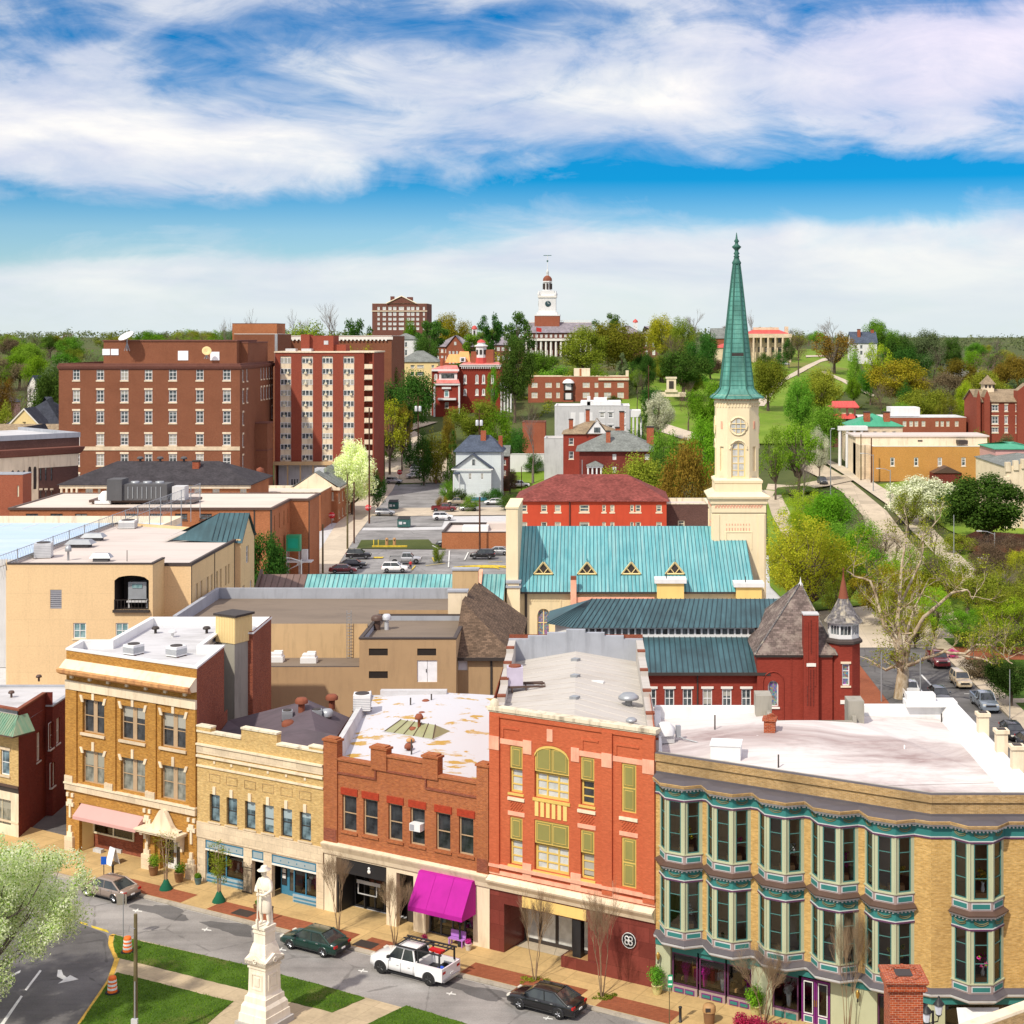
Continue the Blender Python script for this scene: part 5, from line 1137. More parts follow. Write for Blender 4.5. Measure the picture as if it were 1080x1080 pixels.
sht('side_road',[(p.x,p.y)for p in tr][::-1],.004,'asd')
isl=[G(x,y)for x,y in((119,987),(260,1020),(423,1064.5),(560,1103),(700,1150),(560,1300),(60,1300),(20,1190),(83,1080),(113,1036),(121,1013),(114,997),(115,989))]
IS=[(p.x,p.y)for p in isl]
sht('island_path',IS[::-1],.13,'path_concrete',.2,'yellow_curb')
def ring(ps,w_,z,m,name):
 b=MB();n=len(ps);P_=[V3(p)for p in ps]
 for i in rg(n-1):
  a,c=P_[i],P_[i+1];d=(c-a).normalized();nn=V3((-d.y,d.x))*w_;b.pg([(a.x,a.y,z),(c.x,c.y,z),(c.x+nn.x,c.y+nn.y,z),(a.x+nn.x,a.y+nn.y,z)])
 sct(b.bd(name,[m]))
ring([IS[i]for i in(7,8,9,10,11,12,0)],-.32,.142,'yellow_curb','curb');ring([IS[i]for i in(0,1,2,3,4)],-.2,.14,'path_concrete','curb')
def lawn(px,z=.16):
 ps=[G(x,y)for x,y in px];n=len(ps);b=MB();fine=[]
 for i in rg(n):
  a,c=ps[i],ps[(i+1)%n];m=max(1,int((c-a).length/.5))
  for k in rg(m):q=a.lerp(c,k/m);fine.append((q.x+ru(-.04,.04),q.y+ru(-.04,.04)))
 b.pm(fine[::-1],.1,z,0,0,0);o=b.bd('lawn','lawn');sct(o)
 return[(p.x,p.y)for p in ps]
LAWNS=[lawn(q)for q in(((121,988.5),(259,1020),(330,1039),(386,1055),(351,1070),(292,1056),(258,1046),(124,1012),(119,1000)),((123,1028),(246,1059),(188,1108),(60,1110),(86,1080),(117,1035)),((428,1063),(545,1098),(480,1140),(300,1125),(385,1084)))]
def inside(p,pg):
 r=0;j=len(pg)-1
 for i in rg(len(pg)):
  a,c=pg[i],pg[j]
  if(a[1]>p[1])!=(c[1]>p[1])and p[0]<(c[0]-a[0])*(p[1]-a[1])/(c[1]-a[1])+a[0]:r=not r
  j=i
 return r
b=MB()
for pg in LAWNS:
 x0,x1=min(p[0]for p in pg),max(p[0]for p in pg);y0,y1=min(p[1]for p in pg),max(p[1]for p in pg);area=(x1-x0)*(y1-y0)
 for _ in rg(int(area*70)):
  q=(ru(x0,x1),ru(y0,y1))
  if not inside(q,pg):continue
  a=RND.random()*6.28;h=ru(.05,.11);w_=.03;dx,dy=cos(a)*w_,sin(a)*w_
  b.pg([(q[0]-dx,q[1]-dy,.155),(q[0]+dx,q[1]+dy,.155),(q[0]+ru(-.04,.04),q[1]+ru(-.04,.04),.155+h)])
o=b.bd('grass_blades',[leaf((.05,.15,.008),(.12,.26,.02),.2)('grass_blade')]);o['kind']='stuff';o['label']='short green grass on the island lawns'
def mark(pxs,m='wline',z=.01,name='road_marking'):
 ps=[G(x,y)for x,y in pxs];b=MB();b.pg([(p.x,p.y,z)for p in ps][::-1]);o=b.bd(name,[m]);sct(o)
for q in(((61,965.5),(75,969.5),(76,971.5),(62,967.5)),((84,972),(92,974),(93,976.5),(85,974)),((96,976),(113,981),(115,984),(97,978.5)),((48,962),(56,964),(56.5,965.5),(49,963.5))):mark(q,'yline')
mark(((42,1023),(44,1024),(28,1045),(26,1044)));mark(((22,1050),(24,1051),(2,1084),(-1,1082)));mark(((22,1023),(21,1026),(8,1032),(5,1032)))
mark(((61,1023),(65,1023),(66.5,1028),(70.5,1031),(74,1028.5),(83,1033),(61,1037.5),(67,1033.5),(60,1030)))
for x,y in((140,959.5),(213,979.5),(292,1000.5),(378,1023),(471,1047),(573,1073)):
 mark(((x,y),(x+10,y+1.4),(x+9.8,y+2.5),(x-.2,y+1.1)));mark(((x+5,y-1),(x+6.4,y-.8),(x+3.2,y+2.8),(x+1.8,y+2.6)),z=.013)
def stn(px,m='asd',z=.006):
 c=G(*px[:2]);b=MB();n=22;ps=[]
 for k in rg(n):
  a=k/n*6.283;r=1+.25*sin(3*a+c.x)+ru(-.12,.12);u,v=cos(a)*px[2]*r,sin(a)*px[3]*r;ps.append((c.x+rd.x*u+rn.x*v,c.y+rd.y*u+rn.y*v,z))
 b.pg(ps);sct(b.bd('oil_stain',[m]))
for q in((172,961,2.4,.9),(245,979,2.2,.8),(505,1046,2.2,.7)):stn(q)
for x,y in((257,963),(386,996)):
 c=G(x,y,.13);sht('tree_grate',[(c.x+rd.x*a+rn.x*e,c.y+rd.y*a+rn.y*e)for a,e in((-.8,-.5),(.8,-.5),(.8,.5),(-.8,.5))][::-1],.146,'dark')
sht('cross_street',[(31.6,86),(43.2,86),(43.2,240),(31.6,240)],.004,'asd')
sht('sidewalk',[(26,86.4),(31.5,86.4),(31.5,200),(26,200)],.12,'bpave',.25,'curb')
sht('sidewalk',[(43.3,86),(45.6,86),(45.6,206),(43.3,206)],.13,'concrete',.25,'curb')
sht('park_lawn',[(45.6,86),(120,86),(120,206),(45.6,206)],.1,'lawn')
sht('park_path',[(45.6,169.5),(80,169.5),(80,171.5),(45.6,171.5)],.107,'concrete')
b=MB();b.pg([(38.,177,.02),(38.25,177,.02),(38.25,184,.02),(38.,184,.02)])
for y in(150,158,166,174,182):b.pg([(41.,y,.02),(43.1,y,.02),(43.1,y+.15,.02),(41.,y+.15,.02)])
b.pg([(37.2,120,.02),(37.35,120,.02),(37.35,170,.02),(37.2,170,.02)]);sct(b.bd('road_marking','wline'))
sht('intersection',[(24,200),(80,200),(80,236),(24,236)],.012,'roadc')
sht('brick_plaza',[(45.6,192),(60,192),(60,200),(45.6,200)],.115,'bpave')
#  buildings behind the row
def fb(name,label,x0,x1,Z,bs=None,cat='building',grp=None):
 X0,X1=X_(x0,Z),X_(x1,Z)
 if bs is None:bs=min(T(X0,Z),T(X1,Z))-.3
 s=Bld(name,label,cat,(X0,Z),0.,bs,grp);s.W=X1-X0;s.Z=Z
 return s
WF=S('gfar','wfr',.12,1,2,sill=('stone',.06,.2))
def sim(name,label,x0,x1,ytp,Z,depth,m,xs=(),ys=(),st=WF,roof='flat',rm='gravel',bs=None,ris=None,side=None,over=.4,cop='coping_stone',par=.5,rdg='u',ins=None,chm=(),grp=None,sdw=None):
 s=fb(name,label,x0,x1,Z,bs,'building',grp);w=s.W;zt=s.px(x0,ytp)[1]
 wns=[]
 for j,(y0,y1)in en(ys):
  for(a,b_)in xs:r=s.rct(a,b_,y0,y1);wns.append((r[0],r[1],max(.1,r[2]),r[3],st))
 c=ccw(w,depth)
 sw=[[],[],[],[]];sw[0]=wns
 if sdw:
  k,n,ww,zz=sdw
  for i in rg(n):
   u=depth*(i+.5)/n
   for z0,z1 in zz:sw[k].append((u-ww/2,u+ww/2,z0,z1,st))
 for i in rg(4):s.wl(c[i],c[(i+1)%4],0,zt,side if(side and i in(1,3))else m,sw[i])
 s.zt=zt
 if roof=='flat':
  s.done();s.flt(c,zt-par,rm);s.pap(c,zt+.02,zt-par,cop)
 else:
  ris=ris or depth*.3;b=MB()
  if roof=='hip':hip(b,w,depth,zt+.16,zt+ris,ins if ins is not None else depth/2,over,rdg=rdg)
  else:
   gable(b,w,depth,zt+.1,zt+ris,over,rdg=rdg)
   if rdg=='u':
    triw(s.w,c[1],c[2],zt,zt+ris-.05,s.mat(m));triw(s.w,c[3],c[0],zt,zt+ris-.05,s.mat(m))
   else:triw(s.w,c[0],c[1],zt,zt+ris-.05,s.mat(m));triw(s.w,c[2],c[3],zt,zt+ris-.05,s.mat(m))
  s.done();s.part('roof',b,[rm])
 for(cx,cyy,cw_,ch)in chm:
  b=MB();u=s.px(cx,ytp)[0];chimney(b,u,depth*cyy,zt-.5,cw_,cw_,ch+.5,0,1);s.part('chimney',b,['chbrick','dark'])
 return s
def beige():
 s=Bld('arts_building','plain beige panelled building with rooftop fans and a teal metal gable at its back','building',(-59.3,150),0,0)
 zf,zm=18.6,18.;A,B=(0,0),(14.4,0);R1=(14.4,4);R2=(17.1,4);Q=lambda X,Y:(X+59.3,Y-150)
 R3=Q(-42.2,172.3);R4=Q(-41.6,172.3);R5=Q(-41.6,179);R6=Q(-58,187);L6=Q(-61,187);L5=Q(-61,154)
 lv=s.rct(53,65,622,642);o=s.rct(120.6,157,607,643);w1=s.rct(77.3,90.8,657,673.3);w2=s.rct(122,135.3,657,673.3)
 cy=S('cyg','wfr',.1,2,2,near=1,sill=('stone',.06,.15))
 s.wl(A,B,0,zf,'beige_',[(*w1,cy),(*w2,cy)],.15,hls=[o,lv]);s.wl(B,R1,0,zf,'beigs');s.wl(R1,R2,0,zm,'beige_')
 st=S('gblue','wfr',.07,1,2,near=1,depth=.25);ws=[];hs=[]
 for i,y in en((156.2,157.9,160.4,162.,164.2,165.8,168.,169.3)):
  ws.append((y-154-.38,y-154+.38,13.4,15.6,st));hs.append((y-154-.3,y-154+.3,3,12.6))
 s.wl(R2,R3,0,zm,'beigs',ws,.25,hls=hs)
 gd=S('gblue','wfr',.08,2,3,near=1,depth=.2)
 s.wl(R3,R4,0,zm,'beige_');s.wl(R4,R5,0,zm-.6,'beigs',[(1.,1.9,6,12.5,gd),(4.6,5.5,6,12.5,gd),(2.7,3.9,14.8,16.8,gd)]);s.wl(R5,R6,0,zm,'beige_');s.wl(R6,L6,0,zm,'beige_');s.wl(L6,L5,0,zm,'beige_');s.wl(L5,A,0,zf,'beige_')
 s.w.pg([(R4[0],R4[1],zm-.6),(R5[0],R5[1],zm-.6),(R4[0],(R4[1]+R5[1])/2,20.4)],s.mat('beigs'))
 for y in(154.1,163.2,171.9):s.sb(R2,R3,y-154-.08,y-154+.08,0,zm-.1,.05,'dark')
 s.done()
 b=MB();g0=s.wld(R4)
 y0,y1=R4[1]-.3,R5[1]+.3;ym=(y0+y1)/2;x1=R4[0]+.25;x0=R4[0]-6.2
 b.pg([(x0-1.5,y0,zm-.05),(x1,y0,zm-.45),(x1,ym,20.6),(x0+3,ym,20.6)]);b.pg([(x1,y1,zm-.5),(x0-2.5,y1,zm),(x0+3,ym,20.6),(x1,ym,20.6)]);b.pg([(x0-2.5,y1,zm),(x0-2.5,y0,zm),(x0+3,ym,20.6)])
 sms(b,(x0+3,y0,zm-.1),(x1,y0,zm-.45),(x1,ym,20.6),(x0+3,ym,20.6),.5,1)
 s.part('gable_roof',b,['dteal','dseam'])
 pth=[A,B,R1,R2,R3,R4,R5,R6,L6,L5]
 s.flt(pth,zm-.35,'gravel');s.pap([A,B,R1],zf+.02,zm-.3,'redge',0,.25,mi='gravel');s.pap([R1,R2,R3],zm+.02,zm-.35,'redge',0,.25,mi='gravel',dz=.3);s.pap([R6,L6,L5,A],zm+.02,zm-.35,'redge',0,.25,mi='gravel')
 k=MB()
 for j in rg(9):z=lv[2]+(lv[3]-lv[2])*j/9;k.box(lv[0],lv[1],.02,.14,z+.02,z+.14)
 k.box(lv[0],lv[1],.14,.16,lv[2],lv[3]);s.part('louver',k,'louver')
 k=MB();o0,o1,z0,z1=o;k.pg([(o0,3,z0),(o1,3,z0),(o1,3,z1),(o0,3,z1)]);k.pg([(o0,.1,z0),(o0,3,z0),(o0,3,z1),(o0,.1,z1)]);k.pg([(o1,3,z0),(o1,.1,z0),(o1,.1,z1),(o1,3,z1)]);k.pg([(o0,.1,z0),(o1,.1,z0),(o1,3,z0),(o0,3,z0)]);k.pg([(o0,3,z1),(o1,3,z1),(o1,.1,z1),(o0,.1,z1)]);s.part('machine_balcony',k,'dark')
 k=MB();N=8;um=(o0+o1)/2;hw=(o1-o0)/2
 for j in rg(N):
  t0,t1=-1+2*j/N,-1+2*(j+1)/N;f=lambda t:z1-.5+.5*sqrt(max(0,1-t*t))
  k.pg([(um+hw*t0,-.005,f(t0)),(um+hw*t1,-.005,f(t1)),(um+hw*t1,-.005,z1+.01),(um+hw*t0,-.005,z1+.01)])
 k.box(o0-.1,o1+.1,-.3,.0,z0-.25,z0,1);k.box(o0,o0+.08,-.12,-.04,z0,z0+1.,1);k.box(o0,o1,-.12,-.07,z0+.95,z0+1.,1)
 for j in rg(10):k.box(o0+hw*.2*j,o0+hw*.2*j+.03,-.11,-.08,z0,z0+.95,1)
 s.part('balcony_front',k,['beige_','dark'])
 k=MB();k.cbx(um+.3,1.6,z0+.9,1.8,1.5,1.7,0);k.cbx(um+.3,.82,z0+2.,1.,.06,.4,1)
 for dx in(-.6,1.2):k.cbx(um+dx,1.1,z0,.15,.15,.9,2)
 k.cbx(um+.3,1.2,z0+.6,2.,1.2,.15,2)
 o_=k.bd('air_handler',['gmet','cyg','pgray'],None,(s.O.x,s.O.y,0));tag(o_,'gray air handler standing inside the arched balcony of the beige building','air conditioner')
 return s
beige()
def fhd(x,y,z,label,W=2.6,D=1.5,rz=.0):
 p=G(x,y,z);t=th('roof_fan_hood',label,'exhaust hood',(p.x,p.y,z-.1),rz,'gray hoods on the beige building roof');k=MB()
 k.cbx(0,0,0,W*.7,D*.7,.55);k.bd('base','dgray',t);k=MB();hw,hd=W/2,D/2
 lo=[(-hw,-hd,.5),(hw,-hd,.5),(hw,hd,.5),(-hw,hd,.5)];hi=[(-hw*.7,-hd*.5,.95),(hw*.7,-hd*.5,.95),(hw*.7,hd*.5,.95),(-hw*.7,hd*.5,.95)]
 for i in rg(4):k.pg([lo[i],lo[(i+1)%4],hi[(i+1)%4],hi[i]])
 k.pg(hi);k.pg(lo[::-1]);k.bd('hood','gmet',t)
fhd(85,577,17.65,'wide gray metal hood nearest the edge of the beige building roof',3.,1.9);fhd(99,570,17.65,'gray metal hood just behind and right of the widest one',2.6,1.7);fhd(107,592,17.65,'gray metal hood by the front parapet of the beige building',2.2,1.2)
p=G(46,588,17.65);acu((p.x,p.y,17.65),'rusty fronted air conditioner at the front left of the beige roof','lmet',1.7,1.5,.2)
p=G(135,557,17.65);acu((p.x,p.y,17.65),'white rooftop unit alone at the back of the beige roof','white',1.9,.9,.1)
p=G(72,591,17.65);vt((p.x,p.y,17.6),'bluish pipe vent between the air conditioner and the front hood','gmet',1.6,.2)
p=G(134,592,17.65);vt((p.x,p.y,17.6),'thin rod standing at the front right of the beige roof','dark',1.2,.08,kind='pipe')
def deck():
 s=Bld('parking_deck','top level of a parking deck with a pale blue surface and low white wall','parking deck',(-110,188),0,0);w=47;d=37
 c=ccw(w,d)
 for i in rg(4):s.wl(c[i],c[(i+1)%4],0,13.4,'pgray')
 s.done();s.flt(c,13.4,'blue_deck')
 b=MB();b.box(0,w,d-.25,d-.01,13.39,14.4,0);b.box(w-.25,w-.01,2,d-.25,13.39,14.3,0);b.box(0,20,4,9,13.4,17.4,0);s.part('low_wall',b,'stone')
 b=MB()
 for k in rg(7):b.box(18+k*4,18.15+k*4,d-7,d-1,13.41,13.43)
 s.part('bay_lines',b,'wline')
 return s
deck()
k=MB();P0,P1=V3((-60.6,151)),V3((-60.6,226));n=15
for i in rg(n+1):q=P0.lerp(P1,i/n);k.tb([(q.x,q.y,14),(q.x,q.y,19.2)],.06,5)
for z in(18.,19.1):k.tb([(P0.x,P0.y,z),(P1.x,P1.y,z)],.04,4)
for i in rg(110):q=P0.lerp(P1,i/110);k.tb([(q.x,q.y,16.6),(q.x,min(226,q.y+1.4),19.1)],.012,3,0,0);k.tb([(q.x,min(226,q.y+1.4),16.6),(q.x,q.y,19.1)],.012,3,0,0)
tag(k.bd('mesh_fence','gmet'),'tall wire mesh fence between the blue parking deck and the beige roof','fence')
def tan():
 s=Bld('theatre_building','windowless tan stucco building with stepped flat roofs and white double doors','building',(-30.9,140),0,0);Q=lambda X,Y:(X+30.9,Y-140)
 xa=X_(379,140);xb=X_(481,140);z1=10.5;z2=13.2;z3=13.6
 dk=[s.rct(a,b_,c,e)for a,b_,c,e in((389,409,684,691.5),(440,460,684,691.5),(389,409,708,715.5))];dr=s.rct(440,461,696.5,719.5)
 a0,a1=Q(xa,140),Q(xb,140)
 s.wl((0,0),a0,0,z1,'tans');s.wl(a0,a1,0,z2,'tans',hls=[(q[0]-a0[0],q[1]-a0[0],q[2],q[3])for q in dk+[dr]],depth=.25)
 e1=Q(xb,152);s.wl(a1,e1,0,z2,'tanl');s.wl(e1,Q(xa,152),0,z2,'tans');s.wl(Q(xa,144.8),a0,0,z2,'tans')
 s.wl(Q(-36,144.8),Q(xa,144.8),0,z3,'tanl');s.wl(Q(xa,152),Q(X_(490,152),152),0,z3,'tans')
 E1,E2=Q(X_(490,152),152),Q(X_(490,161),161);s.wl(E1,E2,0,z3,'tans');s.wl(E2,Q(-41.4,161),0,z3,'tans');s.wl(Q(-41.4,161),Q(-41.4,144.8),0,z3,'tans');s.wl(Q(-36,140),(0,0),0,z1,'tans')
 s.done()
 for q in dk:
  k=MB()
  for j in rg(7):z=q[2]+(q[3]-q[2])*j/7;k.box(q[0],q[1],.08,.2,z,z+.05)
  k.box(q[0],q[1],.2,.24,q[2],q[3])
  s.part('vent_louver',k,'dark')
 k=MB();m_=(dr[0]+dr[1])/2;k.box(dr[0],m_-.02,.1,.2,dr[2],dr[3]);k.box(m_+.02,dr[1],.1,.2,dr[2],dr[3]);k.box(m_-.12,m_-.06,.05,.1,dr[2]+.9,dr[2]+1.2,1);s.part('double_door',k,['board','dark'])
 b=MB();c1=[Q(-36,140.1),Q(xa,140.1),Q(xa,144.8),Q(-36,144.8)];b.pg([(p[0],p[1],z1-.15)for p in c1])
 c3=[Q(-41.4,144.9),Q(xa,144.9),Q(xa,152.1),E1,E2,Q(-41.4,161)];b.pg([(p[0],p[1],z3-.35)for p in c3])
 c2=[a0,a1,e1,Q(xa,152)];b.pg([(p[0],p[1],z2-.6)for p in c2]);s.part('roof',b,'bfroof')
 s.pap(c2,z2+.02,z2-.6,'redge',1,.3,mi='copg');s.pap([c1[0],c1[1]],z1+.02,z1-.15,'redge',0,.25,mi='copg')
 s.pap([c3[0],c3[1]],z3-.1,z3-.35,'redge',0,.25);s.pap([c3[3],E2,Q(-41.4,161),Q(-41.4,144.9)],z3+.75,z3-.35,'copg',0,.35,dz=.9)
 k=MB();q=Q(X_(366.5,145),144.5)
 for z in[10.4+.3*i for i in rg(15)]:k.box(q[0],q[0]+.45,q[1],q[1]+.05,z,z+.04)
 k.box(q[0],q[0]+.05,q[1],q[1]+.05,10.3,14.9);k.box(q[0]+.4,q[0]+.45,q[1],q[1]+.05,10.3,14.9);s.part('ladder',k,'gmet')
 for x,Y,w_,h_,m_ in((491,160,2.7,2.6,'tanl'),(483,152.4,1.9,1.6,'stone')):
  k=MB();q=Q(X_(x,Y),Y);k.cbx(q[0],q[1],z3-1,w_,.9,h_+1.2,0);k.cbx(q[0],q[1],z3+h_+.2,w_+.2,1.1,.2,1);s.part('chimney',k,[m_,'copg'])
 return s
tan()
p=G(398,663,12.7);vt((p.x,p.y,12.6),'rust coloured flue on the small upper roof of the tan building','bmet',1.4,.3,kind='tee');vt((p.x+.9,p.y,12.6),'bright steel flue next to the rusty one on the tan building','lmet',1.5,.22,kind='tee')
for x,y,nm in((326,698,'white roof box left of the ladder on the tan building lower roof'),(291,697,'small white box at the left end of the tan building lower roof')):
 p=G(x,y,10.4);k=MB();k.cbx(0,0,0,1.5,1.,.5);k.cbx(0,.1,.5,1.2,.9,.3);k.cbx(.2,.2,.8,.8,.5,.18);tag(k.bd('roof_box','white',None,(p.x,p.y,10.35)),nm,'roof unit')
def brown_hip():
 s=Bld('brown_roof_building','tan building with a large brown hipped shingle roof beside the teal church','building',(X_(481.5,141),141.5),0,0);w=5.2;D=19
 st=S('board','wfr',.08,1,1);r=s.rct(483,493,693.5,707)
 s.wl((0,0),(w,0),0,11.,'tans',[(*r,st)]);s.wl((w,0),(w,D),0,11,'tanl');s.wl((w,D),(0,D),0,11,'tans');s.wl((0,D),(0,0),0,11,'tans')
 s.sb((0,0),(w,0),3.1,3.3,0,10.9,.08,'dark');s.done()
 b=MB();z0=11.1;b.pg([(-.3,-.4,z0),(w+.4,-.4,z0),(-.3,8.,15.)]);b.pg([(w+.4,-.4,z0),(w+.4,D+.3,z0),(.2,D+.3,15.1),(-.3,8,15.)]);b.pg([(-.3,8,15.),(.2,D+.3,15.1),(-.3,D+.3,z0),(-.3,-.4,z0)]);b.box(-.35,w+.45,-.5,-.4,z0-.25,z0+.05,1)
 s.part('roof',b,['brown_shingle','dark'])
 b=MB();b.box(.6,4.8,-5,0,0,6.5,1);b.box(.5,4.9,-5.1,0,6.5,6.8,0);b.box(4.6,4.75,-5.2,-5.1,0,6.6,0);s.part('lean_to',b,['dark','tanl'])
brown_hip()
def hall():
 X0,X1=X_(270,182),X_(532,182);s=Bld('church_hall','long low hall with a weathered turquoise standing seam roof, brown at its left end','building',(X0,178),0,0);w=X1-X0;D=13;xb=X_(320,182)-X0
 for a,b_ in(((0,0),(w,0)),((w,0),(w,D)),((w,D),(0,D)),((0,D),(0,0))):s.wl(a,b_,0,8.2,'buff')
 triw(s.w,(w,0),(w,D),8.2,12.,s.mat('buff'));triw(s.w,(0,D),(0,0),8.2,12.,s.mat('buff'));s.done()
 for nm,x0,x1,m,ms,stp in(('roof_left',0,xb,'brown_seam_roof','bmet',.8),('roof',xb+.02,w,'teal_roof_low','tseam',.55)):
  b=MB();b.pg([(x0,-.4,8.1),(x1,-.4,8.1),(x1,D/2,12.1),(x0,D/2,12.1)]);b.pg([(x1,D+.4,8.1),(x0,D+.4,8.1),(x0,D/2,12.1),(x1,D/2,12.1)])
  sms(b,(x0,-.4,8.1),(x1,-.4,8.1),(x1,D/2,12.1),(x0,D/2,12.1),stp,1,.05,.07);s.part('roof',b,[m,ms])
 b=MB()
 for x,ww,m in((.1,.35,1),(X_(503.5,182)-X0,.9,0)):
  b.pg([(x-ww/2,-.5,8.5),(x+ww/2,-.5,8.5),(x+ww/2,D/2,12.7),(x-ww/2,D/2,12.7)],m);b.pg([(x+ww/2,-.5,8),(x+ww/2,D/2,12),(x+ww/2,D/2,12.7),(x+ww/2,-.5,8.5)],m);b.pg([(x-ww/2,-.5,8),(x-ww/2,-.5,8.5),(x-ww/2,D/2,12.7),(x-ww/2,D/2,12)],m)
 s.part('fire_wall',b,['pstone','bmet'])
hall()
def church():
 Z=184;X0,X1=X_(536,Z),X_(806,Z);s=Bld('spired_church','cream church with a turquoise roof and a tall green copper spire','church',(X0,Z),0,0);w=X1-X0;D=19
 ze,zr=10.2,16.9
 st=S('sglass','cpaint',.12,2,2,.12,near=1,arch=.8);r=s.rct(566.5,580,642,672)
 s.wl((0,0),(w,0),0,ze,'buff',[(r[0],r[1],max(2,r[2]),r[3],st)],.3);s.wl((w,0),(w,D),0,ze,'cream');s.wl((w,D),(0,D),0,ze,'cream');s.wl((0,D),(0,0),0,ze,'cream')
 rr=s.rct(554.5,591,631,634)
 for j in rg(14):u=rr[0]+(rr[1]-rr[0])*j/13;s.sb((0,0),(w,0),u,u+.14,rr[2],rr[3],.06,'buff')
 s.sb((0,0),(w,0),s.px(590,640)[0],s.px(592,640)[0],2,ze-1.3,.08,'buff');s.sb((0,0),(w,0),2.,2.3,0,ze,.12,'dark')
 s.done()
 b=MB();xr=s.px(752,560)[0];e0=s.px(546,620)[0]
 y0,ym=-.5,D/2-.5
 b.pg([(e0,y0,ze-.1),(w-1.1,y0,ze-.1),(w-1.7,ym,zr),(e0,ym,zr)]);b.pg([(w-9,D+.4,ze),(e0,D+.4,ze),(e0,ym,zr),(w-9,ym,zr)])
 sms(b,(e0,y0,ze-.1),(w-1.2,y0,ze-.1),(w-1.7,ym,zr),(e0,ym,zr),.46,1,.06,.07);b.box(e0,w-2.2,y0-.12,y0+.02,ze-.3,ze-.08,2)
 s.part('nave_roof',b,['teal_roof','tseam','dark'])
 for x in(572.5,619,666,712.5):
  u,z=s.px(x,598);sl=(zr-ze)/(ym-y0);yb=y0+(z-1.15-ze)/sl;b=MB();hw,hh=1.15,1.45;zb=ze+(yb-y0)*sl+.02
  f=[(u-hw,yb-.05,zb),(u+hw,yb-.05,zb),(u,yb-.05,zb+hh)];yt=yb+hh/sl
  b.pg(f,1);b.pg([(u-hw-.15,yb-.25,zb-.1),(u,yb-.25,zb+hh+.1),(u,yt+.1,zb+hh+.1),(u-hw-.15,yb,zb-.1)],0);b.pg([(u+hw+.15,yb-.25,zb-.1),(u+hw+.15,yb,zb-.1),(u,yt+.1,zb+hh+.1),(u,yb-.25,zb+hh+.1)],0)
  for a,c in((f[0],f[1]),(f[1],f[2]),(f[2],f[0]),((u-hw*.5,yb-.05,zb+hh*.5),(u,yb-.05,zb)),((u+hw*.5,yb-.05,zb+hh*.5),(u,yb-.05,zb))):
   b.tb([(a[0],a[1]-.08,a[2]),(c[0],c[1]-.08,c[2])],.11 if a in f and c in f else.06,4,2,0)
  b.lt([(.05,0),(.05,.3),(.1,.35),(.01,.5)],(u,yb-.2,zb+hh+.05),5,0);s.part('roof_window',b,['teal_roof','dark','cpaint'])
 b=MB();u0,u1=s.px(534,600)[0],s.px(546.5,600)[0];b.pm([(u0,-.6),(u1,-.6),(u1,D/2),(u0,D/2)],0,20.2,0);b.box(u0-.1,u1+.1,-.7,D/2,20.2,20.4,0)
 u2=s.px(549,640)[0];b.box(u0+.2,u2,-1.6,-.6,0,ze+.6,0);b.box(u0+.05,u2+.15,-1.75,-.5,ze+.6,ze+.85,1);b.box(u0+.3,u2-.1,-1.6,-.6,ze+.85,ze+1.15,2);b.box(u0+.05,u2+.15,-1.75,-.5,ze+1.15,ze+1.4,1)
 s.part('gable_wall',b,['cream','copg','cream'])
 for x0,x1,yt,yb_ in((690,723.5,609,631),(773,805,613,632)):
  b=MB();a,zt_=s.px(x0,yt);c,zb_=s.px(x1,yb_);b.box(a+.3,c-.3,-1.2,.6,zb_-4,zt_-.5,0);b.box(a,c,-1.5,.9,zt_-.5,zt_,1);b.box(a+1.4,a+1.5,-.8,-.7,zt_,zt_+.7,2);s.part('side_chapel_cap',b,['ypanel','white','dark'])
 b=MB();u,z=s.px(605,612);b.box(u-.35,u+.35,-1.,-.3,0,z+.2,0);b.box(u-.35,u+.35,-1.01,-.29,z+.2,z+.6,1);u2,z2=s.px(690,629);b.box(u+.35,u2,-.7,-.35,z2-.6,z2,0);s.part('brick_pier',b,['pstone','terra'])
 tx0,tx1=s.px(750,500)[0]*1.,0;Zt=190.5;a0=X_(748.5,Zt)-X0;a1=X_(810.5,Zt)-X0;TW=a1-a0;v0=Zt-Z;cx=(a0+a1)/2;cyv=v0+TW/2
 def z(y):return Zh(y,Zt)
 b=Bld('t','t','t',(X0,Z));bpy.data.objects.remove(b.obj);b.obj=s.obj
 W0=TW/2-.35
 def sq(h,y0_,y1_,m='cream',wns=(),zz=None):
  c=[(cx-h,cyv-h),(cx+h,cyv-h),(cx+h,cyv+h),(cx-h,cyv+h)]
  for i in rg(4):b.wl(c[i],c[(i+1)%4],z(y0_)if zz is None else zz[0],z(y1_)if zz is None else zz[1],m,wns if i in(0,)else())
 sq(W0,0,542,zz=(0,z(542)));
 c=[(cx-W0,cyv-W0),(cx+W0,cyv-W0),(cx+W0,cyv+W0),(cx-W0,cyv+W0)]
 b.w.swp(c,[(0,z(541)),(.08,z(541)),(.08,z(533)),(.25,z(531.5)),(.28,z(527.5)),(.55,z(526)),(.6,z(524)),(-.4,z(519.5)),(-.4,z(518))],b.mat('cream'),1)
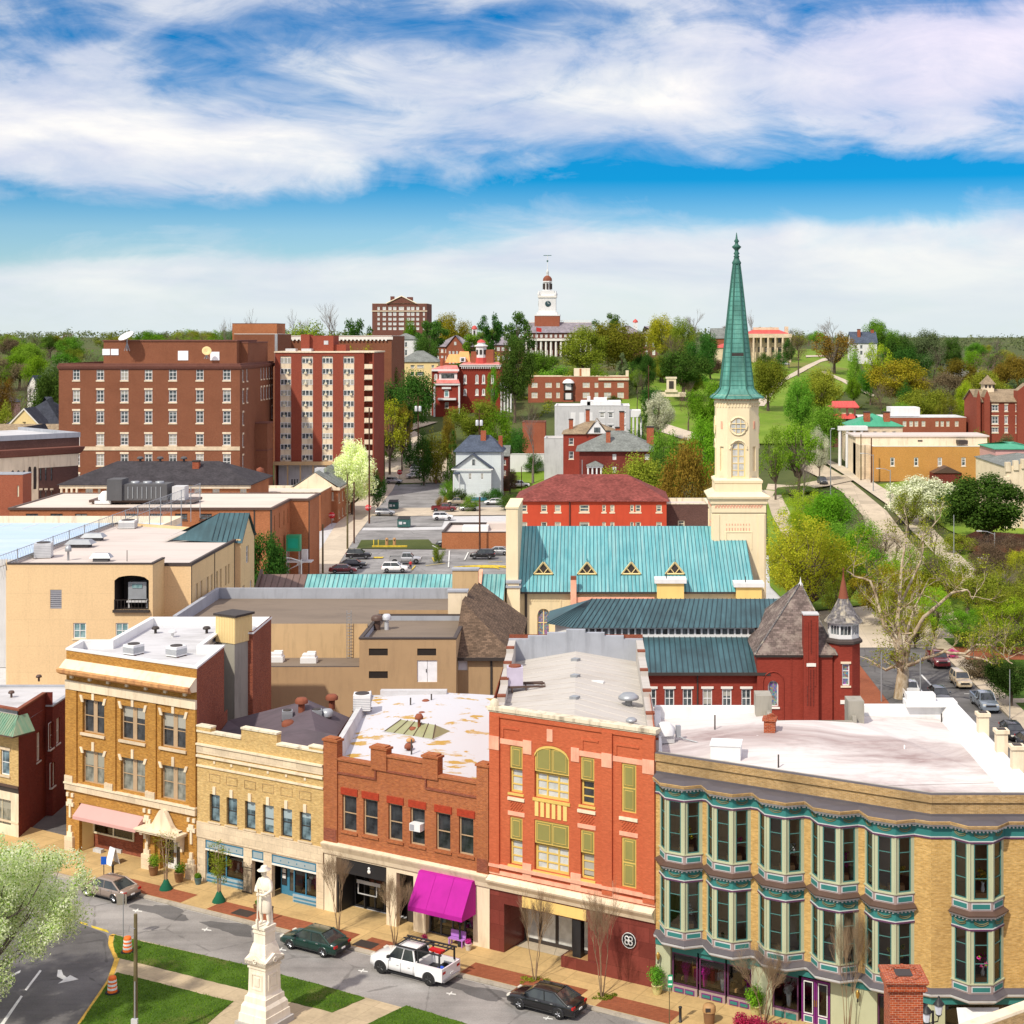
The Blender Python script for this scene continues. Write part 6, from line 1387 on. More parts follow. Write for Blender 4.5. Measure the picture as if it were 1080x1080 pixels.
 for i in rg(4):
  A_,B_=c[i],c[(i+1)%4]
  for j in rg(16):u=.35+j*(2*W0-.7)/16;b.sb(A_,B_,u,u+.2,z(536)+.0,z(536)+.25,.12,'pstone');b.sb(A_,B_,u+.15,u+.35,z(534.2),z(534.2)+.22,.12,'pstone')
  b.sb(A_,B_,.12,.9,8,z(543),.1,'cream');b.sb(A_,B_,2*W0-.9,2*W0-.12,8,z(543),.1,'cream')
  for j in rg(9):u=2*W0*.26+j*(W0*.96)/9;b.sb(A_,B_,u,u+.12,z(554.5),z(554.5)+.22,.03,'pstone');b.sb(A_,B_,u,u+.12,z(560),z(560)+.35,.03,'pstone')
  b.sb(A_,B_,2*W0*.25,2*W0*.25+.1,z(580),z(562),.06,'cream');b.sb(A_,B_,2*W0*.75-.1,2*W0*.75,z(580),z(562),.06,'cream');b.sb(A_,B_,2*W0*.25,2*W0*.75,z(562),z(561),.06,'cream')
 W1=X_(805,Zt)-X_(779.5,Zt)-.1
 sq(W1,521,508);c1=[(cx-W1,cyv-W1),(cx+W1,cyv-W1),(cx+W1,cyv+W1),(cx-W1,cyv+W1)]
 b.w.swp(c1,[(0,z(511)),(.1,z(510)),(.12,z(507.5)),(-.5,z(505))],b.mat('cream'),1)
 R=W1-.25;ch=.78;o8=[]
 for sx,sy in((-1,-1),(1,-1),(1,1),(-1,1)):
  p_=[(cx+sx*R,cyv+sy*R*(1-ch*.62)),(cx+sx*R*(1-ch*.62),cyv+sy*R)]
  if(sx,sy)in((-1,-1),(1,1)):o8+=p_
  else:o8+=p_[::-1]
 zb,zt8=z(508),z(417)
 for i in rg(8):
  A_,B_=o8[i],o8[(i+1)%8];L=(V3(B_)-V3(A_)).length
  if i%2==1:
   ww=1.75;ws=[(L/2-ww/2,L/2+ww/2,z(504.5),z(467),S('gpale','cpaint',.16,2,5,.18,near=1,arch=.85))]
   b.wl(A_,B_,zb,zt8,'cream',ws,.25)
   d=(V3(B_)-V3(A_)).normalized();n_=V3((d.y,-d.x));m_=(V3(A_)+V3(B_))/2
   for rad,zz in((1.12,z(450)),):
    ps=[(m_.x+d.x*rad*cos(t*.3927)+n_.x*.05,m_.y+d.y*rad*cos(t*.3927)+n_.y*.05,zz+rad*sin(t*.3927))for t in rg(17)];b.w.tb(ps,.11,6,b.mat('cream'),0)
    ps=[(m_.x+d.x*.9*cos(t*.3927)+n_.x*.03,m_.y+d.y*.9*cos(t*.3927)+n_.y*.03,zz+.9*sin(t*.3927))for t in rg(16)];b.w.pg(ps,b.mat('gwhite'))
    for dx in(-.3,.3):b.w.tb([(m_.x+d.x*dx+n_.x*.08,m_.y+d.y*dx+n_.y*.08,zz-.85),(m_.x+d.x*dx+n_.x*.08,m_.y+d.y*dx+n_.y*.08,zz+.85)],.05,4,b.mat('cpaint'),0)
    for dz in(-.3,.3):b.w.tb([(m_.x-d.x*.85+n_.x*.08,m_.y-d.y*.85+n_.y*.08,zz+dz),(m_.x+d.x*.85+n_.x*.08,m_.y+d.y*.85+n_.y*.08,zz+dz)],.05,4,b.mat('cpaint'),0)
   ps=[(m_.x+d.x*1.1*cos(t*.3927)+n_.x*.06,m_.y+d.y*1.1*cos(t*.3927)+n_.y*.06,z(474.5)+1.15*sin(t*.3927))for t in rg(9)];b.w.tb(ps,.1,6,b.mat('cream'),0)
  else:
   ws=[(L/2-.3,L/2+.3,z(498),z(472))];b.wl(A_,B_,zb,zt8,'cream',hls=ws,depth=.2);b.w.wq(A_,B_,L/2-.3,L/2+.3,z(498),z(472),-.2,b.mat('cream'))
   b.sb(A_,B_,L/2-.14,L/2+.14,z(453),z(445),.05,'pstone')
  b.sb(A_,B_,0,L,z(425.5),z(424),.1,'cream');b.sb(A_,B_,0,L,z(419),z(417),.14,'cream')
  nn=max(3,int(L/.38))
  for j in rg(nn):u=L*(j+.5)/nn;b.sb(A_,B_,u-.08,u+.08,z(430),z(425.5),.09,'cream');b.sb(A_,B_,u-.1,u+.1,z(422.8),z(421),.05,'pstone')
 o_=b.w.bd('tower',b.wm,s.obj)
 k=MB();zs=z(420);rows=[]
 def ring8(h,zz,rat=.515):
  q=[]
  for sx,sy in((-1,-1),(1,-1),(1,1),(-1,1)):
   p_=[(cx+sx*h,cyv+sy*h*rat,zz),(cx+sx*h*rat,cyv+sy*h,zz)]
   q+=p_ if(sx,sy)in((-1,-1),(1,1))else p_[::-1]
  return q
 px2m=Zt/F
 pf=[(27.2,421),(27.,419.5),(22,416),(18,411),(17.2,408),(14.2,380),(11.2,350),(8.2,320),(5.,290),(3.3,276)]
 kr=[ring8(h*px2m,z(y))for h,y in pf];k.grid(kr,0,0,1);k.pg(kr[0][::-1])
 for j in rg(8):
  ps=[r[j]for r in kr];k.tb(ps,[.16]+[.1]*(len(ps)-1),5,1,0)
 for y in rg(282,408,5):
  i=next(q for q in rg(len(pf)-1)if pf[q][1]>=y>=pf[q+1][1]);f_=(pf[i][1]-y)/(pf[i][1]-pf[i+1][1]);h=(pf[i][0]*(1-f_)+pf[i+1][0]*f_)*px2m+.012
  r=ring8(h,z(y));k.tb(r+[r[0]],.02,4,1,0)
 k.lt([(.55,z(277)),(.6,z(275.5)),(.42,z(273)),(.3,z(270)),(.42,z(269)),(.25,z(267.5)),(.4,z(265.5)),(.25,z(264)),(.25,z(262)),(.48,z(260)),(.62,z(258.5)),(.25,z(256)),(.2,z(254)),(.34,z(252.5)),(.15,z(250)),(.05,z(244)),(.02,z(243))],(cx,cyv,0),12,2)
 so_=s.part('spire',k,['copper_spire','codark','codark']);k=MB();k.box(cx-6.2*px2m,cx+6.6*px2m,cyv-13.*px2m*1.06,cyv-1,z(377),z(372.5));k.bd('louver','dark',so_)
 return s
CH=church()
def red_church():
 Z=140;X0,X1=X_(640,Z),X_(800,Z);s=Bld('red_brick_church','dark red brick church with dark teal roofs, slate pyramid and a conical turret','church',(X0,Z),0,0);w=X1-X0;m='cred'
 ze=10.1
 st=S('gfar','wfr',.1,2,2,near=1,sill=('wtrim',.06,.15),lintel=('wtrim',.1,.22,'flat'));ws=[]
 for xx in(687,706,725,746,766.5,787):ws.append((s.px(xx-5,730)[0],s.px(xx+5,730)[0],s.px(xx,747)[1],s.px(xx,726.5)[1],st));ws.append((s.px(xx-5,730)[0],s.px(xx+5,730)[0],3.,5.4,st))
 s.wl((0,0),(w,0),0,ze,m,ws,.15);s.sb((0,0),(w,0),s.px(735,730)[0],s.px(735,730)[0]+.12,3,ze,.08,'dark')
 xr=X_(877,Z)-X0
 twa=s.px(798,700)[0];tw1=s.px(877,700)[0];zt=s.px(800,690)[1];TY=-.6
 A,B=(twa,TY),(tw1,TY)
 s.wl((0,14),(0,0),0,ze,m);s.wl((w,0),(twa,TY),0,ze,m)
 lan=S('sglass','wfr',.1,1,1,near=1,arch=.45,sill=('wtrim',.1,.15));r=s.rct(810,821,718,745.5,(0,TY),(1,TY));l2=s.rct(810,821,756,775,(0,TY),(1,TY))
 s.wl(A,B,0,zt,m,[(r[0]-twa,r[1]-twa,r[2],r[3],lan),(l2[0]-twa,l2[1]-twa,l2[2],l2[3],lan)],.25)
 s.wl(B,(tw1,12),0,zt,m);s.wl((tw1,12),(twa,12),0,zt,m);s.wl((twa,12),A,0,zt,m)
 cA=(r[0]+r[1])/2-twa;ps=[]
 for k in rg(9):t=pi*k/8;ps.append((twa+cA-.95*cos(t),TY-.04,r[3]-.1+.95*sin(t)))
 s.w.tb([(twa+cA-.95,TY-.04,3)]+ps+[(twa+cA+.95,TY-.04,3)],.07,4,s.mat(m),0)
 for q in(s.px(833,700)[0],s.px(845,700)[0]):s.sb(A,B,q-twa,q-twa+.1,0,zt-.2,.06,m)
 s.sb(A,B,-.2,tw1-twa,zt-.12,zt+.1,.2,'dark')
 c0,c1=s.px(846,700)[0],s.px(861.5,700)[0];ct=s.px(850,646.5)[1]
 s.w.box(c0,c1,TY-.55,TY+.7,0,ct,s.mat(m));s.w.box(c0-.05,c1+.05,TY-.6,TY+.75,ct,ct+.12,s.mat('pgray'));s.w.box(c0+.25,c0+.4,TY-.62,TY-.55,9,ct-.6,s.mat(m));s.w.box(c1-.4,c1-.25,TY-.62,TY-.55,9,ct-.6,s.mat(m));s.w.box((c0+c1)/2-.03,(c0+c1)/2+.03,TY-.62,TY-.55,12,ct-.4,s.mat('drb'))
 z5=s.px(855,700)[1];s.w.box(c0+.25,c1-.25,TY-.64,TY-.5,z5,z5+.3,s.mat('wtrim'))
 for q in(.35,.62,.89):s.w.box(c0+q-.04,c0+q+.04,TY-.6,TY-.54,z5-3.6,z5-.3,s.mat('drb'))
 tx=X_(890.5,Z)-X0;ty=.6;R=(X_(910,Z)-X_(875,Z))/2-.0;n=8;zb=s.px(890,677)[1];zl=s.px(890,672)[1]
 oc=[(tx+R*cos(pi/8+k*pi/4)*1.02,ty+R*sin(pi/8+k*pi/4)*1.02)for k in rg(8)]
 tst=S('sglass','wfr',.1,1,3,near=1,lintel=('stone',.08,.2,'flat'),sill=('stone',.1,.15))
 for k in rg(8):
  a,c=oc[k],oc[(k+1)%8];L=(V3(c)-V3(a)).length;front=a[1]<ty-R*.7 and c[1]<ty-R*.7
  ws=[(L/2-.34,L/2+.34,s.px(888,721)[1],s.px(888,698)[1],tst)]if front else[]
  s.wl(a,c,0,zb,m,ws,.18)
  if front:s.sb(a,c,L/2-.5,L/2+.5,s.px(888,740)[1],s.px(888,736)[1],.08,'wtrim')
 s.done()
 def ringpts(R_,z_,N=8,r0=pi/8):return[(tx+R_*cos(r0+k*2*pi/N),ty+R_*sin(r0+k*2*pi/N),z_)for k in rg(N)]
 k=MB();k.swp([(p[0],p[1])for p in ringpts(R,0)],[(.02,zb-.15),(.25,zb),(.25,zb+.2),(0,zb+.4)],1,1);
 ob8=ringpts(R*.96,0)
 zc=s.px(890,655)[1]
 for q in rg(8):
  a,c=ob8[q],ob8[(q+1)%8];L=(V3(c)-V3(a)).length;hs=[(L*(.1+.29*j),L*(.1+.29*j)+.26*L,zb+.75,zc-.35)for j in rg(3)]
  k.wl(a[:2],c[:2],zb+.3,zc,hs,.15,0);[k.wq(a[:2],c[:2],h[0],h[1],h[2],h[3],-.15,2)for h in hs]
 s.part('turret_lantern',k,['white','redge','gfar'])
 k=MB();zq=s.px(892,632)[1];za=s.px(892,612)[1];k.lt([(R*1.18,zc-.1),(R*1.12,zc),(R*.8,zc+(zq-zc)*.28),(R*.3,zq),],(tx,ty,0),16,0);k.lt([(R*.31,zq),(R*.12,za-.2),(.12,za),(.03,za+.8),(.1,za+.9),(.01,za+1.1)],(tx,ty,0),12,1);s.part('turret_roof',k,['turret_slate','terra'])
 b=MB();y_=13;zu=s.px(700,672)[1];L0,L1=X_(640,Z)-X0,twa+1.2;yc=6.5
 zlo=Zh(672,Z+yc)
 b.pg([(-3,-.5,ze),(L1,-.5,ze),(L1,yc,zlo),(-3,yc,zlo)]);sms(b,(-3,-.5,ze),(L1,-.5,ze),(L1,yc,zlo),(-3,yc,zlo),.5,1,.07,.06);b.box(-3,L1,-.65,-.5,ze-.25,ze+.02,2);s.part('aisle_roof',b,['dteal','dseam','dark'])
 zc_=Zh(661,Z+yc);ux=X_(600,Z+yc)-X0;ux1=X_(796,Z+yc)-X0;b=MB()
 hs=[];nn=28;Lc=ux1-ux
 for j in rg(nn):u=Lc*(j+.5)/nn;hs.append((u-.23,u+.23,zlo+.25,zc_-.2))
 b.wl((ux,yc),(ux1,yc),zlo-.1,zc_,hs,.1,0);[b.wq((ux,yc),(ux1,yc),h[0],h[1],h[2],h[3],-.1,1)for h in hs]
 b.wl((ux1,yc),(ux1+4,yc),zlo-.1,zc_,(),.1,2);b.wl((ux-1.4,yc+2.),(ux,yc),zlo-.1,zc_,(),.1,0);b.wl((ux-1.4,yc+7),(ux-1.4,yc+2),0,zc_,(),.1,2);b.wl((ux-1.4,yc+2),(0,yc+.05),0,zlo,(),.1,2);b.wl((ux1+5,yc+9),(ux-1.4,yc+7),0,zc_,(),.1,2)
 s.part('clerestory',b,['white','gfar','cred'])
 b=MB();zr=Zh(631.5,Z+yc+5);e0=ux-.6;e1=X_(842,Z+yc)-X0
 b.pg([(ux+.3,yc-.5,zc_),(e1,yc-.5,zc_),(e1,yc+5,zr),(ux+2.2,yc+5,zr)]);b.pg([(e0-1.6,yc+1.6,zc_),(ux+.3,yc-.5,zc_),(ux+2.2,yc+5,zr)]);b.pg([(e0-1.6,yc+8.4,zc_),(e0-1.6,yc+1.6,zc_),(ux+2.2,yc+5,zr)]);b.pg([(e1,yc+10.5,zc_),(ux,yc+10.5,zc_),(ux+2.2,yc+5,zr),(e1,yc+5,zr)])
 sms(b,(ux+.3,yc-.5,zc_),(e1,yc-.5,zc_),(e1,yc+5,zr),(ux+2.2,yc+5,zr),.5,1,.07,.06);sms(b,(e0-1.6,yc+1.6,zc_),(ux+.3,yc-.5,zc_),(ux+2.2,yc+5,zr),(ux+2.2,yc+5,zr),.4,1,.05,.05)
 s.part('nave_roof',b,['dteal','dseam'])
 b=MB();cx=(twa+tw1)/2;zp=s.px(846,628)[1]+.3;cxp=X_(846,Z+4)-X0;q=[(twa-.3,TY-.3,zt+.1),(tw1+.4,TY-.3,zt+.1),(tw1+.4,12.3,zt+.1),(twa-.3,12.3,zt+.1)]
 for i in rg(4):b.pg([q[i],q[(i+1)%4],(cxp,5.2,zp)])
 b.lt([(.3,-.5),(.22,-.1),(.08,.1),(.01,.6)],(cxp,5.2,zp),8,1)
 for i in rg(4):b.tb([q[i],(cxp,5.2,zp)],.09,5,2,0)
 s.part('pyramid_roof',b,['slate_shingle','white','turret_slate'])
red_church()
wr=S('gfar','cfr',.16,1,2,sill=('stone',.06,.2))
s=sim('red_apartment_block','bright orange-red block with a red shingle hipped roof behind the church',545,703,529,232,13,'rstucco',[(549.5,556),(570.5,577),(585,591.5),(611,621.5),(635,639),(643.5,648),(664.5,668.5),(670,676),(692,698)],[(532.5,540),(550.5,560)],wr,'hip','red_shingle',0,3.6,ins=6)
k=MB();u=s.px(601,540)[0];k.tb([(u,-.1,3),(u,-.1,s.zt)],.1,5);s.part('downpipe',k,'dark')
sim('flat_roof_annex','low dark brick annex with a brown fascia right of the orange-red block',702,748,531,236,8,'dpb',[(715,722)],[(549,556)],wr,'flat','gravel',0)
def low_brick():
 s=Bld('low_brick_building','long low orange brick building with a pale flat roof behind the beige building','building',(X_(10,239),239),0,0);w=X_(287,239)-X_(10,239);D=12;Q=lambda X,Y:(X-s.O.x,Y-239)
 st=S('gfar','bmet',.14,2,2,sill=('bmet',.06,.15));ws=[]
 for a in(105,205,305,508,610,712,812,912):r=s.rct(a/3.857,(a+50)/3.857,541.7,548.5);ws.append((*r,st));ws.append((r[0],r[1],r[2]-4,r[3]-4,st))
 X2=X_(287,239);p1=(w,0);p2=Q(X2,252.5);p3=Q(X2+3.1,252.5);p4=Q(X2+3.1,262);zt=14
 s.wl((0,0),p1,0,zt,'obrick',ws);sl=S('dark','dark',.05,1,1)
 s.wl(p1,p2,0,zt,'obrick',[(u,u+.6,z,z+2.4,sl)for u in(1.5,5,8.5,11.5)for z in(2,6.2,10.2)]);s.wl(p2,p3,0,zt,'obrick');s.wl(p3,p4,0,zt,'obrick');s.wl(p4,(0,23),0,zt,'obrick');s.wl((0,23),(0,0),0,zt,'obrick')
 s.sb((0,0),p1,w-.3,w,0,zt-.2,.08,'dark');s.sb((0,0),p1,w-2.9,w-2.7,0,zt-.2,.08,'dark');s.sb(p3,p4,0,.25,0,zt-.2,.1,'dark');s.done()
 pth=[(0,0),p1,p2,p3,p4,(0,23)];s.flt(pth,zt-.1,'croof');s.pap(pth,zt+.05,zt-.1,'bmet',1,.3,.2,dz=.35)
 b=MB();q=Q(X_(150,247),246);b.box(q[0]-8,q[0]+9,-0+6,11,zt+.2,zt+.6,1)
 for j in rg(6):b.box(q[0]-7.5+j*3,q[0]-7.3+j*3,6,6.2,zt-.1,zt+.3,1)
 b.cbx(q[0],q[1]+.5,zt+.6,9.5,4,2.6,0);b.cbx(q[0]-3.6,q[1]-.2,zt+.6,2.4,3.5,3.4,2)
 for j in rg(8):b.cbx(q[0]-1.5+j*.75,q[1]-1.55,zt+.9,.12,.1,1.9,3)
 for j in rg(3):b.lt([(.7,0),(.7,.3),(.5,.3),(.1,.1)],(q[0]-1+j*2,q[1]+.5,zt+3.2),10,3)
 b.cbx(q[0]+6.5,q[1],zt+.6,2,2.5,2.2,4)
 o_=b.bd('cooling_unit',['dgray','bmet','dgray','gmet','pgray'],None,(s.O.x,239,0));tag(o_,'large dark cooling unit on steel rails on the long pale flat roof','cooling unit')
 k=MB();k.cbx(0,0,0,2.6,2.6,.5);k.lt([(1.2,.5),(1.1,1.2),(.5,1.9),(.01,2.)],(0,0,0),8);tag(k.bd('roof_cowl','white',None,(X_(111,246),246,zt)),'white cowl left of the large dark cooling unit','roof vent')
low_brick()
k=MB();k.cbx(0,0,6,2.2,1.6,2.6,0);k.cbx(0,-.82,6.5,1.6,.06,1.6,1)
for dx,dy in((-1,-.7),(1,-.7),(-1,.7),(1,.7)):k.cbx(dx,dy,0,.15,.15,6,2)
k.cbx(.8,0,4.2,4.4,2.2,.2,3);k.cbx(1.8,0,4.4,.9,.9,1.8,3)
for q in rg(5):k.tb([(-.9+q*.5,-.9,3.+q*.2),(1.8-q*.3,-.9,4.2)],.05,4,3)
tag(k.bd('green_hopper',['sggreen','bin_green','gmet','pgray'],None,(X_(310,248),248,0)),'bright green metal hopper on a steel stand beside the orange brick wall','hopper')
wc=S('gpale','cfr',.14,2,3,sill=('stone',.06,.18))
s=sim('black_roof_building','long brick building with a black hipped roof and cream frieze before the tall hospital',66,262,511.5,300,18,'obrick',[(90,98),(103,106),(112,120),(185,193),(205,212.6),(224,231.5),(253,260)],[(515.5,525.5)],wc,'hip','black_shingle',0,4.,ins=8,over=.8,chm=((198,.35,1.3,4.1),))
k=MB();W=s.W;k.box(-.5,W+.5,-.5,0,s.zt-.65,s.zt-.02,0)
for j in rg(4):k.lt([(.28,0),(.25,s.zt-.6)],(.1+j*1.,-.8,0),8,0)
s.part('frieze',k,'stone')
for i,x in en((148,169,194)):vt((X_(x,309),309,s.zt+s.bs+3.6),('small cowl left of centre on the black roof ridge','small cowl at the middle of the black roof ridge','small cowl right of centre on the black roof ridge')[i],'dgray',1.3,.4)
sim('link_building','low brick link with a flat roof between the black roofed range and the pedimented block',264,338,519,318,14,'obrick',[(278,284),(300,306),(316,322)],[(524,531)],wc,'flat','croof',0)
k=MB();z0=8;k.box(0,1.2,0,5,0,11.5);k.box(-.1,1.3,1,3,11.5,12.6);k.lt([(.8,0),(.8,.6),(.01,1.)],(.6,2,12.6),8);tag(k.bd('brick_fire_wall','terra',None,(X_(269,317),317,0)),'stepped red brick fire wall between the black roof and the flat link','wall')
s=sim('pediment_building','two-storey brick building with a cream pediment facing the parking lots',310,356,514,331,22,'obrick',[(329,337),(349,352)],[(519,527.5),(540,548)],wc,'gable','gsh',0,3.4,rdg='v',over=.6,sdw=(1,5,1.3,[(1.2,3.),(4.6,6.6)]))
k=MB();W=s.W;k.pg([(0,-.62,s.zt),(W,-.62,s.zt),(W/2,-.62,s.zt+3.2)],0);k.box(-.6,W+.6,-.65,0,s.zt-.6,s.zt+.05,0);k.box(W,W+.6,0,22,s.zt-.5,s.zt+.05,0);k.lt([(.5,0),(.01,.01)],(0,0,0),4);s.part('pediment',k,'stone')
k=MB();k.box(W/2-1,W/2+1,4,7,s.zt+2.5,s.zt+3.8);s.part('roof_unit',k,'lmet')
hw_=S('gfar','wfr',.16,2,3,sill=('stone',.1,.3),lintel=('stone',.08,.45,'flat'))
def hospital():
 Z=350;s=fb('brick_hospital','big seven-storey brown brick block with rows of white windows and a rooftop dish',62,253,Z,0);w=s.W;m='hbrick';zt=s.px(62,386)[1];D=35
 xs=((76.7,84.2),(101.7,109.7),(127,135.3),(152.5,160.6),(178,186.4),(206.7,214.7),(235,243.3));ys=((388.5,401),(411.5,424),(433.5,446),(457.8,469.5),(478.8,491),(500,512))
 ws=[(*s.rct(a,b_,c,e),hw_)for c,e in ys for a,b_ in xs]
 c=ccw(w,D);s.wl(c[0],c[1],0,zt,m,ws,.2)
 sd=[]
 for u in(2.5,6.5,21,24,27,30,33):
  for z0 in(30.6,25.6):sd.append((u,u+1.2,z0,z0+2.9,hw_))
 for z0 in(20.5,15.4,10.5):sd.append((2.5,3.7,z0,z0+2.8,hw_));sd.append((33,34.2,z0,z0+2.8,hw_))
 s.wl(c[1],c[2],0,zt,m,sd,.2);s.wl(c[2],c[3],0,zt,m);s.wl(c[3],c[0],0,zt,m)
 s.sb(c[0],c[1],0,w,s.px(62,475)[1],s.px(62,471)[1],.15,'cstone');s.done();s.flt(c,zt-.1,'gravel')
 b=MB();b.swp(c+[c[0]],[(.02,zt-.9),(.3,zt-.6),(.45,zt-.2),(.5,zt+.1),(.1,zt+.15),(.1,zt+.6),(-.4,zt+.6)],0,0);s.part('cornice',b,'dusky')
 b=MB();p0,p1=s.px(99,370)[0]*1.03,s.px(243,370)[0];zp=Zh(360,Z+6);b.box(p0,p1,6,26,zt-.1,zp,0);b.box(p0-.2,p1+.2,5.8,26.2,zp,zp+.3,1);b.box(p1,w-.3,9,30,zt-.1,zp-.4,0);b.box(p1-.1,w-.2,8.9,30.2,zp-.4,zp-.1,1)
 s.part('penthouse',b,[m,'dusky'])
 k=MB()
 for x0,x1,y0,y1 in((108,116,368,374.5),(117,125,368,374.5),(187.7,198.5,370,380),(221.7,231.4,371,380)):
  f=Z+5.9;k.box(X_(x0,f)-s.O.x,X_(x1,f)-s.O.x,5.85,5.99,Zh(y1,f),Zh(y0,f))
 s.part('white_panel',k,'board')
 k=MB();k.box(w-3,w+3,15,21,0,20,0);k.box(w-3,w+3.1,14.9,21.1,20,20.3,1);k.box(w+.2,w+3.05,14.9,21.1,13.5,13.8,1);s.part('annex',k,[m,'dusky'])
 k=MB();k.box(w+.6,w+1.2,D-1,D-.4,0,41.6,0);k.box(w-3,w-.6,12,16,zt,zt+3.6,1);k.box(w-4,w-.4,11.7,16.3,zt+3.6,zt+4,0);s.part('flue',k,['gmet','bmet'])
 return s
HO=hospital()
def dish(x,y,Z,r,label,m='white',tilt=-.7,az=.5):
 t=th('satellite_dish',label,'satellite dish',(X_(x,Z),Z,Zh(y,Z)));k=MB();k.lt([(.02,0),(r*.5,r*.07),(r*.85,r*.2),(r,r*.3),(r*.97,r*.33),(r*.5,r*.12),(.02,r*.05)],(0,0,0),18);d_=k.bd('bowl',[m],t,(0,0,r*.9));d_.rotation_euler=(tilt,0,az)
 k=MB();k.tb([(0,0,-r*.7),(0,0,r*.9)],.15,6);k.tb([(-.6,0,-r*.7),(0,0,r*.3)],.08,4);k.tb([(.6,0,-r*.7),(0,0,r*.3)],.08,4);k.bd('mast','gmet',t)
dish(134,364,354,1.9,'wide white satellite dish tilted on a mast at the left of the hospital roof',az=-.6,tilt=.6)
dish(218,375,354,1.1,'small beige satellite dish at the right of the hospital roof','cpaint',1.2,.3)
def apartments():
 Z=380;s=fb('apartment_tower','ten-storey red brick apartment tower with white window strips and corner balconies',290,384,Z,2.);w=s.W;zt=s.px(289,372)[1];D=18;m='tbrick';zb=s.px(289,487)[1]
 c=ccw(w,D);ws=[];y0=377.5;st=S('gfar','wfr',.1,3,1,.15)
 strips=((295.5,307),(318,330),(339.5,351),(362,373.5));hs=[]
 for a,b_ in strips:u0,u1=s.px(a,400)[0],s.px(b_,400)[0];hs.append((u0,u1,zb,zt-.8))
 s.wl(c[0],c[1],zb,zt,m,hls=hs,depth=.25)
 s.wl(c[1],c[2],zb,zt,m);s.wl(c[2],c[3],0,zt,m);s.wl(c[3],c[0],0,zt,m)
 s.wl((.5,2),(w-.5,2),0,zb,'pgray',[(u,u+2.,.8,3.2,st)for u in(3,7,11,15,19)]);s.done()
 for a,b_ in strips:
  u0,u1=s.px(a,400)[0],s.px(b_,400)[0];b=MB();b.pg([(u0,.24,zb),(u1,.24,zb),(u1,.24,zt-.8),(u0,.24,zt-.8)])
  s.part('spandrel_strip',b,'stone')
  for r in rg(10):
   z1=s.px(a,y0+r*11.38)[1];z0=s.px(a,y0+r*11.38+5.6)[1];o_=window(s.obj,(0,0),(1,0),u0+.05,u1-.05,z0,z1,st,.24)
 k=MB()
 for a,b_ in strips:
  for r in rg(10):
   if RND.random()<.75:u0,u1=s.px(a,400)[0],s.px(b_,400)[0];z0=s.px(a,y0+r*11.38+5.4)[1];u=u0+(.25 if RND.random()<.6 else.6)*(u1-u0);k.box(u,u+.6,-.25,.2,z0+.05,z0+.5)
 s.part('window_units',k,'cfr')
 b=MB();b.box(w,w+2.4,1.5,D,0,zt-.1,0);b.box(w+2.1,w+2.4,0,1.5,0,zt,0)
 for r in rg(10):z1=s.px(384,384+r*11.38)[1];b.box(w+.1,w+2.1,-.1,.1,z1-1.1,z1,1);b.box(w,w+2.1,0,1.5,z1-1.25,z1-1.1,1)
 b.box(-.2,w+2.6,-.2,D+.2,zt,zt+.35,2);s.part('balcony_stack',b,[m,'stone','stone'])
 k=MB();k.box(-.3,w+.3,-.8,2.2,zb-.8,zb+.05,0)
 for j in rg(8):k.box(j*w/7-.15,j*w/7+.15,-.3,.1,0,zb-.8,0)
 s.part('canopy',k,'tanl')
 k=MB();q0,q1=s.px(318,360)[0],s.px(347,360)[0];k.box(q0,q1,6,14,zt,zt+4.3,0);k.box(q0-1.2,q0+1,5,10,zt,zt+4.6,0);k.box(q1,q1+3,7,13,zt,zt+2,0);k.box(q0+4.5,q0+5.6,5.9,6,zt+2,zt+3,1);k.box(2,4.5,3,6,zt+.3,zt+1,1);k.box(6,8.5,3,6,zt+.3,zt+1,1);s.part('roof_house',k,[m,'lmet'])
apartments()
s=sim('brown_office_block','wide plain brown brick block with a pale cornice behind the apartment tower',288,413,354,470,30,'hbrick',roof='flat',rm='gravel',cop='wtrim',bs=4)
k=MB();k.box(-.4,s.W+.4,-.4,0,s.zt-1.2,s.zt-.3)
for j in rg(int(s.W/1.2)):k.box(j*1.2,j*1.2+.5,-.55,-.4,s.zt-1.6,s.zt-1.2)
s.part('cornice',k,'wtrim')
s=sim('brown_office_block','plain brown brick block rising behind the right end of the hospital',247,292,352,440,20,'hbrick',roof='flat',cop='wtrim',bs=4)
s=sim('brick_penthouse','orange-brown windowless brick block topping the roofs behind the hospital',245,292,341,462,12,'obrick',roof='flat',cop='dusky',bs=4)
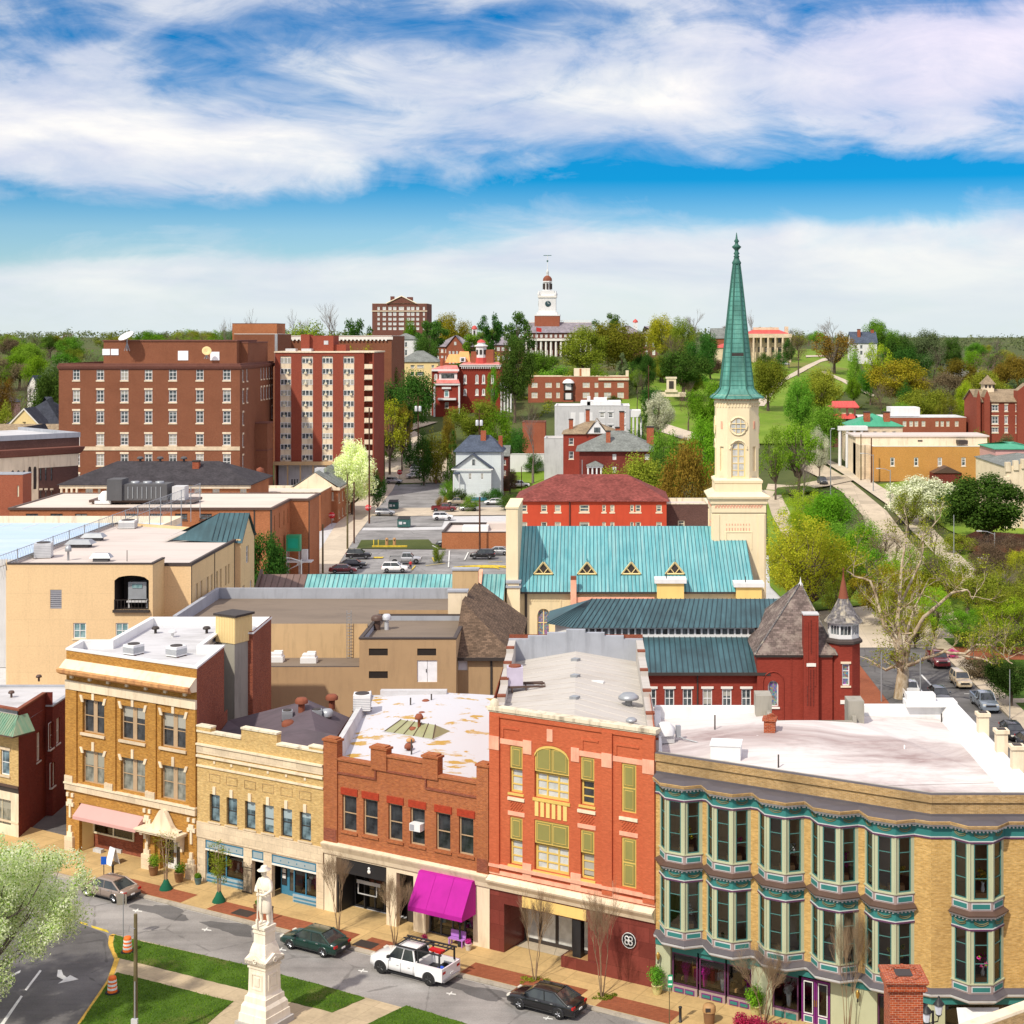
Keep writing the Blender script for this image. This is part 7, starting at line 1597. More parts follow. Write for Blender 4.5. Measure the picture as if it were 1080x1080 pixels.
def left_block():
 s=Bld('arcaded_commercial_block','cream and dark brick block with arched openings and purple cornice at the left edge','building',(-148,268),atan2(42,40),0);w=58;h=s.px(20,478)[1]
 A,B=(0,0),(w,0);ar=S('dark','bmet',.1,1,1,arch=.6);sl=S('gfar','bmet',.1,1,2,lintel=('stone',.08,.4,'flat'))
 ws=[];U=lambda x:s.px(x,500)[0]
 zz=s.px(40,495)[1]
 for x in(13.5,19.5,25.5):ws.append((U(x-1.9),U(x+1.9),s.px(x,520)[1],s.px(x,496)[1],ar))
 for x in(31.5,37):ws.append((U(x-1.8),U(x+1.8),s.px(x,516)[1],s.px(x,492)[1],ar))
 ws2=[(U(x-1.1),U(x+1.1),s.px(x,y1)[1],s.px(x,y0)[1],sl)for x in(43,48.5,54.5)for y0,y1 in((493,507),(517,526))]
 us=U(40.5);s.wl(A,(us,0),0,h,'stone',[q for q in ws if q[1]<us]);s.wl((us,0),B,0,h,'dpb',[(q[0]-us,q[1]-us,q[2],q[3],q[4])for q in ws2 if q[1]<w])
 s.wl(B,(w,26),0,h,'stone');s.wl((w,26),(0,26),0,h,'dpb');s.wl((0,26),A,0,h,'stone');s.sb((us,0),B,0,w-us,h-3.2,h,.1,'stone');s.done()
 b=MB();b.swp([A,B,(w,26)],[(.05,h-.8),(.5,h-.5),(.9,h+.3),(1.,h+.7),(0,h+.9)],0);b.swp([A,B,(w,26)],[(.15,h+.9),(.15,h+2.6),(.3,h+2.6)],1);b.swp([A,B,(w,26)],[(.3,h+2.6),(.3,h+3.6),(-.5,h+3.6),(-.5,h+2.8)],2);s.part('cornice',b,['dusky','dpb','copg'])
 s.flt(ccw(w,26),h+3.,'wroof')
left_block()
s=sim('small_brick_house','small salmon brick building with a slanted parapet at the left edge',-40,24,500,262,4,'fbrick',[(18,20)],[(512,524)],S('cfr','cfr',.1,1,1),'flat','wroof',0,cop='copg')
sim('dark_roof_house','cream house with a vast dark shingle roof left of the hospital',0,66,452,430,26,'cpaint',roof='hip',rm='nvsh',ris=8.5,ins=10,bs=2)
b=MB();b.pg([(-5,0,0),(5,0,0),(0,0,5)],0);b.pg([(-5.5,-.3,-.3),(-5,-.3,-.3),(0,-.3,5),(0,-.3,5.5)],1);b.pg([(5.5,-.3,-.3),(0,-.3,5.5),(0,-.3,5),(5,-.3,-.3)],1);b.pg([(5.5,-.3,-.3),(5.5,8,-.3),(0,8,5.5),(0,-.3,5.5)],2);b.pg([(-5.5,8,-.3),(-5.5,-.3,-.3),(0,-.3,5.5),(0,8,5.5)],2);b.lt([(.5,-.1),(.5,0)],(0,0,1.6),4,2)
tag(b.bd('gable_dormer',['cpaint','wtrim','nvsh'],None,(X_(25.5,425),425,Zh(451,425))),'cream triangular gable standing out of the vast dark roof','gable')
sim('tan_roof_house','beige house with a low tan roof in front of the dark roofed house',-8,56,461,400,10,'cpaint',[(48,54)],[(466,476)],WF,'gable','tsh',2,3.2)
sim('steep_gable_house','gray house with a steep dark gable left of the hospital',15,30,468,385,16,'pgray',roof='gable',rm='nvsh',bs=2,ris=4.2,rdg='v')
sim('pink_tower_house','small pink house with a gray hipped roof at the left edge',-20,10,425,560,10,'pink_awning',[(2,5)],[(430,436)],WF,'hip','bsh',ris=4.5)
sim('white_gabled_house','tall white wooden house among trees at the far left',29,40,408,600,9,'wtrim',[(31,33),(35.5,37.5)],[(410,414),(418,422)],WF,'gable','bsh',ris=4.5,rdg='v')
fw_=S('gpale','wfr',.25,1,2)
s=sim('hilltop_hotel','tall dusky brick block with a central pediment on the skyline',392.5,450,320,820,24,'dusky',[(398,400.5),(403.5,407),(409.5,413),(414.5,418),(420.5,426),(429,432.5),(433.5,437),(439,442),(446,448)],[(323.5,327),(329.5,333),(335,338),(340,343),(345,348)],fw_,'flat',cop='stone')
k=MB();a,c=s.px(409,320)[0],s.px(438,320)[0];k.pg([(a,-.4,s.zt),(c,-.4,s.zt),((a+c)/2,-.4,s.zt+3.6)],0);k.tb([(a-.6,-.6,s.zt),((a+c)/2,-.6,s.zt+3.9),(c+.6,-.6,s.zt)],.35,4,1);k.pg([(a,0,s.zt),((a+c)/2,0,s.zt+3.6),((a+c)/2,14,s.zt+3.6),(a,14,s.zt)],0);k.pg([(c,0,s.zt),(c,14,s.zt),((a+c)/2,14,s.zt+3.6),((a+c)/2,0,s.zt+3.6)],0);k.box(-.3,s.W+.3,-.35,.0,s.px(400,328.6)[1],s.px(400,327.6)[1],1);k.box(9,11,6,8,s.zt,s.zt+4,0);k.box(18,21,6,9,s.zt,s.zt+3.6,0);s.part('pediment',k,['dusky','stone'])
sim('white_columned_house','white columned house below the skyline hotel',413,440,358,640,10,'white',[(417,419.5),(422,424.5),(427,429.5)],[(361,366),(369,375)],WF,'hip','gsh',ris=2.6)
s=sim('hillside_school','brick hall with a central gable, slate roof and small cupola on the hillside',458,500,366,640,18,'fbrick',[(460.5,463),(465,467.5),(469.5,472),(474,476.5),(479,481.5),(484,486.5)],[(368,371.5),(375,379.5)],S('gpale','wfr',.3,1,2,sill=('stone',.1,.3)),'hip','vsl',ris=5,ins=8)
k=MB();a,c=s.px(471,366)[0],s.px(490,366)[0];k.box(a,c,-1.5,1,0,s.zt,0);k.pg([(a,-1.5,s.zt),(c,-1.5,s.zt),((a+c)/2,-1.5,s.zt+4.6)],0);k.pg([(a-.5,-2,s.zt-.4),((a+c)/2,-2,s.zt+5),((a+c)/2,9,s.zt+5),(a-.5,3,s.zt-.4)],1);k.pg([(c+.5,-2,s.zt-.4),(c+.5,3,s.zt-.4),((a+c)/2,9,s.zt+5),((a+c)/2,-2,s.zt+5)],1)
for dx in(.2,.4,.6,.8):
 for dz in(3.5,7):k.box(a+(c-a)*dx-.4,a+(c-a)*dx+.4,-1.6,-1.5,s.zt-dz,s.zt-dz+1.8,2)
k.box((a+c)/2-.5,(a+c)/2+.5,-1.6,-1.5,s.zt+.8,s.zt+2.2,2);s.part('gable_wing',k,['fbrick','vsl','gpale'])
k=MB();u=s.px(498.5,350)[0];k.box(u-1,u+1,8,10,s.zt+3,s.zt+7.5,0);k.box(u-.4,u+.4,7.9,8,s.zt+5,s.zt+7,2);k.lt([(1.3,0),(1.2,.6),(.7,1.4),(.01,1.7)],(u,9,s.zt+7.5),10,1);s.part('cupola',k,['white','rroof','dark'])
sim('dusky_brick_hall','brick hall half hidden by pines between the gabled school and the clock tower',512,552,364,700,14,'dusky',[(514,517),(519,522),(524,527),(529,532),(536,539)],[(366,370),(375,380)],fw_,'hip','vsl',ris=4)
sim('gray_roof_house','cream house with a gray hipped roof behind the red mansion',420,462,382,560,12,'cpaint',[(433,437),(440,447),(455,458)],[(385,388),(392,396)],WF,'hip','gsh',ris=4.2)
def clock_hall():
 Z=750;s=fb('clock_tower_hall','long brick hall with white columns and a white clock tower under a red dome',553,625,Z);w=s.W;zt=s.px(553,351)[1];z=lambda y:s.px(553,y)[1];c=ccw(w,22)
 ws=[(*s.rct(x,x+2.6,352.6,356),fw_)for x in[554.5+5.05*i for i in rg(13)]]
 s.wl(c[0],c[1],z(356.8),zt,'dusky',ws,.2);s.wl((0,3),(w,3),0,z(358),'dusky',[(*[q for q in s.rct(x,x+2.6,361,366)],fw_)for x in[554.5+5.05*i for i in rg(13)]]+[(*s.rct(x,x+2.8,369,377),fw_)for x in[554.5+5.05*i for i in rg(13)]],.2)
 s.wl(c[1],c[2],0,zt,'dusky');s.wl(c[2],c[3],0,zt,'dusky');s.wl(c[3],c[0],0,zt,'dusky');s.done()
 k=MB();k.box(0,w,-.3,3,z(359.5),z(357),0)
 for i in rg(14):k.lt([(.62,0),(.5,z(359.5))],(.8+i*(w-1.6)/13,.6,0),8,0)
 s.part('colonnade',k,'wtrim')
 k=MB();zr=z(340);k.pg([(-.5,-.5,zt),(w+.5,-.5,zt),(w-1,8,zr),(1,8,zr)],0);k.pg([(w+.5,22.5,zt),(-.5,22.5,zt),(1,14,zr),(w-1,14,zr)],0);k.box(.5,w-.5,8,14,zr-1,zr+.3,1)
 for i in rg(30):k.box(1+i*(w-2)/30,1.15+i*(w-2)/30,8,8.1,zr+.3,zr+1,1)
 k.box(1,w-1,8,8.12,zr+1,zr+1.15,1);k.pg([(-.5,-.5,zt),(1,8,zr),(1,14,zr),(-.5,22.5,zt)],0);k.pg([(w+.5,-.5,zt),(w+.5,22.5,zt),(w-1,14,zr),(w-1,8,zr)],0)
 s.part('roof',k,['vsl','wtrim'])
 u=s.px(576.5,340)[0];cy=11;q=Z/F
 def bx(hw,y0,y1,m):k.box(u-hw*q,u+hw*q,cy-hw*q,cy+hw*q,z(y0),z(y1),m)
 k=MB();bx(13.2,345,333,0);bx(13.6,333,331.5,1);s.part('tower_base',k,['fbrick','white'])
 k=MB();bx(11,331.5,329,0);bx(9.2,329,312.5,0);bx(10,313.5,311.5,1);bx(7.5,311.5,306,0)
 for sx in(-1,1):
  for sy in(-1,1):k.lt([(.5,0),(.7,1),(.2,2),(.01,3)],(u+sx*9*q,cy+sy*9*q,z(311.5)),6,0)
 k.lt([(6.2*q,z(308)),(6.2*q,z(305.5)),(4.4*q,z(305.5)),(4.4*q,z(297.5)),(5.2*q,z(297)),(5.2*q,z(295.5))],(u,cy,0),8,0,pi/8,0)
 for j in rg(8):
  a=j*pi/4;k.cbx(u+4.4*q*cos(a)*.93,cy+4.4*q*sin(a)*.93,z(304.5),.9,.9,z(298.2)-z(304.5),2,a)
 s.part('tower_stage',k,['white','wtrim','dark'])
 k=MB();k.lt([(.1,0),(3.1*q,.02),(3.1*q,.2),(2.7*q,.25),(.01,.25)],(0,0,0),20,0);k.cbx(0,.35*2,.26,.16,1.2,.06,1);k.cbx(.4,0,.26,.8,.14,.06,1)
 e=k.bd('clock_face',['clock_face','white'],s.obj,(u+.4,cy-9.2*q,z(320)));rx(e);e2=mko('clock_face',e.data);e2.parent=s.obj;e2.location=(u-9.2*q,cy,z(320));e2.rotation_euler=(radians(90),0,radians(-90))
 k=MB();k.lt([(5.*q,z(295.5)),(4.7*q,z(293)),(3.4*q,z(291)),(1.2*q,z(289.6))],(u,cy,0),14,0);s.part('dome',k,'terra')
 k=MB();k.lt([(1.3*q,z(289.8)),(1.3*q,z(287)),(1.6*q,z(286.5)),(.8*q,z(284)),(.3*q,z(282)),(.12,z(268))],(u,cy,0),8,0);k.box(u-2,u+2,cy-.1,cy+.1,z(268.5),z(268.5)+.3,1);k.lt([(.4,0),(.4,.8)],(u,cy,z(275)),6,1);s.part('weather_vane',k,['white','codark'])
clock_hall()
k=MB();k.lt([(.14,0),(.08,16)],(0,0,0),6,0);k.pg([(0,0,13),(2.6,0,12.6),(2.6,0,14.6),(0,0,15)],1);tag(k.bd('flagpole',['gmet','clred'],None,(X_(565.5,735),735,T(X_(565.5,735),735))),'thin flagpole with a red flag before the columned hall','flagpole')
s=sim('dusky_brick_tower_house','narrow dusky brick wing with white windows right of the big oaks',678,693.5,352,700,12,'dusky',[(680.5,683),(688,691)],[(354,358),(361,366),(369,374.5)],fw_,'hip','vsl',ris=3.6)
s=sim('cupola_support_hall','brick hall added under the red capped cupola, hidden behind the great oaks',648,676,352,722,14,'dusky',roof='hip',rm='vsl',ris=4)  # hall added as a support under the floating cupola, hidden by the oaks
k=MB();k.box(s.W*.8-1,s.W*.8+1,6,8,s.zt,s.zt+5.4,0);k.lt([(1.3,0),(1.1,.9),(.01,1.8)],(s.W*.8,7,s.zt+5.4),8,1);s.part('cupola',k,['white','rroof'])
def mansion():
 Z=520;s=fb('red_mansion','ornate red mansion with white arched windows, pink roofs and a white lantern tower',455,530,Z);z=lambda y:s.px(455,y)[1];w=s.W;m='cred'
 U=lambda x:s.px(x,400)[0];aw=S('gfar','white',.4,1,1,arch=.5,sill=('wtrim',.2,.3));D=16
 main=[(*s.rct(x,x+3.4,395,404.5),aw)for x in(488,500.5,507.5,517)]+[(*s.rct(x,x+3.4,410,417),aw)for x in(488,500.5,507.5,517)]
 s.wl((U(484),3),(U(527),3),0,z(387),m,[(q[0]-U(484),q[1]-U(484),q[2],q[3],q[4])for q in main],.2);s.wl((U(527),3),(U(527),D),0,z(387),m);s.wl((U(527),D),(0,D),0,z(387),m);s.wl((0,D),(0,1),0,z(390),m)
 s.wl((0,1),(U(484),1),0,z(391),m,[(U(457.5),U(461),z(401),z(394),aw)],.2);s.wl((U(484),1),(U(484),3),0,z(387),m)
 s.wl((U(459),-2.5),(U(485),-2.5),0,z(406),m,[(U(469)-U(459),U(474.5)-U(459),z(419),z(411),S('cyg','white',.35,1,1,arch=.7)),(U(470)-U(459),U(474)-U(459),z(430),z(424),WF)],.2);s.wl((U(485),-2.5),(U(485),3),0,z(406),m);s.wl((U(459),1),(U(459),-2.5),0,z(406),m);s.done()
 k=MB()
 for x0,x1,y0,y1,yy,o_ in((484,529,384.5,386.8,3,.8),(455,484,389.5,391.5,1,.6),(458.5,486,404,406,-2.5,.6),(463,482,419.5,421.5,-2.5,1.6),(467,476.5,408,410,-2.5,.5)):k.box(U(x0),U(x1),yy-o_,yy+.1,z(y1),z(y0))
 for x in(459,485):k.box(U(x)-.3,U(x)+.3,-2.8,-2.2,0,z(406))
 for i in rg(22):k.box(U(486)+i*.62,U(486)+i*.62+.25,2.3,2.5,z(389),z(387))
 s.part('wtrim',k,'white')
 k=MB();k.pg([(U(458),-3.2,z(404)),(U(486),-3.2,z(404)),(U(483),1,z(399.5)),(U(461),1,z(399.5))],0);k.box(U(463),U(482),0,4,z(404),z(393),3);k.box(U(465.5),U(479),-.1,0,z(399),z(394.5),4);k.box(U(462),U(483),-.5,4,z(393),z(391.5),0)
 k.pg([(-.5,.5,z(390)),(U(484),.5,z(390)),(U(480),7,z(385.5)),(3,7,z(385.5))],0);k.pg([(U(483.5),2,z(385)),(U(530),2,z(385)),(U(524),8,z(382)),(U(488),8,z(382))],0)
 k.box(U(495),U(503),6,12,z(387),z(371),2);k.box(U(509),U(519),6,12,z(387),z(369),2)
 s.part('pink_roof',k,['pink_roof','orange_roof','fbrick','white','gfar'])
 k=MB()
 for x0,x1,yy,yt in((466,482,10,374),(478,494,8,371)):
  a,c=U(x0),U(x1);k.pg([(a,yy,z(383)),(c,yy,z(383)),(c-1,yy+4,z(yt)),(a+1,yy+4,z(yt))],0);k.pg([(c,yy,z(383)),(c,yy+8,z(383)),(c-1,yy+4,z(yt))],0);k.pg([(a,yy+8,z(383)),(a,yy,z(383)),(a+1,yy+4,z(yt))],0);k.pg([(c,yy+8,z(383)),(a,yy+8,z(383)),(a+1,yy+4,z(yt)),(c-1,yy+4,z(yt))],0)
 k.box(U(483),U(489),6.5,9,z(382),z(377),1);k.box(U(484.5),U(487.5),6.4,6.5,z(381),z(378),2);k.box(U(462),U(465),6,8,z(390),z(378),3);s.part('orange_roof',k,['orange_roof','white','gfar','chbrick'])
 k=MB();u=U(505.8);q=Z/F;R=6.2*q;k.lt([(R*1.15,z(388)),(R*1.05,z(377.5))],(u,7,0),8,1,pi/8,0);k.lt([(R*.95,z(377.5)),(R*.95,z(366)),(R*1.2,z(365.5)),(R*1.2,z(364.5)),(R*.7,z(363.5)),(R*.7,z(362)),(R*.8,z(361.5))],(u,7,0),8,0,pi/8,0);k.lt([(R*.75,z(361.5)),(R*.6,z(359.5)),(.2,z(358))],(u,7,0),10,1)
 for j in rg(8):a=j*pi/4;k.cbx(u+R*.88*cos(a),7+R*.88*sin(a),z(374),.3,.8,z(369)-z(374),2,a)
 s.part('lantern_tower',k,['white','rroof','dark'])
 k=MB()
 for i in rg(5):k.lt([(.35,0),(.3,z(409))],(U(527)+.5+i*1.1,1+(i>3)*2,0),6)
 k.box(U(526),U(537),.4,6,z(409),z(404));k.box(U(446),U(458),1,4,z(418),z(416));k.box(U(446),U(447),1,4,0,z(416));k.box(U(450),U(450.6),1,1.3,0,z(416));k.box(U(454),U(454.6),1,1.3,0,z(416));s.part('porch',k,'white')
mansion()
s=sim('brick_apartment_block','three-storey orange-brown brick apartment block with white rooftop boxes on the hillside',557,663,397,545,14,'fbrick',[(560.5,567),(575,582),(586.5,590.5),(614.5,622),(627,631),(637,644.5),(651,658)],[(403.5,409),(413.8,420),(424.5,430)],S('gpale','cfr',.2,2,2),'flat','wroof',cop='cstone')
k=MB();U,z=s.uz(400,600);k.box(U(605),U(622),4,10,s.zt,z(389),0);k.box(U(611),U(613),3.9,4,s.zt,z(389),1);k.box(U(660),U(663),0,4,s.zt,z(391),0);k.box(U(631),U(663.5),-.4,0,z(401),z(398.5),0);s.part('roof_box',k,['stone','obrick'])
k=MB();k.box(U(594.5),U(604.5),-1.2,.1,0,z(421),2)
for yy in(404,414):k.box(U(594.5),U(604.5),-1.2,.1,z(yy+8),z(yy),1);k.box(U(596.5),U(602.5),-1.25,-1.2,z(yy+7),z(yy+.5),0)
k.lt([(2.2,0),(1.8,.8),(.8,1.4),(.01,1.5)],(U(599.5),-.2,z(404)),12,0);s.part('bay',k,['white','dark','fbrick'])
s=sim('gray_villa','gray flat roofed villa with white parapets below the brick apartment block',585,664,428,430,15,'pgray',[(632,638),(641,647),(655,660)],[(434.5,441),(448,454)],S('gfar','white',.3,1,2,lintel=('white',.1,.3,'flat')),'flat','wroof',cop='white')
k=MB();U,z=s.uz(430,600);k.box(U(612),U(655),3,14,s.zt,z(424),0);k.box(U(626),U(640),5,10,z(424),z(420.5),0);k.box(U(619),U(622.5),3,5,s.zt,z(418.5),0);k.box(U(660),U(676),.5,8,z(440),z(433),1);[k.lt([(.3,0),(.3,z(440))],(U(664)+i*1.1,.8,0),6,1)for i in rg(4)]
for i in rg(3):k.box(U(602+i*9),U(607+i*9),-.06,0,z(452),z(435),0)
s.part('upper_storey',k,['white','white'])
sim('gray_garage','low gray wing below the villa beside the bare tree',574,604,462,408,9,'pgray',roof='flat',cop='pgray',rm='gravel')
s=sim('tan_roof_villa','red brick house with tan roof and central white dormer',594,652,458,372,12,'cred',[(600,605),(630,635),(638,643),(646,650)],[(462,469),(476,484)],WF,'hip','tsh',1.5,3.,chm=((602,.2,1.,3.4),(619.5,.5,1.,5.6),(656,.4,1.2,5.2)))
k=MB();U=lambda x:s.px(x,450)[0];a,c=U(619),U(640);zz=s.zt;k.pg([(a,-.5,zz+.2),(c,-.5,zz+.2),((a+c)/2,-.5,zz+3.4)],0);k.pg([(a-.4,-.8,zz),((a+c)/2,-.8,zz+3.8),((a+c)/2,5,zz+3.8),(a-.4,5,zz)],1);k.pg([(c+.4,-.8,zz),(c+.4,5,zz),((a+c)/2,5,zz+3.8),((a+c)/2,-.8,zz+3.8)],1);k.box(U(626.5),U(633),-.6,-.5,zz+.5,zz+1.7,2);s.part('dormer',k,['white','tsh','gfar'])
s=sim('slate_roof_house','dark red brick house with a broad gray-green hipped roof and tall chimneys',611,692,476,338,14,'drb',[(646,650),(680,685)],[(479,485),(492,499)],S('gpale','white',.2,1,2),'hip','gsh',1.,4.2,ins=7,over=.8,chm=((641.5,.2,1.,4.2),(651.5,.7,1.,4.6),(686.5,.4,1.6,5.)))
k=MB();U,z=s.uz(480,640)
for i in rg(4):k.lt([(.22,0),(.2,z(491))],(U(620.5)+i*.95,-3,0),8,0)
k.box(U(619),U(636),-3.3,0,z(492),z(490),0);k.pg([(U(618.5),-3.6,z(490)),(U(636.5),-3.6,z(490)),(U(628),-1,z(485.5))],1);k.pg([(U(636.5),-3.6,z(490)),(U(636.5),0,z(490)),(U(628),-1,z(485.5))],1);k.pg([(U(618.5),0,z(490)),(U(618.5),-3.6,z(490)),(U(628),-1,z(485.5))],1);s.part('porch',k,['white','gsh'])
def blue_house():
 Z=372;s=fb('blue_timber_house','pale blue timber house with a dark blue roof beside the parking lots',478.5,518,Z,.2);z=lambda y:s.px(500,y)[1];U=lambda x:s.px(x,500)[0];st=S('gfar','white',.12,1,2);m='siding'
 a,c=U(478.5),U(518);s.wl((a,0),(c,0),0,z(494.5),m,[(*s.rct(494,497.5,499,505.5),st),(*s.rct(507,510,499,505.5),st)],.1)
 s.w.pg([(a,0,z(494.5)),(c,0,z(494.5)),((a+c)/2,0,z(479.5))],s.mat(m));s.wl((c,0),(c,3),0,z(494.5),m);s.wl((a,3),(a,0),0,z(494.5),m)
 a2,c2=U(479.5),U(527.5);s.wl((a2,3),(c2,3),0,z(477),m);s.wl((c2,3),(c2,13),0,z(477),m,[(1.5,2.6,z(488),z(480),st),(1.5,2.6,z(504),z(496),st),(6,7.1,z(488),z(480),st)],.1);s.wl((c2,13),(a2,13),0,z(477),m);s.wl((a2,13),(a2,3),0,z(477),m)
 s.done();b=MB();gable(b,c-a,3.2,z(494.5),z(478.5),.5,0,a,-.1,'v');b.box(a-.5,c+.5,-.62,-.5,z(495.5),z(494.2),1);s.part('gable_roof',b,['bsh','white'])
 b=MB();hip(b,c2-a2,10,z(477),z(461),3,.6,0,a2,3,'u');b.box((a2+c2)/2+.3,(a2+c2)/2+1.6,6,7.2,z(470),z(456),1);b.box(c2-1,c2,8,9,z(475),z(462),1);s.part('roof',b,['bsh','chbrick'])
 k=MB();w_=s.rct(498,501,484.5,490.5);k.box(w_[0],w_[1],-.08,0,w_[2],w_[3],0);k.box(w_[0]-.12,w_[0],-.1,0,w_[2],w_[3],1);k.box(w_[1],w_[1]+.12,-.1,0,w_[2],w_[3],1);s.part('attic_window',k,['gfar','white'])
 k=MB();k.box(U(478.8),U(485),-2,0,z(499.5),z(498.3),1)
 for x in(479,485):k.box(U(x)-.1,U(x)+.1,-2,-1.8,0,z(499.5),0)
 k.box(U(480),U(485),-2,0,.0,1.6,0);k.pg([(U(485),-2,1.6),(U(495),-2,-.2),(U(495),-.8,-.2),(U(485),-.8,1.6)],0);k.tb([(U(485),-2,2.6),(U(495),-2,.8)],.06,4,0);k.box(U(497),U(514),-.1,0,.0,1.4,2);s.part('porch',k,['white','bsh','bpaint'])
MDEF['siding']=blk((.68,.74,.74),6.,.22,.75,.03,.06,.7,.02)
blue_house()
sim('brick_shed_house','small dark brick house with a gray roof right of the blue timber house',529,536,481,392,8,'drb',[(531,533.5)],[(485,490),(496,501)],WF,'gable','gsh',.3,2.5)
k=MB();k.box(0,30,0,.4,0,5.4);k.box(0,30,-.1,.5,5.4,5.6);tag(k.bd('white_garden_wall','white',None,(X_(527,420),420,T(X_(540,420),420)-.3)),'long white garden wall behind the blue timber house','wall')
sim('hidden_brick_house','small orange brick house among bare trees behind the blue timber house',551,575,445,440,8,'fbrick',roof='flat',cop='dusky')
s=sim('flat_brick_shed','low brick shed with a pale roof at the edge of the parking lot',466,544,561,292,15,'obrick',roof='flat',rm='gravel',cop='redge',bs=0)
k=MB();k.cbx(6,6,s.zt-.5,5,3,1.,0);k.cbx(10,9,s.zt-.5,4,3,1.2,1);s.part('skylight',k,['white','gravel'])
s=sim('cream_mansion','cream columned mansion with a red roof on the hill right of the spire',787,832,352.5,700,16,'cstone',[(793,797),(799.5,803.5),(806.5,811),(814,818),(820.5,825)],[(356,361.5),(366,371.5)],S('gfar','bmet',.2,2,2),'hip','rroof',ris=2.6,ins=5)
k=MB();k.box(-1,s.W+1,-3.4,0,s.zt-1.6,s.zt+.2,0);k.box(4,s.W-4,6,10,s.zt+2,s.zt+3.2,0)
for i in rg(7):k.lt([(.6,0),(.5,s.zt-1.6)],(-.2+i*(s.W+.4)/6,-3,0),8,0)
for x in(-.5,s.W-1):k.box(x,x+1.6,7,9,s.zt,s.zt+3.6,0)
s.part('portico',k,'cstone')
sim('low_cream_house','low cream house with a red roof left of the spire',754,786,367,690,12,'cstone',[(763,766),(772,775)],[(370,375)],WF,'hip','rroof',ris=2.6)
sim('gray_gable_house','brick house with gray gabled roof left of the spire on the hill',751,784,357,730,14,'fbrick',roof='gable',rm='gsh',ris=5,rdg='u')
sim('white_hill_house','white timber house with dark roof and green porch on the right hilltop',898,925,362,720,11,'white',[(901,904),(907,910),(916,919)],[(364,368),(370,374.5)],S('gfar','wfr',.15,1,2),'gable','bsh',ris=5.5,rdg='u',chm=((907,.3,1.4,6.5),(922,.5,1.4,6.5)))
sim('gray_roof_hill_house','gray roofed house low among trees on the right skyline',1000,1032,388,700,10,'pgray',roof='gable',rm='gsh',ris=3.5)
sim('tree_hidden_house','gray cottage half hidden by trees on the right hillside',1003,1012,424,560,8,'cstone',[(1004,1007)],[(427,432)],WF,'gable','gsh',ris=3,rdg='v')
s=sim('yellow_brick_school','long yellow brick building with small windows along the right street',921,1054,470.5,372,18,'scbrick',[(939,943.5),(964,968.5),(989,993.5),(1014,1018.5),(1039,1043.5)],[(482.5,491.5)],S('gfar','wfr',.2,1,2,sill=('stone',.06,.2)),'flat','gravel',5.5,cop='wtrim')
k=MB();U,z=s.uz(480,950);k.box(-3,s.W-1,8,20,0,z(463),0);k.box(-3.5,s.W-.5,7.7,20.3,z(463),z(461.5),1);k.box(U(975),U(980),7.9,8.,z(468),z(466.5),2);k.box(U(1016),U(1026),5,7.8,z(470),z(466),2);k.box(-3,0,2,12,0,z(470),3);s.part('upper_block',k,['stone','gravel','dark','cstone'])
k=MB();k.box(0,7,0,4,0,3.4,0);k.pg([(0,-.3,3.4),(7,-.3,3.4),(3.5,-.3,5)],1);k.pg([(7,-.3,3.4),(7,4,3.4),(3.5,4,5),(3.5,-.3,5)],1);k.pg([(0,4,3.4),(0,-.3,3.4),(3.5,-.3,5),(3.5,4,5)],1);tag(k.bd('side_porch',['drb','bmet'],None,(X_(984,367),367,4.6)),'dark red side porch against the yellow brick building','porch')
s=sim('green_roof_house','cream columned house with a green hipped roof behind the yellow brick building',897,952,450,400,14,'cstone',[(907,911),(921,925),(930.5,934.5),(941,945)],[(455,462)],WF,'hip','groof',6.5,3.2,ins=7,chm=((916,.2,1.6,3.6),(937,.2,1.6,3.6)))
k=MB();[k.lt([(.45,0),(.4,s.zt-.8)],(-3.2+i*1.9,-2.6,0),8,0)for i in rg(4)];k.box(-3.8,4,-3.2,0,s.zt-.8,s.zt+.3,0);s.part('portico',k,'white')
s=sim('brown_apartments','long brown brick apartments with pale windows behind the green roofed house',903,1019,440,440,14,'fbrick',[(952,956),(959,963),(964.5,968.5),(972,976),(986.5,990),(992,995.5),(998,1001.5),(1007,1011)],[(444,450),(456,462)],S('gpale','cfr',.2,1,2),'flat','wroof',8,cop='white')
k=MB();U,z=s.uz(440,950);k.box(U(943),U(974),5,12,s.zt,z(430.5),0);k.box(U(878),U(903),-2,10,0,z(438),1);k.box(U(883),U(897),-2.1,-2,z(445),z(435),3);k.pg([(U(874.5),-3,z(429)),(U(905),-3,z(429)),(U(902),1,z(423)),(U(878),1,z(423))],2);k.box(U(875),U(904),-3,9,z(430),z(429),2);k.pg([(U(875.5),-4,z(441)),(U(900),-4,z(441)),(U(900),-2,z(436)),(U(876),-2,z(436))],2)
for x in(876,884,892,900):k.box(U(x)-.25,U(x)+.25,-2.8,-2.3,0,z(430),1)
s.part('red_roof_porch',k,['white','dusky','rroof','cstone'])
s=sim('red_brick_school','large red brick gabled building at the right edge with a small belfry',1031,1090,424,430,16,'tbrick',[(1046,1053),(1059.5,1063),(1071,1074),(1078,1082)],[(427,433.5),(439,447),(451,456)],S('gfar','wfr',.2,2,2,sill=('stone',.08,.3),lintel=('stone',.08,.3,'flat')),'gable','tsh',ris=3.4,chm=())
k=MB();U,z=s.uz(430,1040)
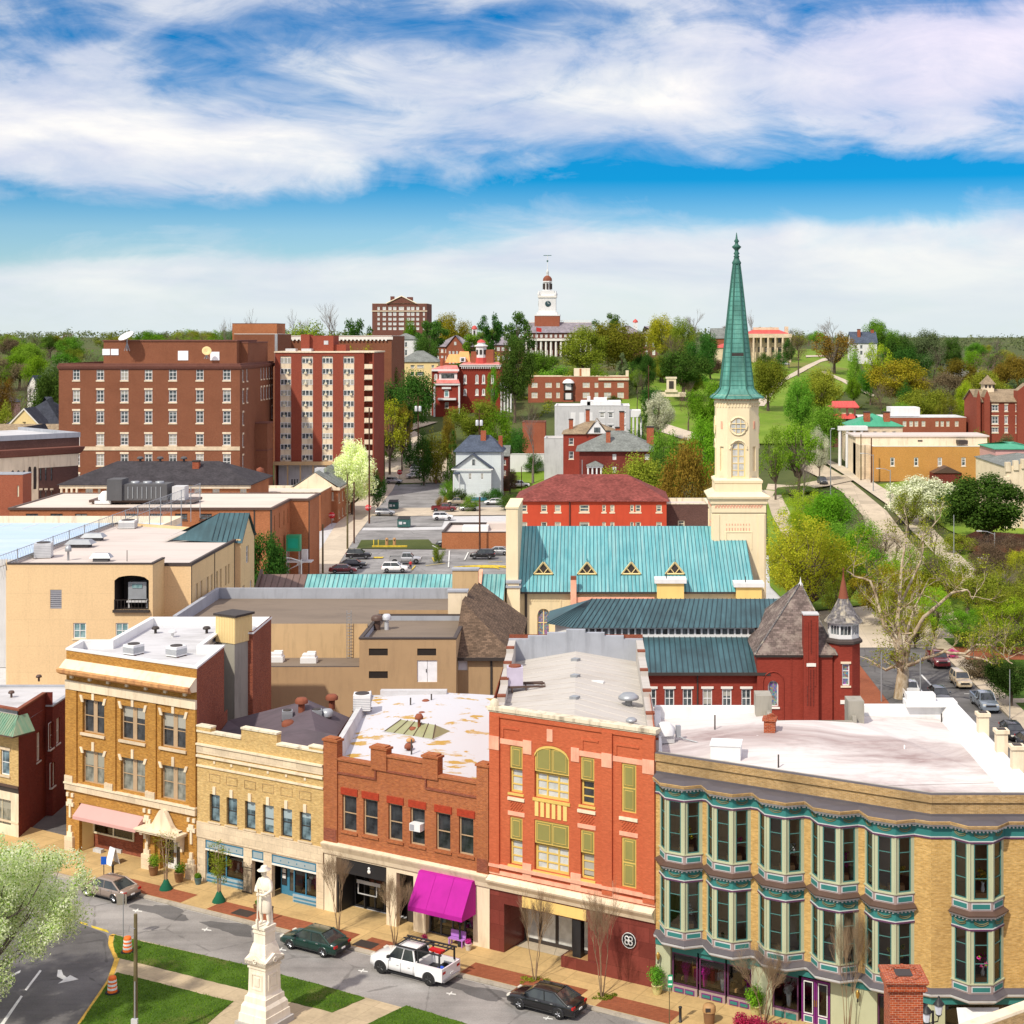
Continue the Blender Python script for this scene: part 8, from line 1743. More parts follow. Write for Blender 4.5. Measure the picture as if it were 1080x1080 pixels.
for x0,x1,yt in((1029,1033,411),(1037,1043,411),(1072,1092,404)):
 a,c=U(x0),U(x1);k.box(a,c,-1.2,3,0,z(yt+8),0);k.pg([(a,-1.2,z(yt+8)),(c,-1.2,z(yt+8)),((a+c)/2,-1.2,z(yt))],0);k.pg([(c,-1.2,z(yt+8)),(c,3,z(yt+8)),((a+c)/2,3,z(yt)),((a+c)/2,-1.2,z(yt))],1);k.pg([(a,3,z(yt+8)),(a,-1.2,z(yt+8)),((a+c)/2,-1.2,z(yt)),((a+c)/2,3,z(yt))],1)
a,c=U(1041),U(1056);k.box(a+.5,c-.5,6,9,s.zt,z(406),2);k.pg([(a,5.5,z(406)),(c,5.5,z(406)),((a+c)/2,7.5,z(396))],1);k.pg([(c,5.5,z(406)),(c,9.5,z(406)),((a+c)/2,7.5,z(396))],1);k.pg([(a,9.5,z(406)),(a,5.5,z(406)),((a+c)/2,7.5,z(396))],1)
for i in rg(3):k.box(a+.9+i*1.1,a+1.5+i*1.1,5.95,6,z(410),z(407),3)
s.part('gables',k,['tbrick','tsh','stone','dark'])
sim('green_flat_shop','cream shop with a flat green roof behind the stone church',1050,1095,474,330,14,'pink_awning',[(1056,1060)],[(480,485)],WF,'hip','groof',6,1.2,ins=6)
def stone_church():
 s=Bld('stone_church','pale stone church with a stepped gable at the right edge','church',(X_(1062,308),308),0,.6);z=lambda y:s.px(1070,y)[1];st=S('gfar','stone',.15,2,2,arch=.8);W=16;D=26;zt=14
 s.wl((0,0),(W,0),0,zt,'stone');s.wl((W,0),(W,D),0,zt,'stone');s.wl((W,D),(0,D),0,zt,'stone');s.wl((0,D),(0,0),0,zt,'stone',[(u,u+1.6,3,8,st)for u in(4,9,14,19)]);triw(s.w,(0,0),(W,0),zt,z(484),s.mat('stone'));s.done()
 b=MB();gable(b,W,D,zt,z(486),.2,0,0,.5,'v');s.part('roof',b,'gsh')
 b=MB();zp=z(484)
 for i in rg(5):f=i/5;b.box(-.3+f*W/2,-.3+f*W/2+1.,-.3,.8,zt-1+f*(zp-zt),zt+.9+f*(zp-zt));b.box(W+.3-f*W/2-1.,W+.3-f*W/2,-.3,.8,zt-1+f*(zp-zt),zt+.9+f*(zp-zt))
 b.box(-.8,.4,-.8,.4,0,zt-2);b.box(3,4,-.6,0,0,7);s.part('buttress',b,'stone')
stone_church()
k=MB();k.box(-5,5,0,1,0,1.6);k.box(-2.1,2.1,-.5,1.5,1.6,2.3);k.box(-1.6,1.6,-.4,1.4,2.3,6.2);k.box(-1.9,1.9,-.6,1.6,6.2,6.8);k.box(-.8,.8,-.5,-.4,2.8,5.4,1)
Zm=520;tag(k.bd('white_monument',['stone','dark'],None,(X_(708,Zm),Zm,Zh(418.5,Zm))),'white stone monument with a dark doorway on the grass left of the spire','monument')
def near_corner():
 Z=70;s=Bld('near_building','brick building whose roof edge cuts the bottom right corner','building',(X_(1012,69),56),0,0);z0=10.2
 q=[(0,0),(20,0),(20,14.),(3.,13.6),(0,11.3)]
 g1,g2=G(1015,1080,z0+.3),G(1082,1056,z0+.3);O=s.O
 q=[(g1.x-O.x-1.5,0),(20,0),(20,g2.y-O.y+4.6),(g2.x-O.x,g2.y-O.y),(g1.x-O.x,g1.y-O.y),(g1.x-O.x-1.5,g1.y-O.y-1.2)]
 for i in rg(6):s.wl(q[i],q[(i+1)%6],0,z0,'sbrick')
 s.done();s.flt(q,z0-.5,'pgray');s.pap(q,z0+.3,z0-.5,'stone',1,.5,.1,mi='pbrick')
 return s
near_corner()
def near_chimney():
 Zc=66;t=Bld('corbelled_chimney','square red brick chimney with corbelled top at the bottom edge near the right','chimney',(X_(955.5,Zc),Zc+.6),0,0);k=MB();z=lambda y:Zh(y,Zc);hw=.72
 def bx(e,z0,z1):k.box(-hw-e,hw+e,-hw-e,hw+e,z0,z1)
 bx(0,0,z(1045));bx(.08,z(1045),z(1043));bx(.16,z(1043),z(1040.5));bx(.1,z(1040.5),z(1037));bx(.16,z(1037),z(1035));bx(.22,z(1035),z(1032.5))
 k.box(-.36,.36,-.36,.36,z(1032.5),z(1031.5),1)
 for i in rg(26):a=ru(0,6.28);k.cbx(cos(a)*.68,sin(a)*.68,z(1032.5),.24,.12,ru(.03,.09),0,a)
 bpy.data.objects.remove(t.obj);o=k.bd('corbelled_chimney',['chbrick','dark'],None,(X_(955.5,Zc),Zc+.6,0));tag(o,'square red brick chimney with corbelled top at the bottom edge near the right','chimney')
near_chimney()
#  roads and lots behind the row
def drp(name,px,m,off=.05,step=4.,world=0,solid=0):
 ps=[(p[0],p[1])for p in px]if world else[(q.x,q.y)for q in(GT(x,y)for x,y in px)]
 x0,x1=min(p[0]for p in ps),max(p[0]for p in ps);y0,y1=min(p[1]for p in ps),max(p[1]for p in ps)
 bm=bmesh.new();f=bm.faces.new([bm.verts.new((x,y,0))for x,y in ps])
 def cuts(a,c,ax):
  v=a+step
  while v<c:
   co=(v,0,0)if ax==0 else(0,v,0);no=(1,0,0)if ax==0 else(0,1,0)
   bmesh.ops.bisect_plane(bm,geom=bm.verts[:]+bm.edges[:]+bm.faces[:],plane_co=co,plane_no=no);v+=step
 cuts(x0,x1,0);cuts(y0,y1,1)
 for v in bm.verts:v.co.z=T(v.co.x,v.co.y)+off
 bmesh.ops.recalc_face_normals(bm,faces=bm.faces)
 if sum(f.normal.z for f in bm.faces)<0:bmesh.ops.reverse_faces(bm,faces=bm.faces[:])
 b=MB();ix={v:i for i,v in en(bm.verts)};b.v=[tuple(v.co)for v in bm.verts]
 for f in bm.faces:b.f.append(tuple(ix[v]for v in f.verts));b.m.append(0);b.sm.append(0)
 bm.free();o=b.bd(name,[m]);sct(o);return o
drp('city_ground',[(-150,236),(30,236),(30,330),(-20,400),(-150,400)],'pgray',.0,6,1)
drp('parking_lot',[(344,612),(372,560),(548,558),(548,612)],'alot',.1)
drp('parking_lot',[(374,557),(396,530),(405,512),(470,510),(470,520),(560,525),(560,541),(470,545),(466,556)],'alot',.11)
drp('driveway',[(384,545),(388,536),(560,536),(560,544)],'roadc',.2)
drp('parking_lot',[(405,510),(428,476),(480,474),(478,510)],'concrete',.12)
drp('back_street',[(312,640),(322,604),(352,558),(371,530),(393,500),(412,474),(425,462),(437,455),(446,460),(441,472),(425,492),(404,530),(376,566),(352,604),(345,640)],'roadc',.16)
drp('grass_strip',[(376,580),(381,571),(452,570),(456,575),(470,577),(470,581),(376,580)],'tground',.22)
drp('cross_road',[(393,470),(412,462),(462,446),(400,447),(393,452)],'concrete',.3)
drp('house_yard',[(468,528),(474,506),(560,500),(590,512),(560,532)],'tground',.14);drp('house_yard',[(531,520),(534,497),(585,488),(585,505),(575,520)],'hgrass',.2)
drp('rear_lot',[(500,492),(506,480),(590,478),(590,490)],'concrete',.25)
drp('hill_lawn',[(660,470),(655,425),(640,405),(665,380),(760,372),(900,372),(905,398),(880,425),(870,470)],'hgrass',.35,9)
for px in(((808,412),(832,397),(846,389),(868,379),(880,378),(880,380),(866,383),(848,393),(830,402),(814,416)),((868,392),(892,402),(905,409),(922,418),(921,420),(903,412),(888,404),(866,394)),((776,422),(800,421),(812,425),(811,427),(776,425)),((800,430),(812,413),(817,414),(806,430)),((693,446),(712,452),(745,462),(735,470),(690,455)),((850,376),(890,375),(890,377),(850,378))):drp('hill_path',px,'roadc',.55,9)
drp('boulevard',[(925,640),(955,660),(1010,655),(985,600),(935,540),(893,505),(868,490),(845,484),(838,492),(862,503),(888,520),(910,545),(922,590)],'concrete',.12,4)
drp('cross_street',[(31.6,236),(45,236),(49,258),(38,262),(33,262)],'asd',.05,4,1)
drp('cross_road',[(810,512),(838,514),(870,507),(900,500),(905,507),(872,514),(838,520),(808,518)],'concrete',.3)
drp('median_lawn',[(808,515),(828,519),(845,540),(870,575),(915,640),(840,648),(812,620)],'hgrass',.25,4);drp('side_lane',[(806,519),(822,520),(834,545),(846,580),(834,580),(814,545)],'concrete',.4,4)
drp('median_lawn',[(815,525),(868,520),(850,514),(820,516)],'lawn',.45,4)
drp('street_lawn',[(925,512),(955,508),(1060,510),(1080,520),(1080,590),(1000,560),(955,530)],'hgrass',.2,5)
drp('sidewalk',[(868,488),(875,487),(905,500),(945,525),(985,560),(1020,595),(1080,615),(1080,630),(1010,612),(975,575),(935,533),(895,505)],'roadc',.35,4)
drp('mulch_bed',[(1006,572),(1030,562),(1080,566),(1080,585),(1030,588)],'mulch',.4,4)
drp('park_lawn',[(48,207),(120,207),(120,290),(62,285),(48,250)],'hgrass',.08,6,1)
def line_px(px,m,w=.12,off=.26,name='parking_line'):
 b=MB()
 for(x0,y0,x1,y1)in px:
  a,c=GT(x0,y0),GT(x1,y1);d=(c-a);d.z=0;d.normalize();n=V3((-d.y,d.x,0))*w;o=V3((0,0,off));b.pg([a-n+o,c-n+o,c+n+o,a+n+o])
 sct(b.bd(name,[m]))
line_px([(474,582,473,600),(490,592,494,584),(494,584,500,584),(456,577,462,580),(480,600,520,600)],'wline')
line_px([(456,590,458,594),(434,603,438,598),(500,598,505,598),(515,595,530,594),(449,598,470,596)],'yline')
b=MB();cc=GT(511,602)
for r in(1.6,2.6,3.6):b.tb([(cc.x+r*1.6*cos(t*.3),cc.y+r*sin(t*.3),.3)for t in rg(11)],.12,4)
sct(b.bd('yellow_arc_marking','yline'))
for x,y in((399,589.5),(483.5,600.5)):q=GT(x,y);sht('yellow_spot',[(q.x-.9,q.y-.9),(q.x+.9,q.y-.9),(q.x+.9,q.y+.9),(q.x-.9,q.y+.9)],.25,'yline')
#  trees
def lm(n,blobs,leaf_s,seed,up=.75,name='crown',flatten=1.):
 r=random.Random(seed);V=[];Fc=[]
 tot=sum(b[3]**2 for b in blobs)
 for bx,by,bz,br in blobs:
  k=max(3,int(n*br*br/tot))
  for _ in rg(k):
   while 1:
    x,y,z=r.gauss(0,1),r.gauss(0,1),r.gauss(0,1);l=sqrt(x*x+y*y+z*z)
    if l>.01:break
   x,y,z=x/l,y/l,z/l;rr=br*(r.random()**.35)*r.un(.8,1.18)
   px,py,pz=bx+x*rr,by+y*rr,bz+z*rr*flatten
   nx,ny,nz=x+r.gauss(0,.55),y+r.gauss(0,.55),z+up+r.gauss(0,.55);l=sqrt(nx*nx+ny*ny+nz*nz)or 1;nx,ny,nz=nx/l,ny/l,nz/l
   ax,ay,az=r.gauss(0,1),r.gauss(0,1),r.gauss(0,1);d=ax*nx+ay*ny+az*nz;ax-=d*nx;ay-=d*ny;az-=d*nz;l=sqrt(ax*ax+ay*ay+az*az)or 1
   s=leaf_s*r.un(.65,1.35);ax,ay,az=ax/l*s,ay/l*s,az/l*s;cx,cy,cz=(ny*az-nz*ay)*.6,(nz*ax-nx*az)*.6,(nx*ay-ny*ax)*.6
   i=len(V);V+=[(px-ax,py-ay,pz-az),(px+cx,py+cy,pz+cz),(px+ax,py+ay,pz+az),(px-cx,py-cy,pz-cz)];Fc.append((i,i+1,i+2,i+3))
 me=bpy.data.meshes.new(name);me.from_pydata(V,[],Fc);return me
def crb(seed,n=34,rx=.5,z0=.26,z1=1.,shape='round',b0=.1,b1=.17):
 r=random.Random(seed);ot=[];cz,hz=(z0+z1)/2,(z1-z0)/2
 lob=[(r.un(0,6.28),r.un(-.7,.9),r.un(.72,1.))for _ in rg(7)]
 for i in rg(n):
  a=r.un(0,6.28);u=r.un(-1,1);e=sqrt(1-u*u);q=r.un(.35,1.)**.55
  k=.8+.25*max(0,max(cos(a-l[0])*(1-abs(u-l[1]))for l in lob))-.15*r.random()
  if shape=='cone':f=(1-(u+1)/2)**.8;x,y,z=cos(a)*rx*f*q,sin(a)*rx*f*q,cz+u*hz*.92
  elif shape=='flat':x,y,z=cos(a)*rx*e*q*k,sin(a)*rx*e*q*k,z1-.18+.14*u-.15*q*q
  else:x,y,z=cos(a)*rx*e*q*k,sin(a)*rx*e*q*k,cz+u*hz*q*.9*k
  ot.append((x*.86,y*.86,z,r.un(b0,b1)*(1.0 if shape!='cone' else max(.45,1-(u+1)*.35))))
 return ot
def limb(b,p,q,r0,r1,r,n=5,wob=.06,seg=5,m=0):
 p,q=V3(p),V3(q);L=(q-p).length;ps=[p.lerp(q,i/seg)+V3((r.un(-1,1),r.un(-1,1),r.un(-.6,.6)))*L*wob*(0 if i in(0,seg)else 1)for i in rg(seg+1)]
 b.tb(ps,[r0+(r1-r0)*i/seg for i in rg(seg+1)],n,m,0);return ps
def trm(seed,blobs,fork=.3,r0=.03,n=10):
 r=random.Random(seed);b=MB();top=(r.un(-.02,.02),r.un(-.02,.02),fork)
 b.tb([(0,0,-.04),(0,0,.01),(top[0]*.5,top[1]*.5,fork*.5),top],[r0*1.6,r0*1.15,r0,r0*.85],7,0,0)
 tgt=r.sample(blobs,min(n,len(blobs)))
 for bx in tgt:
  ps=limb(b,top,bx[:3],r0*.55,r0*.12,r,4)
  q=ps[3];e=r.choice(blobs);limb(b,q,(q.x+(e[0]-q.x)*.5,q.y+(e[1]-q.y)*.5,q.z+(e[2]-q.z)*.5+.05),r0*.22,r0*.06,r,3,seg=3)
 return b
def barem(seed,spread=.5,fork=.22,r0=.028,levels=4,kids=3,thin=1.,vase=0,stm=1):
 r=random.Random(seed);b=MB()
 def grow(p,d,L,rad,lv):
  q=p+d*L;seg=3;ps=[p]
  for i in rg(1,seg+1):ps.append(p+d*L*i/seg+V3((r.un(-1,1),r.un(-1,1),r.un(-.5,.8)))*L*.07)
  b.tb(ps,[rad*(1-.45*i/seg)for i in rg(seg+1)],5 if lv>2 else 3,0,0)
  if lv==0:return
  for k in rg(kids+(1 if r.random()<.5 else 0)):
   a=r.un(0,6.28);t=r.un(.35,.95)if not vase else r.un(.2,.75);nd=d+V3((cos(a),sin(a),r.un(-.1,.5)))*t*(spread*1.6);nd.z=max(nd.z,.02 if lv<3 else.25);nd.normalize()
   s=ps[-1]if k<2 else ps[2];grow(s,nd,L*r.un(.55,.82),rad*.52,lv-1)
 for s in rg(stm):
  a=s*2.4;off=V3((cos(a),sin(a),0))*.012*(stm>1);d=V3((cos(a)*.34*(stm>1),sin(a)*.34*(stm>1),1)).normalized()
  b.tb([off+V3((0,0,-.03)),off+d*fork],[r0*1.3/stm**.4,r0/stm**.4],7,0,0);grow(off+d*fork,d,.26,r0*.8/stm**.4*thin,levels)
 return b
TREES={}
def kindmesh(kind):
 if kind in TREES:return TREES[kind]
 k,i=kind.split(':');i=int(i);sd=100+i*17+len(k)*5
 if k=='r':bl=crb(sd,42,.5,.22,.98);cr=lm(15000,bl,.0125,sd);tr=trm(sd,bl).mesh('trunk','bkb')
 elif k=='d':bl=crb(sd,90,.5,.1,.98,b0=.09,b1=.13);cr=lm(20000,bl,.014,sd);tr=trm(sd,bl,.15,.03,8).mesh('trunk','bkb')
 elif k=='f':bl=crb(sd,60,.5,.16,.98,b0=.08,b1=.14);cr=lm(16000,bl,.01,sd);tr=trm(sd,bl,.25,.028,16).mesh('trunk','bkb')
 elif k=='l':bl=crb(sd,46,.52,.24,1.,b0=.06,b1=.13);cr=lm(4200,bl,.014,sd);tr=trm(sd,bl,.24,.026,24).mesh('trunk','bkb')
 elif k=='w':bl=crb(sd,80,.52,.12,1.,b0=.06,b1=.12);cr=lm(15000,bl,.0085,sd,.1);tr=trm(sd,bl,.14,.022,40).mesh('trunk','bkb')
 elif k=='p':bl=crb(sd,26,.5,.35,1.,b0=.07,b1=.14);cr=lm(5000,bl,.016,sd,.5,flatten=.6);tr=trm(sd,bl,.55,.02,12).mesh('trunk','bkb')
 elif k=='c':bl=crb(sd,60,.5,.04,1.,'cone',.08,.13);cr=lm(7000,bl,.014,sd);tr=trm(sd,bl,.2,.03,4).mesh('trunk','bkb')
 elif k=='u':bl=crb(sd,26,.5,.0,.95,b0=.14,b1=.2);cr=lm(5200,bl,.018,sd);tr=trm(sd,bl,.12,.03,6).mesh('trunk','bkb')
 elif k=='b':cr=barem(sd,.5,.22,.022,5,3).mesh('branches','bktwig');tr=None
 elif k=='h':bl=crb(sd,60,.5,.25,1.,b0=.07,b1=.12);cr=lm(2600,bl,.008,sd);tr=barem(sd,.5,.2,.022,5,3).mesh('branches','bktwig')
 TREES[kind]=(cr,tr);return TREES[kind]
TN=0
def tree(x,ytp,wpx,Z,kind,mat,label,brk='bkb',grp=None,name='tree',bs=None,hmax=None,cat='tree'):
 global TN
 TN+=1;X=X_(x,Z);zb=T(X,Z)-.1 if bs is None else bs;h=max(1.,Zh(ytp,Z)-zb);w=wpx*Z/F
 t=th(name,label,cat,(X,Z,zb),(TN*2.399)%6.28,grp);cr,tr=kindmesh(kind)
 k=kind.split(':')[0];xs=w if k not in('b','h')else w/.95
 if k=='b':
  me=cr;bb_=[v.co for v in me.vertices];
  if 'ext' not in me:me['ext']=max(max(abs(v.x),abs(v.y))for v in bb_);me['top']=max(v.z for v in bb_)
  o=ist(me,'branches',t);o.scale=(w/2/me['ext']*1.05,w/2/me['ext']*1.05,h/me['top'])
  if not len(me.materials):am(me,brk)
  o.material_slots[0].link='OBJECT';o.material_slots[0].material=M(brk);return t
 if not len(cr.materials):am(cr,'lfm')
 if 'ext' not in cr or cr.get('ext',0)==0:
  rr_=sorted(abs(v.co.x)for v in cr.vertices);cr['ext']=rr_[int(len(rr_)*.985)]
 xs=w/2/cr['ext']
 o=ist(cr,'crown',t);o.scale=(xs,xs,h);o.material_slots[0].link='OBJECT';o.material_slots[0].material=M(mat)
 if tr is not None:
  u=ist(tr,'trunk' if k!='h' else 'branches',t)
  if k=='h':
   if 'ext' not in tr:tr['ext']=max(max(abs(v.co.x),abs(v.co.y))for v in tr.vertices);tr['top']=max(v.co.z for v in tr.vertices)
   u.scale=(w/2/tr['ext'],w/2/tr['ext'],h/tr['top'])
  else:u.scale=(xs,xs,h)
  u.material_slots[0].link='OBJECT';u.material_slots[0].material=M(brk)
 return t
